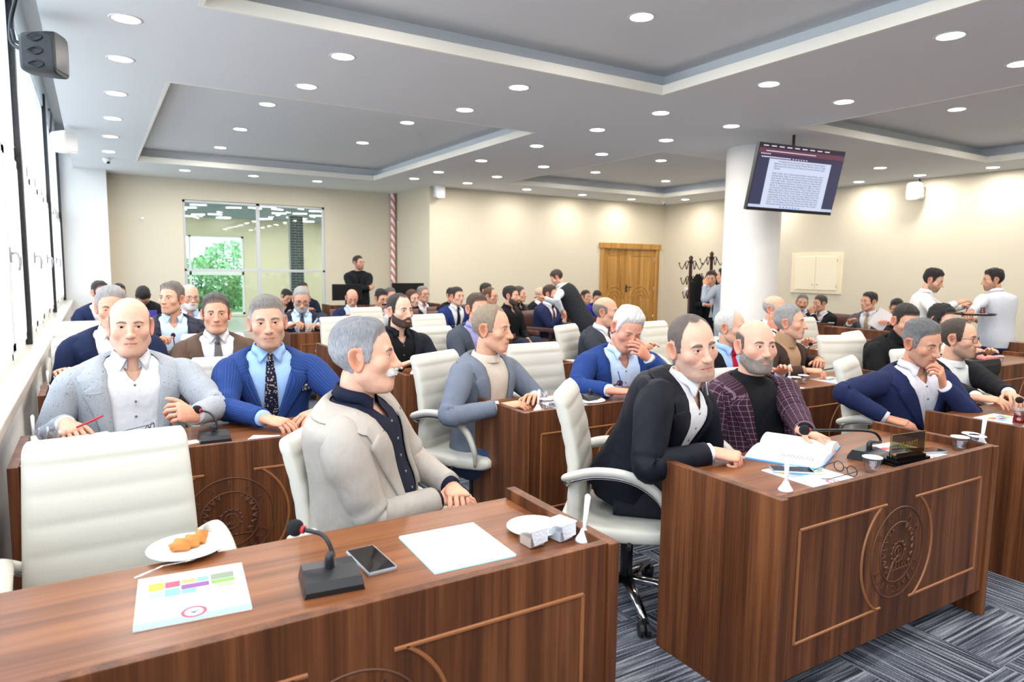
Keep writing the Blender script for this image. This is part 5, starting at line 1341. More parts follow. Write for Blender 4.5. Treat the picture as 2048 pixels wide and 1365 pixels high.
P('smiling grey haired man in blue pinstripe suit with floral tie', 535, 594, 697, -97, Y=3.74, hyaw=-100, hroll=3, lean=9, lod=2, style='button', bulk=1.02, wide=1.1,
  jm=cloth('suit_pin', (38, 62, 118), pattern='pin', rgb2=(66, 94, 156)), sm=BLUE_S, tie=cloth('tie_floral', (28, 30, 56), pattern='floral', rgb2=(176, 154, 122)), pocket=cloth('pocket_floral', (60, 56, 60), pattern='floral', rgb2=(200, 190, 180)),
  hp=dict(style='low', hair=(112, 104, 98), grey=(176, 174, 172), greyamt=.9, top=.012, side=.004, beard=.24, beardc=(120, 106, 98), fw=1.03, brow=(92, 78, 68), nose=1.1, skin=(224, 178, 154)),
  arms={'R': dict(w=at_z(530, 838, .785), hint=(1.0, -.3, -.55), dir=(-.75, .6, -.12), curl=(26, 30, 18)), 'L': dict(w=at_z(640, 822, .785), hint=(.9, -.3, -.5), dir=(-.7, .6, -.1), curl=(26, 30, 18))}, watch='L',
  seatlabel='white office chair of the man in blue pinstripe suit', coff=(-.16, .05))
P('grey haired man with white mustache in beige linen blazer, seen from the side', 729, 641, 784, -34, Y=2.25, hyaw=-27, hpitch=2, lod=2, style='open', bulk=1.18, belly=.05, wide=1.05, pelvis=(.78, 2.30, .54), hunch=.015,
  jm=cloth('blazer_linen', (184, 175, 166), pattern='linen', rgb2=(158, 150, 142)), sm=cloth('polo_navy', (26, 30, 48)), pm=cloth('trousers_beige', (206, 198, 182)),
  hp=dict(style='full', hair=(128, 128, 132), grey=(172, 172, 176), greyamt=.7, top=.013, side=.008, fat=.45, mustache=(226, 222, 218), mous_t=.012, brow=(70, 58, 50), beard=.10, beardc=(170, 160, 155), nose=1.12, ear=1.12, skin=(232, 184, 160)),
  arms={'R': dict(w=at_z(878, 1000, .69), hint=(.9, -.75, -.55), dir=(-.35, .9, .0), curl=(30, 30, 20)), 'L': dict(w=at_z(905, 975, .71), hint=(.9, -.2, -.6), dir=(-.9, .35, .0), curl=(40, 40, 25))},
  seatlabel='white office chair of the man in beige blazer', chair_yaw=-38, coff=(.0, .05), cs=.94)
P('dark haired man in brown jacket, white shirt and patterned tie', 432, 590, 667, -93, Y=5.30, hyaw=-97, lod=1, lean=6, style='button', jm=cloth('jacket_brown', (104, 84, 70), pattern='linen', rgb2=(84, 66, 56)), sm=WHITE_S, tie=cloth('tie_dots', (44, 42, 44), pattern='dots', rgb2=(150, 146, 140)),
  hp=dict(style='full', hair=(74, 68, 66), top=.020, front=.006, side=.010, brow=(60, 50, 44), fat=.1, beard=.12, beardc=(110, 95, 85), skin=(222, 172, 146)), arms=desk_arms, seatlabel='white office chair of the man in brown jacket and tie')
P('man in dark checked jacket and light blue shirt, looking sideways', 343, 565, 632, -88, Y=6.75, hyaw=-128, hpitch=4, lod=1, style='open', jm=cloth('jacket_check', (34, 36, 48), pattern='check', rgb2=(60, 60, 72)), sm=PALE_S, bulk=1.05,
  hp=dict(style='full', hair=(112, 104, 98), top=.022, front=.008, side=.009, brow=(80, 70, 62), beard=.15, beardc=(130, 120, 112)), arms={'R': dict(w=at_y(312, 690, 6.45), hint=(.9, -.2, -.6), dir=(-.4, .5, .6), curl=(60, 60, 40)), 'L': dict(rel=(.15, .3, .785))}, seatlabel='white office chair of the man in checked jacket')
P('grey haired man in navy suit, half hidden behind the bald man', 224, 575, 657, -86, Y=5.30, hyaw=-91, hpitch=-8, lod=1, lean=12, style='button', bulk=1.10, jm=cloth('suit_navy_left', (30, 38, 66)), sm=WHITE_S,
  hp=dict(style='full', hair=(158, 154, 152), top=.016, side=.008, brow=(84, 74, 68), eye=.5, fat=.3), arms={'R': dict(w=at_z(122, 752, .80), hint=(.2, -.5, -.9)), 'L': dict(rel=(.15, .34, .785))}, seatlabel='white office chair by the windows, behind the navy suited man', coff=(-.12, .0))
P('older man with glasses and short white beard in the far left rows', 380, 571, 621, -95, Y=8.2, hyaw=-80, lod=1, jm=BLACK, sm=PALE_S, style='open', glasses={'t': 1.0}, hp=dict(style='reced', hair=(200, 196, 190), side=.006, top=.008, full_beard=.004, beard=.75, beardc=(220, 216, 212), brow=(150, 145, 140)), arms=desk_arms)
P('man in black jacket bowing his head, only dark hair visible', 286, 574, 612, -92, Y=9.3, hyaw=-92, hpitch=-62, lod=0, lean=22, jm=BLACK, sm=BLACK_S, bulk=1.1, hp=dict(style='low', hair=(30, 26, 25), top=.018, side=.012), arms=desk_arms)
P('young man in navy suit by the window, looking to the right', 201, 565, 607, -80, Y=9.5, hyaw=-62, lod=0, jm=NAVY, sm=WHITE_S, hp=dict(style='low', hair=(32, 28, 28), top=.018, side=.008), arms=desk_arms, seatlabel=None)
P('dark haired man hidden behind the grey haired navy suited man', 238, 570, 606, -95, Y=10.4, hyaw=-80, lod=0, jm=BLACK, sm=WHITE_S, hp=dict(style='low', hair=(24, 22, 22), top=.018), arms=desk_arms)
P('man with glasses and grey beard in navy suit, reading his phone', 603, 574, 623, -100, Y=8.35, hyaw=-100, hpitch=-22, lod=1, style='button', jm=cloth('suit_navy_mid', (38, 46, 66)), sm=PALE_S, tie=cloth('tie_grey', (66, 68, 76)), glasses={'t': 1.0}, bulk=1.12, smax=1.2,
  hp=dict(style='full', hair=(168, 164, 160), top=.008, side=.005, full_beard=.003, beard=.7, beardc=(190, 186, 182), brow=(110, 104, 98), eye=.6, fat=.3), arms={'R': dict(w=at_z(592, 657, .83), hint=(1, -.2, -.5), dir=(-.6, .6, .3), curl=(50, 50, 30)), 'L': dict(w=at_z(634, 660, .81), hint=(1, -.2, -.5), dir=(-.6, .6, .2), curl=(40, 40, 30))})
P('man bending low behind the desks in front of the interior window', 572, 583, 604, -100, Y=11.0, hyaw=-60, hpitch=-30, lod=0, lean=25, jm=BLACK, sm=BLACK_S, hp=dict(style='low', hair=(26, 24, 24)), arms=desk_arms)
P('dark haired man sitting behind the man with the phone', 606, 566, 594, -100, Y=11.6, hyaw=-80, lod=0, jm=NAVY2, sm=BLACK_S, hp=dict(style='low', hair=(28, 25, 24)), arms=desk_arms)
# ---- standing at the far wall
P('bearded man in black zip jacket standing with folded arms at the far wall', 717, 513, 540, -100, Y=12.7, hyaw=-62, hpitch=6, lod=1, sit=False, lean=-2, style='zip', jm=cloth('zip_black', (28, 29, 33)), sm=BLACK_S, collar='crew', glasses={'t': 1.0}, Lt=.56,
  hp=dict(style='low', hair=(36, 32, 30), top=.016, side=.006, beard=.6, beardc=(80, 64, 56)),
  arms={'R': dict(rel=(-.10, .20, None), relz=-.28, hint=(1, .3, -.7), dir=(-1, .1, 0), n=(0, 1, .2), curl=(20, 25, 15)), 'L': dict(rel=(-.10, .24, None), relz=-.31, hint=(1, .3, -.7), dir=(-1, .1, .1), n=(0, 1, .2), curl=(20, 25, 15))})
# ---- middle rows, far
P('bald man with glasses in blue suit and dark red tie, looking down', 704, 580, 613, -98, Y=9.75, hyaw=-98, hpitch=-22, lod=1, style='button', jm=NAVY, sm=PALE_S, tie=cloth('tie_wine', (92, 28, 44)), glasses={'t': .8, 'name': 'gold', 'c': (150, 120, 80)}, hp=dict(style='sides', hair=(110, 90, 78), side=.003, eye=.5, beard=.1, skin=(226, 170, 146)), arms=desk_arms)
P('man with thick black hair and mustache in dark checked jacket', 763, 581, 616, -95, Y=9.55, hyaw=-78, hpitch=-10, lod=1, style='open', jm=cloth('jacket_check_brown', (48, 42, 42), pattern='check', rgb2=(62, 54, 52)), sm=WHITE_S, glasses={'t': 1.0}, hp=dict(style='low', hair=(24, 22, 22), top=.020, side=.010, mustache=(30, 26, 24), beard=.3, beardc=(60, 52, 46)), arms=desk_arms)
P('grey haired man behind the mustached man in checked jacket', 781, 577, 606, -95, Y=10.9, hyaw=-80, hpitch=-8, lod=0, jm=BLACK, sm=WHITE_S, hp=dict(style='full', hair=(100, 94, 90), top=.016), arms=desk_arms)
P('woman with long brown hair in black sweater in the audience', 825, 581, 613, -80, Y=10.1, hyaw=-72, hpitch=-6, hroll=8, lod=1, top='sweater', collar='crew', sm=cloth('knit_black', (32, 32, 36)), bulk=.86, hp=dict(style='full', hair=(84, 50, 36), top=.014, side=.010, long=True, nobrow=False, fw=.94, skin=(236, 196, 172)), arms=lap, seat='brown', seatlabel='brown armchair of the woman with long hair')
P('grey haired man with glasses in black jacket beside the long haired woman', 846, 574, 604, -80, Y=10.9, hyaw=-70, lod=1, style='half', jm=BLACK, sm=WHITE_S, glasses={'t': .9}, hp=dict(style='full', hair=(130, 124, 118), top=.014), arms=lap, seat='brown', seatlabel='brown armchair of the grey haired man with glasses')
# ---- middle block rows
P('bearded young man in black shirt and dark blazer behind a glass of tea', 800, 590, 656, -84, Y=5.02, hyaw=-74, hpitch=2, lod=2, style='open', jm=cloth('blazer_black', (30, 32, 42)), sm=BLACK_S, bulk=1.05,
  hp=dict(style='reced', hair=(44, 38, 36), top=.010, side=.004, full_beard=.0012, beard=.62, beardc=(78, 58, 50), fw=1.05, brow=(46, 36, 32), skin=(232, 190, 168)), arms=desk_arms, seatlabel='white office chair of the bearded man in black', coff=(.10, .04))
P('dark haired man in grey blazer and purple shirt, face half hidden', 955, 589, 648, -80, Y=5.15, hyaw=-88, lod=1, lean=8, style='half', jm=cloth('blazer_grey_mid', (70, 76, 86)), sm=cloth('shirt_purple', (110, 104, 170), pattern='dots', rgb2=(200, 200, 230)), hp=dict(style='low', hair=(74, 58, 48), top=.014, front=.004), arms=desk_arms, seatlabel='white office chair of the man in purple shirt', coff=(-.22, .05))
P('thin grey blond man in grey linen blazer and beige t-shirt', 984, 612, 705, -68, Y=3.50, hyaw=-52, hpitch=-2, lod=2, lean=4, style='open', jm=cloth('blazer_grey_linen', (128, 136, 150), pattern='linen', rgb2=(92, 98, 112)), sm=cloth('tee_beige', (206, 194, 180), wr=.6), collar='crew', bulk=.97,
  hp=dict(style='reced', hair=(150, 132, 112), top=.010, side=.006, fw=.95, nose=1.15, brow=(130, 104, 84), skin=(228, 178, 150), beard=.06), pm=cloth('jeans_blue', (62, 78, 108)),
  arms={'R': dict(w=at_z(1000, 815, .74), hint=(1.0, -.7, -.4)), 'L': dict(w=at_z(1070, 795, .76), hint=(1, -.4, -.4))}, seatlabel='white office chair of the man in grey linen blazer', chair_yaw=-62, coff=(-.10, .06))
P('bald man in grey jacket seen from the side, behind the white haired man', 1212, 596, 653, -62, Y=4.95, hyaw=-52, lod=1, style='half', jm=CHAR, sm=WHITE_S, hp=dict(style='sides', hair=(120, 114, 110), side=.005, fat=.3, nose=1.15), arms=desk_arms, seatlabel='white office chair behind the white haired man in blue', coff=(-.1, .0))
P('white haired man in blue suit pressing fingers to his forehead', 1254, 611, 706, -100, Y=3.46, hyaw=-104, hpitch=-26, hroll=-8, lod=2, lean=16, style='open', jm=cloth('suit_royal', (36, 62, 124)), sm=cloth('shirt_sky', (196, 218, 244), wr=.6), bulk=1.12, belly=.03,
  hp=dict(style='full', hair=(226, 224, 222), top=.020, side=.012, fat=.5, eye=.25, brow=(150, 130, 118), skin=(226, 168, 146), messy=.4), watch='L',
  arms={'R': dict(w=at_z(1222, 782, .785), hint=(1, -.3, -.5), dir=(-.8, .5, 0), curl=(45, 45, 30)), 'L': dict(w=at_y(1296, 716, 3.30), hint=(.9, .2, -1.0), dir=(-.75, .25, .55), n=(.45, .9, .1), curl=(30, 45, 30))},
  seatlabel='white ribbed office chair between the grey blazer and the blue suit', coff=(-.42, .10), chair_yaw=-88)
P('stubbled man in black coat and white shirt resting a fist on the desk', 1385, 631, 756, -76, Y=2.08, hyaw=-104, hpitch=-4, hroll=10, lod=2, style='open', top='coat', jm=cloth('coat_navy_black', (20, 23, 32), rough=.6), sm=cloth('shirt_white_crisp', (226, 227, 233), .8, wr=.6), bulk=1.12, pelvis=(2.03, 2.30, .55), kneeyaw=-42,
  hp=dict(style='reced', hair=(104, 92, 86), top=.003, side=.0035, fat=.25, fw=1.03, beard=.42, beardc=(136, 122, 116), brow=(44, 36, 32), browt=1.1, skin=(230, 184, 162), gaze=(-.25, 1, 0)),
  arms={'R': dict(w=at_z(1424, 905, .775), hint=(1.0, -.3, -.7), dir=(-.35, .9, -.05), curl=(70, 75, 50)), 'L': dict(rel=(.12, .20, None), relz=-.36)},
  seatlabel='white office chair of the man in black coat, armrest in view', chair_yaw=-44, coff=(-.10, .03))
P('bald man with grey beard in purple checked blazer and black t-shirt', 1512, 642, 744, -98, Y=2.30, hyaw=-112, hpitch=2, lod=2, lean=-2, style='open', jm=cloth('blazer_plaid', (54, 32, 46), pattern='plaid', rgb2=(150, 122, 138), wr=.4), sm=cloth('tee_black', (22, 23, 27)), collar='crew', bulk=1.10, belly=.06,
  hp=dict(style='sides', hair=(96, 86, 82), side=.004, fat=.55, fw=1.06, full_beard=.0012, beard=.62, beardc=(150, 138, 130), brow=(56, 44, 38), browt=.9, gaze=(-.35, 1, -.02), skin=(230, 182, 160)),
  arms={'L': dict(w=at_z(1622, 884, .775), hint=(.7, -.1, -.9), dir=(.05, 1, -.1), curl=(18, 20, 12)), 'R': dict(rel=(.10, .26, None), relz=-.36)}, seatlabel='white office chair under the man in checked blazer')
P('white haired man in dark suit with red tie, seen from the side', 1462, 621, 690, -92, Y=3.48, hyaw=-70, lod=1, style='button', jm=BLACK, sm=BLUE_S, tie=cloth('tie_red', (176, 22, 44)), hp=dict(style='reced', hair=(214, 210, 206), top=.010, side=.007, brow=(160, 150, 140), skin=(228, 180, 156), nose=1.1), arms=desk_arms, seatlabel='white office chair of the man with red tie')
P('grey haired man in dark brown blazer and tan sweater with clasped hands', 1580, 613, 679, -82, Y=3.42, hyaw=-66, hpitch=3, lod=2, style='open', jm=cloth('blazer_brown', (62, 48, 42)), sm=cloth('sweater_tan', (176, 142, 112)), collar='turtle', bulk=1.02,
  hp=dict(style='full', hair=(142, 142, 142), grey=(168, 166, 164), top=.012, side=.006, beard=.22, beardc=(150, 140, 134), brow=(60, 50, 44), mouth=.6, nose=1.12, skin=(226, 176, 152)),
  arms={'R': dict(w=at_z(1612, 742, .79), hint=(1, -.3, -.5), dir=(-.45, .9, .05), curl=(45, 50, 30)), 'L': dict(w=at_z(1640, 722, .80), hint=(1, -.3, -.5), dir=(-.9, .4, .05), curl=(45, 50, 30))}, seatlabel='white office chair behind the man in tan sweater', coff=(.25, .12))
P('bald man in navy suit with yellow dotted tie, hand on his cheek', 1550, 592, 645, -85, Y=4.6, hyaw=-76, lod=1, style='button', jm=NAVY2, sm=WHITE_S, tie=cloth('tie_yellow', (40, 40, 42), pattern='dots', rgb2=(190, 170, 90)), hp=dict(style='sides', hair=(170, 166, 162), side=.005, fat=.3, skin=(226, 170, 148)),
  arms={'R': dict(w=at_y(1548, 662, 4.45), hint=(.9, .2, -1), dir=(.1, .1, 1), n=(.8, .3, 0), curl=(10, 15, 10)), 'L': dict(rel=(.1, .3, .785))}, seatlabel='white office chair of the man with hand on cheek')
# ---- right block
P('grey haired man in navy suit leaning on his elbow, hand at his mouth', 1844, 644, 730, -106, Y=2.12, hyaw=-102, hpitch=-14, hroll=4, lod=2, style='button', jm=cloth('suit_navy_right', (34, 42, 78)), sm=cloth('shirt_white2', (226, 224, 232), .8, wr=.6), bulk=1.05, lean=4, side=4,
  hp=dict(style='full', hair=(98, 98, 100), grey=(150, 150, 152), greyamt=.5, top=.018, side=.008, beard=.25, beardc=(110, 100, 95), brow=(50, 42, 38), eye=.45, nose=1.12, skin=(216, 164, 138)), pm=cloth('trousers_navy', (30, 36, 60)),
  arms={'R': dict(w=at_z(1775, 838, .70), hint=(1.0, -.35, .15), dir=(-.5, .8, -.1), curl=(25, 30, 18)), 'L': dict(w=at_y(1886, 770, 1.98), hint=(.8, .4, -1.0), dir=(-.45, .2, .85), n=(.5, .85, .1), curl=(45, 55, 35))}, seatlabel='white office chair of the navy suited man with hand at mouth', chair_yaw=-70, coff=(-.16, .10))
P('man with glasses in black cardigan over white t-shirt, at the right edge', 1918, 640, 716, -98, Y=2.28, hyaw=-80, hpitch=0, lod=2, style='open', jm=cloth('cardigan_black', (26, 26, 30)), sm=cloth('tee_white', (220, 220, 220), wr=.6), collar='crew', glasses={'t': 1.0}, bulk=1.03,
  hp=dict(style='reced', hair=(70, 58, 52), top=.008, side=.006, beard=.5, beardc=(110, 92, 82), brow=(66, 52, 44), skin=(226, 180, 156), nose=1.1),
  arms={'R': dict(w=at_z(1985, 812, .785), hint=(1, -.3, -.4), dir=(-.5, .85, 0)), 'L': dict(w=at_z(2040, 800, .785), hint=(1, -.3, -.4))}, seatlabel='white office chair under the man in black cardigan')
P('dark haired man in black jacket and turtleneck looking down', 1811, 611, 675, -110, Y=3.0, hyaw=-118, hpitch=-16, lod=1, style='open', jm=cloth('jacket_black_right', (20, 20, 23)), sm=BLACK_S, collar='turtle', bulk=1.1, lean=12, hp=dict(style='low', hair=(36, 30, 28), top=.012, side=.005, beard=.3, beardc=(70, 58, 52), eye=.4, brow=(36, 30, 28)), arms=desk_arms, seatlabel='white office chair of the man in black turtleneck', coff=(-.30, .08))
P('woman with black bobbed hair and sunglasses on her head', 1884, 613, 668, -100, Y=3.35, hyaw=-96, hpitch=-8, lod=1, top='sweater', collar='crew', sm=BLACK_S, bulk=.9, hp=dict(style='low', hair=(24, 22, 24), top=.022, side=.022, fw=.94, skin=(234, 194, 172), long=True), arms=desk_arms)
# ---- long table by the right wall
P('grey haired man with mustache in dark jacket at the wall table', 1604, 588, 624, 178, X=10.35, hyaw=-140, hpitch=-4, hroll=-8, lod=1, style='open', jm=NAVY2, sm=PALE_S, hp=dict(style='full', hair=(120, 116, 112), top=.014, mustache=(120, 112, 106), beard=.2, fat=.3), arms=desk_arms)
P('man in black jacket whispering with a hand before his mouth', 1640, 592, 623, 170, X=9.75, hyaw=158, hpitch=-4, lod=1, style='open', jm=BLACK, sm=WHITE_S, hp=dict(style='low', hair=(70, 62, 58), top=.014), arms={'L': dict(rel=(.02, .20, None), relz=-.02, hint=(.7, .2, -1), dir=(-.3, .2, .9), n=(.3, 1, 0), curl=(50, 50, 30)), 'R': dict(rel=(.3, .05, .80), hint=(1, -.5, -.2))})
P('man in grey suit and tan tie holding sheets of paper', 1738, 586, 622, -172, X=9.62, hyaw=160, lod=1, style='button', jm=GREYS, sm=WHITE_S, tie=cloth('tie_tan', (176, 152, 128)), hp=dict(style='low', hair=(40, 34, 32), top=.016, side=.006), arms={'L': dict(w=at_x(1775, 645, 9.25), hint=(1, -.2, -.5)), 'R': dict(rel=(.12, .3, .785))})
P('young man behind the sheets of paper at the wall table', 1793, 600, 634, -172, X=10.6, hyaw=-150, hpitch=-18, lod=0, style='open', jm=CHAR, sm=WHITE_S, hp=dict(style='low', hair=(26, 24, 24), top=.018), arms=desk_arms)
# ---- waiters
P('waiter in white shirt facing right, reaching over the tea tray', 1866, 538, 585, -60, d=7.6, hyaw=-74, hpitch=-18, lod=1, sit=False, lean=6, top='shirt', sm=cloth('waiter_white', (226, 224, 220), wr=.6), floor=0, hp=dict(style='low', hair=(30, 26, 25), top=.020, side=.006, beard=.6, beardc=(78, 62, 54), skin=(222, 176, 150)), pm=cloth('trousers_black', (24, 24, 28)), smax=1.0,
  arms={'R': dict(w=at_d(1915, 607, 7.25), hint=(1, -.4, -.6)), 'L': dict(w=at_d(1930, 612, 7.6), hint=(1, -.3, -.6))}, Lt=.55)
P('waiter in white shirt and jeans seen from behind, carrying the tea tray', 1986, 538, 583, 82, d=7.75, hyaw=128, hpitch=-6, lod=1, sit=False, lean=4, top='shirt', sm=cloth('waiter_white2', (220, 222, 230), wr=.7), bulk=1.22, hp=dict(style='low', hair=(34, 29, 27), top=.018, side=.005, beard=.5, beardc=(60, 50, 44), skin=(216, 168, 140)), pm=cloth('jeans_navy', (42, 60, 104)), smax=1.0,
  arms={'L': dict(w=at_d(1938, 628, 7.25), hint=(1, -.2, -.7), curl=(30, 30, 20)), 'R': dict(w=at_d(1950, 640, 7.9), hint=(1, -.3, -.7))}, Lt=.56)
# ---- by the coat stands
P('man beside the coat stand, face turned to the hall', 1423, 541, 572, -130, d=11.6, hyaw=-150, hpitch=-14, lod=1, sit=False, lean=6, style='button', jm=BLACK, sm=WHITE_S, hp=dict(style='low', hair=(60, 48, 42), top=.014), smax=1.0)
P('man in pale grey suit seen from behind, hanging up a coat', 1447, 537, 567, 78, d=10.9, hyaw=118, lod=1, sit=False, lean=3, style='button', jm=cloth('suit_palegrey', (166, 174, 186)), sm=WHITE_S, pm=cloth('trousers_palegrey', (158, 166, 176)), hp=dict(style='low', hair=(24, 22, 22), top=.016), smax=1.0, Lt=.55,
  arms={'L': dict(w=at_d(1410, 571, 10.8), hint=(1, -.2, -.8)), 'R': dict(rel=(.1, .3, None), relz=-.15)})
# ---- audience on brown armchairs
P('man in bright navy suit and dark tie in the audience', 914, 576, 611, -84, Y=8.9, hyaw=-76, lod=1, lean=12, style='button', jm=cloth('suit_bluebright', (36, 52, 104)), sm=WHITE_S, tie=cloth('tie_black', (24, 24, 34)), hp=dict(style='low', hair=(44, 36, 32), top=.014, side=.006, skin=(228, 182, 158)), arms=lap, seat='brown', seatlabel='brown armchair of the man in bright navy suit')
P('dark haired man hidden behind the bright navy suit', 904, 577, 606, -84, Y=10.0, hyaw=-80, lod=0, jm=BLACK, sm=BLACK_S, hp=dict(style='low', hair=(20, 19, 20)), arms=lap)
P('bearded man in black shirt sitting with hands in his lap', 1022, 574, 611, -66, Y=8.1, hyaw=-48, lod=1, top='shirt', sm=BLACK_S, bulk=1.12, lean=4, hp=dict(style='low', hair=(34, 29, 27), top=.014, side=.006, full_beard=.002, beard=.7, beardc=(80, 64, 54), skin=(222, 174, 150)), pm=cloth('jeans_dark2', (44, 50, 62)), arms=lap, seat='brown', seatlabel='brown armchair of the bearded man in black shirt')
P('man behind the bearded man in black shirt', 1039, 574, 604, -66, Y=9.2, hyaw=-50, lod=0, jm=CHAR, sm=BLACK_S, hp=dict(style='full', hair=(76, 66, 60)), arms=lap)
P('man with glasses in pale jacket behind the grey blazer', 981, 577, 610, -72, Y=9.2, hyaw=-52, lod=1, top='sweater', collar='crew', sm=cloth('fleece_cream', (226, 218, 200)), glasses={'t': .9}, hp=dict(style='reced', hair=(92, 66, 48), top=.012, beard=.4, beardc=(130, 96, 74)), arms=lap)
P('dark haired man at the far wall behind the man in pale jacket', 973, 568, 598, -72, Y=10.6, hyaw=-52, lod=0, jm=BLACK, sm=BLACK_S, hp=dict(style='low', hair=(40, 33, 30), top=.016), arms=lap)
P('bald man with glasses in black coat in the audience', 1082, 576, 603, -70, Y=10.2, hyaw=-58, lod=1, style='half', jm=BLACK, sm=WHITE_S, glasses={'t': .9}, hp=dict(style='sides', hair=(180, 175, 170), side=.004), arms=lap, seat='brown', seatlabel='brown armchair of the bald man with glasses')
P('bearded man in blue suit taking a cup from the vested man', 1101, 571, 607, -62, Y=8.6, hyaw=-54, lod=1, style='button', jm=NAVY, sm=WHITE_S, tie=cloth('tie_wine2', (90, 24, 40)), hp=dict(style='low', hair=(60, 44, 36), top=.014, full_beard=.002, beard=.6, beardc=(110, 80, 62)), arms={'R': dict(rel=(.1, .3, None), relz=-.1), 'L': dict(rel=(.1, .3, None), relz=-.40)}, seat='brown', seatlabel='brown armchair of the man taking a cup')
P('man in black quilted vest and grey jeans bending forward, seen from behind', 1114, 541, 571, 124, d=9.6, hyaw=140, hpitch=-34, lod=1, sit=False, lean=34, top='vest', jm=cloth('vest_quilt', (40, 42, 46), pattern='quilt', rgb2=(16, 17, 20)), sm=cloth('shirt_white3', (222, 224, 228), wr=.6), pm=cloth('jeans_grey', (76, 84, 94)), bulk=1.08, hp=dict(style='low', hair=(60, 48, 40), top=.012, side=.005, beard=.3), smax=1.15, Lt=.56, pelvis=tuple(at_d(1172, 652, 9.55)),
  arms={'L': dict(w=at_d(1124, 622, 9.35), hint=(1, -.2, -.8)), 'R': dict(rel=(.1, .34, None), relz=-.2)})
P('man in blue and black sports jacket beside the oak door', 1194, 583, 609, -80, Y=10.3, hyaw=-110, hpitch=-20, lod=0, style='zip', jm=cloth('sport_blue', (40, 40, 150)), sm=BLACK_S, hp=dict(style='low', hair=(22, 20, 20)), arms=lap)
P('dark haired person half hidden behind the vested man', 1172, 581, 608, -80, Y=11.6, hyaw=-80, lod=0, jm=BLACK, sm=BLACK_S, hp=dict(style='low', hair=(48, 40, 36)), arms=lap)
# ------------------------------------------------------------------ empty chairs between the people
chair(.03, 2.13, -87, 'empty white office chair nearest to the windows in the front row', .99)
for px, py, Y, yaw, lab in ((690, 650, 6.72, -80, 'empty white chair right behind the mustached man in beige'), (738, 624, 8.25, -84, 'empty white chair in front of the bald man in blue suit'), (868, 652, 6.75, -78, 'empty white chair beside the bearded man in black'),
    (1316, 660, 4.95, -80, 'empty white chair above the man in black coat'), (1718, 675, 3.32, -76, 'empty white chair left of the man in black turtleneck'), (1603, 660, 4.75, -95, 'white chair behind the man in dark brown blazer'), (168, 635, 6.95, -88, 'white chair by the windows in the fourth row')):
    p = at_y(px, py, Y+.26); chair(p[0], Y, yaw, lab)
chair(5.62, 2.42, -72, 'white chair at the right picture edge')
for x, y, yaw, lab in ((.25, 8.7, -90, 'brown armchair back behind the man in checked jacket'), (6.35, 8.9, -72, 'empty brown armchair beside the vested man'), (4.15, 9.6, -80, 'brown armchair next to the navy suit')):
    armchair(x, y, yaw, lab)
# ------------------------------------------------------------------ things on the desks
TOPZ = DZ0-.034
M_PAPER = mat('paper_white', (250, 250, 252), .6); M_CYAN = mat('paper_cyan', (140, 214, 238), .5); M_PORC = mat('porcelain', (248, 248, 250), .2); M_WPL = mat('white_plastic', (248, 248, 250), .35)
M_CLEAR = glass_thin('clear_plastic', .20, (.90, .93, .97)); M_FOIL = mat('foil_lid', (225, 230, 240), .35, .1, bump=(120, .4))
def brochure(px, py, rz, label, cover=True, w=.235, h=.265, z=None):
    p = at_z(px, py, TOPZ); e = empty('brochure', (p[0], p[1], TOPZ if z is None else z), label, 'brochure', rz=rz)
    MB().box((-w/2, -h/2, 0), (w/2, h/2, .003)).build('page', M_PAPER, e)
    if cover:
        MB().box((-w/2, -h/2, .0031), (w/2, -h/2+.028, .0037)).build('cyan_band', M_CYAN, e)
        tiles = [(0, .5, .8, .5, (248, 190, 40)), (0, 0, .8, .45, (150, 160, 200)), (.85, .55, .8, .4, (190, 60, 90)), (.85, 0, .8, .5, (110, 160, 220)), (1.7, .65, .8, .3, (180, 150, 90)), (1.7, .3, 1.5, .3, (120, 60, 130)), (1.7, 0, .8, .28, (110, 200, 215)), (2.55, .65, .65, .3, (110, 200, 220)), (2.55, 0, 1.0, .28, (200, 215, 235)), (3.3, .6, 1.3, .4, (120, 130, 110)), (3.3, .32, 1.3, .25, (110, 200, 70)), (3.6, 0, 1.0, .28, (150, 160, 130))]
        k = w*.80/4.6
        for i, (x, y, a, b, c) in enumerate(tiles):
            MB().box((-w*.40+x*k, h*.02+y*.085, .0031), (-w*.40+(x+a)*k, h*.02+(y+b)*.085, .0036)).build('picture_tile', mat('print_%d' % i, c, .5), e)
        MB().lathe([(0, .0042), (.024, .0042)], (0, -h/2+.036, 0), 24).build('logo_disc', mat('logo_blue', (190, 210, 235), .5), e)
        MB().lathe([(.019, .0046), (.027, .0046)], (0, -h/2+.036, 0), 28).build('logo_ring', mat('logo_red', (222, 70, 90), .5), e)
        MB().add([(-.012, -h/2+.044, .0047), (0, -h/2+.026, .0047), (.012, -h/2+.044, .0047), (0, -h/2+.036, .0047)], [(0, 1, 3), (1, 2, 3)]).build('logo_bird', mat('logo_navy', (60, 80, 140), .5), e)
        MB().box((w*.08, -.018, .0031), (w*.28, -.013, .0035)).build('caption', mat('print_ink', (120, 120, 130), .6), e)
    return e
def sheet(px, py, rz, label, w=.21, h=.29):
    p = at_z(px, py, TOPZ); o = MB().box((-w/2, -h/2, 0), (w/2, h/2, .002)).build('paper_sheet', M_PAPER); o.location = (p[0], p[1], TOPZ); o.rotation_euler = (0, 0, rz); tag(o, label, 'paper'); return o
M_MIC = mat('mic_black', (30, 32, 36), .35); M_FOAM = mat('mic_foam', (22, 22, 25), .95, bump=(500, .6)); M_RED = mat('mic_red', (200, 40, 50), .4)
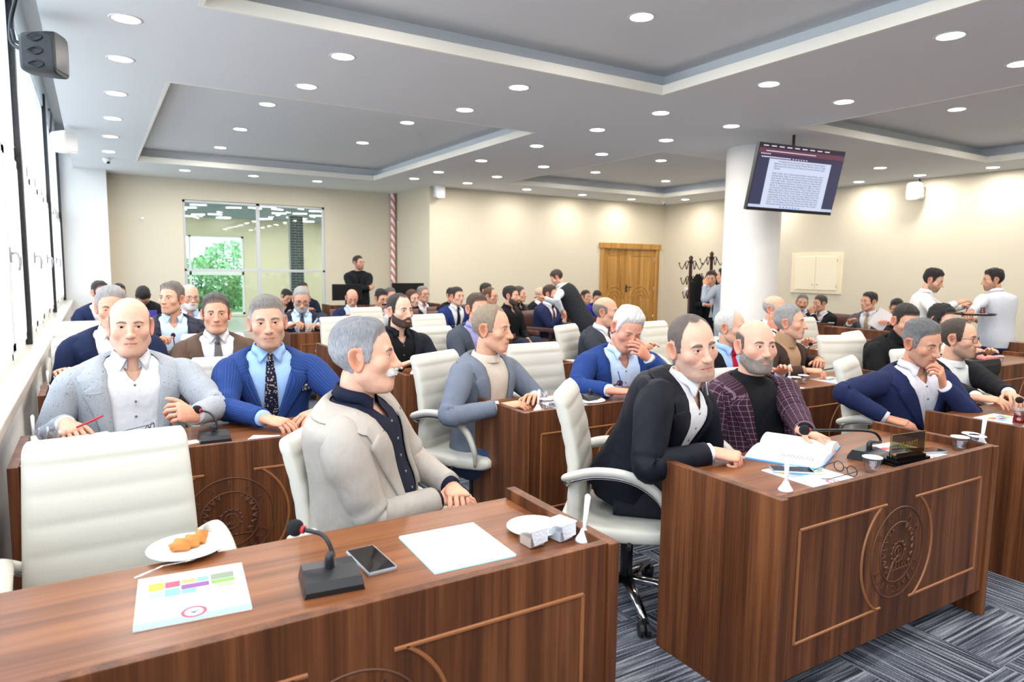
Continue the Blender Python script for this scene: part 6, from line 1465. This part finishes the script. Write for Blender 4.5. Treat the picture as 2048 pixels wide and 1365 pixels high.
def mic(base, pts, label, rz=0.0, s=1.0):
    """gooseneck microphone: base pixel, then (pixel x, pixel y, offset in Y) along the neck up to the foam head"""
    p = at_z(*base, TOPZ); e = empty('microphone', (p[0], p[1], TOPZ), label, 'microphone'); q = MB(); th = None
    V = []
    for y, z0, z1, w in ((-.06, 0, .012, .062), (-.045, 0, .026, .062), (0, 0, .036, .060), (.04, 0, .034, .058), (.055, 0, .010, .058)):
        V += [(-w, y, z0), (w, y, z0), (w*.93, y, z1), (-w*.93, y, z1)]
    c, sn = math.cos(rz), math.sin(rz); V = [(x*c-y*sn, x*sn+y*c, z) for x, y, z in V]
    q.add(np.array(V)*s, grid_faces(5, 4, True)+[(3, 2, 1, 0), (16, 17, 18, 19)]); q.build('mic_base', M_MIC, e)
    W = [np.array([0, 0, .03*s]), np.array([0, 0, .06*s])]+[at_y(a, b, p[1]+dy)-np.array([p[0], p[1], TOPZ]) for a, b, dy in pts]
    MB().tube(W, [.011*s, .009*s]+[.0050*s]*(len(pts)), 10, sub=5).build('gooseneck', M_MIC, e, smooth=True)
    d = unit(W[-1]-W[-2]); h = W[-1]
    MB().tube([h-d*.004, h+d*.006], .0085*s, 12).build('red_ring', M_RED, e)
    MB().tube([h+d*.004, h+d*.010, h+d*.022, h+d*.036, h+d*.043], np.array([.010, .0165, .0185, .0145, .004])*s, 14, sub=2).build('foam_head', M_FOAM, e, smooth=True)
def stick(px, py, label, H=.122, lean=0.0):
    p = at_z(px, py, TOPZ); e = empty('stick_stand', (p[0], p[1], TOPZ), label, 'stick stand')
    MB().lathe([(0, 0), (.026, 0), (.025, .006), (.014, .022), (.009, .034), (0, .036)], (0, 0, 0), 20).build('foot', M_WPL, e, smooth=True)
    MB().tube([(0, 0, .025), (lean*.5, 0, H*.6), (lean, 0, H-.006), (lean, 0, H)], [.007, .0082, .0098, .004], 12, flat=.75).build('stick', M_WPL, e, smooth=True)
def water_cup(px, py, label, s=1.0, lid=True, z=None, pos=None):
    p = at_z(px, py, TOPZ) if pos is None else np.array(pos); e = empty('water_cup', (p[0], p[1], TOPZ if z is None else z), label, 'cup')
    MB().lathe([(0, .001), (.024*s, 0), (.026*s, .01*s), (.0295*s, .030*s), (.031*s, .034*s), (.034*s, .058*s), (.037*s, .060*s), (.0365*s, .062*s)], (0, 0, 0), 22).build('cup_body', M_CLEAR, e, smooth=True)
    if lid: MB().lathe([(0, .0615*s), (.036*s, .0615*s), (.0375*s, .060*s)], (0, 0, 0), 22).build('lid', M_FOIL, e)
    return e
def tea(pos, label, s=1.0):
    e = empty('tea_glass', pos, label, 'glass')
    MB().lathe([(0, .004), (.018*s, .004), (.021*s, .012*s), (.019*s, .03*s), (.0165*s, .042*s), (.020*s, .060*s), (0, .060*s)], (0, 0, 0), 20).build('tea', mat('tea_red', (120, 20, 12), .1, trans=.35, ior=1.33), e, smooth=True)
    MB().lathe([(0, .002), (.021*s, .002), (.0235*s, .012*s), (.0215*s, .03*s), (.0185*s, .043*s), (.0235*s, .078*s), (.0225*s, .078*s), (.0180*s, .044*s)], (0, 0, 0), 20).build('glass_body', glass_thin('tea_glass_clear', .12), e, smooth=True)
    MB().lathe([(0, 0), (.03*s, 0), (.044*s, .006*s), (.045*s, .008*s), (.028*s, .003*s), (0, .002)], (0, 0, 0), 22).build('saucer', M_PORC, e, smooth=True)
def plate(px, py, label, r=.095, pos=None):
    p = at_z(px, py, TOPZ) if pos is None else np.array(pos); o = MB().lathe([(0, .002), (r*.55, 0), (r*.6, .002), (r*.95, .013), (r, .016), (r*.97, .017), (r*.62, .008), (0, .006)], (0, 0, 0), 40).build('plate', M_PORC, smooth=True)
    o.location = (p[0], p[1], TOPZ if pos is None else p[2]); tag(o, label, 'plate'); return p
def phone(px, py, rz, label, w=.073, h=.155, z=None, pos=None, rx=0.0):
    p = at_z(px, py, TOPZ) if pos is None else np.array(pos); e = empty('smartphone', (p[0], p[1], (TOPZ if z is None else z) if pos is None else p[2]), label, 'phone', rz=rz); e.rotation_euler = (rx, 0, rz)
    MB().box((-w/2, -h/2, 0), (w/2, h/2, .009), bev=.004).build('case', mat('phone_case', (176, 182, 190), .2, .3), e); MB().box((-w/2+.004, -h/2+.004, .0088), (w/2-.004, h/2-.004, .0096)).build('screen', mat('phone_screen', (14, 14, 16), .06), e)
def spectacles(px, py, rz, label):
    p = at_z(px, py, TOPZ+.004); e = empty('eyeglasses', (p[0], p[1], TOPZ+.004), label, 'eyeglasses', rz=rz); f = MB(); w = np.linspace(0, 2*np.pi, 19)
    for s in (-1, 1):
        f.tube([(s*.034+.025*math.cos(a), 0, .020+.019*math.sin(a)) for a in w], .0018, 6, False); f.tube([(s*.059, 0, .026), (s*.062, .01, .026), (s*.050, .11, .004), (s*.030, .135, .0)], .0016, 6, sub=2)
        MB().add([(s*.034+.025*math.cos(a), 0, .020+.019*math.sin(a)) for a in w[:-1]], [tuple(range(18))]).build('lens', glass_thin('lens_glass', .06), e)
    f.tube([(-.010, 0, .022), (0, .0, .026), (.010, 0, .022)], .0018, 6); f.build('frame', mat('specs_black', (20, 20, 22), .3), e, smooth=True)
# front left desk
brochure(386, 1190, math.radians(-5), 'printed brochure with coloured picture tiles and red round logo, front left')
brochure(912, 1093, math.radians(-2), 'blank white back of a brochure in front of the mustached man', cover=False)
MB().box((-.1175, -.1325, -.0005), (.1175, .1325, .0004)).build('under_cover', M_CYAN, bpy.data.objects['brochure.001']).location = (-.004, -.005, .0006)
p = plate(373, 1104, 'white plate with a bitten pastry', r=.098)
def pastry(x, y, z):
    rs = np.random.RandomState(3); e = empty('pastry', (x, y, z), 'bitten golden brown pastry on the white plate', 'pastry')
    mm = mat('pastry_crust', (196, 128, 62), .6, bump=(60, .6), noise=(28, .45))
    for c, r in (((-.014, -.004, .014), (.030, .022, .017)), ((.012, .006, .015), (.026, .021, .018)), ((.036, .018, .018), (.020, .017, .019))):
        a = np.linspace(0, 2*np.pi, 16, endpoint=False); b = np.linspace(-math.pi/2, math.pi/2, 10); A, Bq = np.meshgrid(a, b); D3 = np.stack([np.cos(A)*np.cos(Bq), np.sin(A)*np.cos(Bq), np.sin(Bq)], -1).reshape(-1, 3)
        V = D3*np.array(r)*(1+wob(D3*3, 5, 2.2, .35))[:, None]+np.array(c); MB().add(V, grid_faces(10, 16, True)).build('piece', mm, e, smooth=True)
pastry(p[0]+.002, p[1]+.006, TOPZ+.007)
f0 = at_z(342, 1132, TOPZ+.016); o = MB().tube([(-.085, -.012, -.004), (-.02, 0, .004), (.04, .010, -.002), (.06, .014, -.004)], [.005, .003, .004, .006], 8, flat=.4).build('fork', M_CHROME, smooth=True); o.location = tuple(f0); o.rotation_euler = (0, 0, math.radians(8)); tag(o, 'small fork resting on the rim of the pastry plate', 'fork')
mic((660, 1166), [(666, 1110, .015), (655, 1082, .03), (640, 1068, .05), (606, 1060, .08)], 'gooseneck microphone on the front left desk', rz=math.radians(-6), s=1.15)
phone(742, 1124, math.radians(2), 'grey smartphone beside the front left microphone', w=.080, h=.165)
plate(1070, 1062, 'empty white plate behind the dessert cups', r=.085)
def dessert(px, py, label, c, rz):
    p = at_z(px, py, TOPZ); e = empty('dessert_cup', (p[0], p[1], TOPZ), label, 'cup', rz=rz)
    s = .031; V = [(-s*.8, -s*.8, 0), (s*.8, -s*.8, 0), (s*.8, s*.8, 0), (-s*.8, s*.8, 0), (-s, -s, .052), (s, -s, .052), (s, s, .052), (-s, s, .052)]
    MB().add(V, [(3, 2, 1, 0), (0, 1, 5, 4), (1, 2, 6, 5), (2, 3, 7, 6), (3, 0, 4, 7)]).build('tub', M_CLEAR, e)
    MB().box((-s*.78, -s*.78, .003), (s*.78, s*.78, .030)).build('pudding', mat('pudding_'+label[:4], c, .5), e)
    MB().box((-s*1.1, -s*1.1, .052), (s*1.1, s*1.1, .0545)).add([(-s, -s*1.1, .053), (s*.9, -s*1.1, .053), (s*.8, -s*1.25, .018), (-s*.7, -s*1.2, .012)], [(0, 1, 2, 3)]).build('foil_lid', M_FOIL, e)
dessert(1064, 1090, 'opened dessert cup with peeled foil lid', (214, 190, 170), .1); dessert(1120, 1078, 'blue lidded dessert cup next to the opened one', (240, 240, 240), .2)
stick(1168, 1082, 'white stick on a round foot at the corner of the front left desk', .135, .01)
# front middle desk
stick(1571, 982, 'white stick on a round foot at the left corner of the emblem desk', .118)
brochure(1622, 952, math.radians(-2), 'printed brochure under the phone beside the eyeglasses')
phone(1583, 945, math.radians(52), 'smartphone lying on the brochure of the emblem desk', z=TOPZ+.004)
spectacles(1690, 948, math.radians(75), 'black eyeglasses lying folded on the emblem desk')
water_cup(1743, 945, 'clear water cup standing before the name plate')
mic((1738, 918), [(1761, 885, .01), (1752, 868, .02), (1728, 862, .04), (1680, 861, .09), (1618, 861, .14)], 'gooseneck microphone pointing left on the emblem desk', rz=math.radians(10), s=1.15)
brochure(1812, 905, math.radians(-3), 'printed brochure behind the glass name plate')
phone(1852, 906, math.radians(70), 'silver smartphone on the brochure behind the name plate', z=TOPZ+.004)
p = at_z(1812, 925, TOPZ); e = empty('name_plate', (p[0], p[1], TOPZ), 'smoked glass name plate with gold lettering on a stepped black base', 'name plate', rz=math.radians(-6))
for k in range(3): MB().box((-.115+.01*k, -.045+.012*k, .011*k), (.115-.01*k, .045-.012*k, .011*(k+1)), bev=.002).build('base_step', mat('gloss_black', (10, 10, 12), .08), e)
gp = MB().box((-.105, -.004, .034), (.105, .004, .125), bev=.001).build('glass_plate', glass_thin('smoked_glass', .10, (.40, .37, .30)), e)
V, Fc = text_mesh('AK PARTİ', .026, .0004); MB().add(np.stack([V[:, 0], -V[:, 2]-.0055, V[:, 1]+.08], 1), Fc).build('lettering', mat('gold_print', (150, 122, 48), .4, .4), gp)
MB().tube([(-.105, -.005, .034), (-.105, -.005, .125), (.105, -.005, .125), (.105, -.005, .034)], .0012, 4).build('gold_edge', MATS['gold_print'], gp)
for k, (x, y) in enumerate(((1918, 901), (1940, 894), (1952, 899))): water_cup(x, y, ('left', 'rear', 'right')[k]+' one of three clear water cups at the right of the emblem desk')
stick(1963, 892, 'white stick on a round foot at the right corner of the emblem desk', .13, .012)
# open document: bound pages
p = at_z(1588, 905, TOPZ); e = empty('open_document', (p[0], p[1], TOPZ), 'thick blue edged document lying open in front of the man in black coat', 'document', rz=math.radians(24))
MB().box((-.235, -.15, 0), (.215, .15, .006), bev=.001).build('cover', mat('cover_blue', (86, 160, 226), .4), e)
def leaf(x0, x1, h, bulge, n=14):
    u = np.linspace(0, 1, n); x = x0+(x1-x0)*u; z = .007+h*np.sin(np.pi*np.clip(u, 0, 1))**.7*bulge+.012*(1-u); V = np.concatenate([np.stack([x, np.full(n, y), z], 1) for y in (-.145, .145)]+[np.stack([x, np.full(n, y), np.full(n, .006)], 1) for y in (-.145, .145)])
    F_ = []
    for i in range(n-1): F_ += [(i, i+1, n+i+1, n+i), (i, 2*n+i, 2*n+i+1, i+1), (n+i+1, 3*n+i+1, 3*n+i, n+i)]
    F_ += [(n-1, 3*n-1, 4*n-1, 2*n-1)]; return V, F_
V, F_ = leaf(0, -.225, .020, .6); MB().add(V, [f[::-1] for f in F_]).build('page_block', M_PAPER, e, smooth=False)
V, F_ = leaf(0, .205, .034, 1.0); MB().add(V, F_).build('page_block', M_PAPER, e, smooth=False)
tx = MB()
for r in range(16):
    for a, b in ((-.20, -.13), (-.11, -.03)):
        if r < 11: tx.box((a, -.11+r*.012, .0235), (b-.02*(r % 3 == 0), -.107+r*.012, .0239))
tx.build('printed_lines', mat('print_ink', (120, 120, 130), .6), e)
# second row left
stick(68, 888, 'white stick on a round foot beside the man in speckled blazer', .125); mic((428, 880), [(434, 858, .01), (430, 838, .02), (418, 826, .04), (402, 822, .07)], 'gooseneck microphone between the speckled blazer and the pinstripe suit', s=1.05)
for k, (x, y) in enumerate(((92, 885), (115, 893))): water_cup(x, y, ('empty', 'second empty')[k]+' plastic cup near the window end of the second desk', lid=False)
sheet(185, 873, .3, 'note paper under the hand of the man in speckled blazer', .15, .1); sheet(528, 876, -.5, 'white paper slip in front of the pinstripe suit', .12, .08); sheet(378, 886, .2, 'small paper slip beside the second row microphone', .08, .06); spectacles(300, 866, 1.2, 'thin eyeglasses lying before the man in speckled blazer')
q = at_z(172, 852, .80); o = MB().tube([(-.035, 0, .0), (.03, .02, .022), (.065, .032, .036)], [.004, .005, .0045], 10).build('pen', mat('pen_red', (206, 40, 52), .35), smooth=True); o.location = (q[0], q[1]-.02, .80); tag(o, 'red and white ballpoint pen held by the bald man', 'pen')
# second row middle
stick(1076, 822, 'white stick on a round foot in front of the grey linen blazer', .118, .006)
for k, (x, y) in enumerate(((1092, 820), (1108, 816))): water_cup(x, y, ('nearer', 'farther')[k]+' water cup in front of the grey linen blazer')
water_cup(1086, 806, 'empty clear cup behind the water cups of the linen blazer man', lid=False, s=1.05)
brochure(1138, 812, math.radians(-3), 'printed brochure in front of the white haired man'); plate(1178, 805, 'white plate half hidden by the chair of the man in black coat'); phone(1125, 815, .3, 'black phone on the brochure of the second row', z=TOPZ+.004); mic((1180, 800), [(1186, 790, .01), (1196, 784, .03), (1236, 768, .10)], 'microphone in front of the white haired man, neck pointing right')
q = at_z(1238, 772, .80); o = MB().tube([(0, 0, 0), (-.012, .03, .09)], .004, 8).build('pen', mat('pen_blue', (40, 60, 150), .35), smooth=True); o.location = (q[0], q[1]-.03, .80); tag(o, 'blue pen held by the white haired man', 'pen')
# third row middle
stick(827, 748, 'white stick on a round foot in front of the bearded man', .118)
for k, (x, y) in enumerate(((840, 746), (860, 743), (872, 741))): water_cup(x, y, ('first', 'second', 'third')[k]+' water cup from the stick of the bearded man')
q = at_z(853, 735, TOPZ); tea((q[0], q[1], TOPZ), 'glass of red tea in front of the bearded man in black')
# left rows further back
stick(97, 781, 'white stick on a round foot by the window, third row', .12); stick(112, 712, 'white stick on a round foot by the window, fourth row', .12)
mic((350, 710), [(349, 690, .0), (348, 684, .01), (347, 676, .02)], 'upright microphone in front of the man in checked jacket'); sheet(395, 742, 0, 'paper sheet in front of the brown jacket', .2, .14)
water_cup(598, 668, 'clear cup in front of the man reading his phone', lid=False); q = at_d(628, 650, 6.95); phone(0, 0, math.radians(-100), 'black smartphone held by the man with grey beard', pos=(q[0], q[1], q[2]), rx=1.0)
# right rows
stick(1578, 762, 'white stick on a round foot in front of the tan sweater', .118)
for k, (x, y) in enumerate(((1590, 772), (1606, 768))): water_cup(x, y, ('left', 'right')[k]+' of two water cups before the man in tan sweater')
mic((1700, 752), [(1706, 738, .0), (1690, 732, .02), (1660, 738, .05), (1618, 746, .08)], 'microphone pointing left in front of the man with clasped hands'); brochure(1672, 762, -.05, 'brochure in front of the man with clasped hands'); sheet(1600, 780, .1, 'white slip under the water cups in the second row', .18, .1)
mic((1660, 702), [(1666, 690, .0), (1660, 682, .02), (1640, 684, .05), (1625, 688, .08)], 'lone microphone on the desk before the round column'); sheet(1645, 702, 0, 'paper sheet under the lone microphone', .3, .2)
q = at_z(2036, 852, TOPZ); tea((q[0], q[1], TOPZ), 'glass of red tea on the desk at the right edge', 1.25); brochure(2022, 842, 0, 'brochure beside the glass of tea at the right edge'); sheet(2040, 848, 0, 'paper napkin under the right tea glass', .1, .1)
mic((2075, 830), [(2080, 806, .0), (2070, 798, .02), (2046, 800, .05)], 'microphone at the right picture edge near the black cardigan')
for k, (x, y) in enumerate(((1985, 728), (1998, 726))): water_cup(x, y, ('small', 'second small')[k]+' cup on the desk behind the black cardigan')
q = at_z(1960, 716, TOPZ+.14); bg = empty('black_bag', (q[0], q[1], TOPZ), 'black bag on the desk behind the man in black cardigan', 'bag'); MB().box((-.20, -.08, 0), (.20, .08, .13), bev=.04).build('bag_body', mat('bag_black', (18, 18, 20), .6), bg, smooth=False); MB().tube([(-.1, 0, .12), (-.06, 0, .17), (.06, 0, .17), (.1, 0, .12)], .01, 8, sub=4).build('handle', MATS['bag_black'], bg); MB().box((-.06, -.06, .131), (.16, .05, .15), bev=.006).build('scarf', cloth('scarf_stripe', (220, 140, 130), pattern='check', rgb2=(220, 225, 225)), bg)
# wall table
for k, (px, py) in enumerate(((1622, 652), (1634, 653), (1662, 655))): q = at_x(px, py, 8.9); water_cup(0, 0, ('left', 'middle', 'right')[k]+' cup on the long wall table', pos=(q[0], q[1]), s=1.2)
pp = at_x(1762, 640, 9.2); o = MB().box((-.105, -.001, -.14), (.105, .001, .14)).build('paper_sheet', M_PAPER); o.location = tuple(pp); o.rotation_euler = (math.radians(12), math.radians(32), math.radians(-55)); tag(o, 'white sheets held up by the man in grey suit', 'paper')
# tray between the waiters
q = at_d(1946, 630, 7.35); tr_ = empty('serving_tray', tuple(q), 'dark round edged tray with tea held between the waiters', 'tray'); MB().lathe([(0, 0), (.20, 0), (.215, .018), (.21, .018), (.195, .006), (0, .006)], (0, 0, 0), 32).build('tray_dish', mat('tray_brown', (60, 26, 22), .35), tr_, smooth=True)
tea((q[0]+.09, q[1]-.05, q[2]+.007), 'glass of red tea at the right end of the tray', 1.2); tea((q[0]+.02, q[1]+.06, q[2]+.007), 'glass of tea at the back of the tray', 1.1); plate(0, 0, 'white plate of snacks on the tray', r=.075, pos=(q[0]-.08, q[1]-.02, q[2]+.006))
# small things in the far rows
hb_p = at_d(908, 650, 9.4); hbg = empty('handbag', (hb_p[0], hb_p[1], .50), 'black shiny handbag on the lap of the long haired woman', 'handbag'); MB().box((-.17, -.06, 0), (.17, .06, .13), bev=.03).build('bag_body', mat('bag_gloss', (14, 14, 16), .2), hbg); MB().tube([(-.12, 0, .12), (-.08, 0, .2), (.08, 0, .2), (.12, 0, .12)], .008, 8, sub=4).build('handle', MATS['bag_gloss'], hbg)
q = at_d(293, 608, 7.6); o = MB().box((-.10, -.02, 0), (.10, .02, .13), bev=.004).build('blue_box', mat('box_blue', (62, 50, 150), .5)); o.location = (q[0], q[1], .86); tag(o, 'small blue box in front of the man bowing his head', 'box')
sgp = at_y(1886, 620, 3.33); sg = MB(); w = np.linspace(0, 2*np.pi, 13)
for s in (-1, 1): sg.tube([(s*.034+.024*math.cos(a), 0, .018*math.sin(a)) for a in w], .003, 6, False).tube([(s*.058, 0, .006), (s*.075, .11, -.02)], .0025, 6)
sg.tube([(-.01, 0, .004), (.01, 0, .004)], .0025, 6); o = sg.build('sunglasses', mat('sunglass_frame', (70, 68, 72), .2, .4)); o.location = (sgp[0]-.03, sgp[1]-.06, sgp[2]-.005); o.rotation_euler = (.7, 0, math.radians(-10)); tag(o, 'sunglasses pushed up on the black bobbed hair', 'sunglasses')
for px, py, w_, lab in ((285, 437, .06, 'small wall hook plate left of the interior window'), (796, 445, .03, 'thin cable stub on the wall beside the striped pipe')):
    q = at_y(px, py, YA-.01) if px < 700 else at_x(px, py, XB-.005); o = MB().box((-w_/2, -.008, -.02), (w_/2, .008, .02), bev=.003).tube([(0, 0, -.02), (0, -.01, -.10)], .005, 6).build('wall_hook', M_PVC); o.location = tuple(q); tag(o, lab, 'hook')
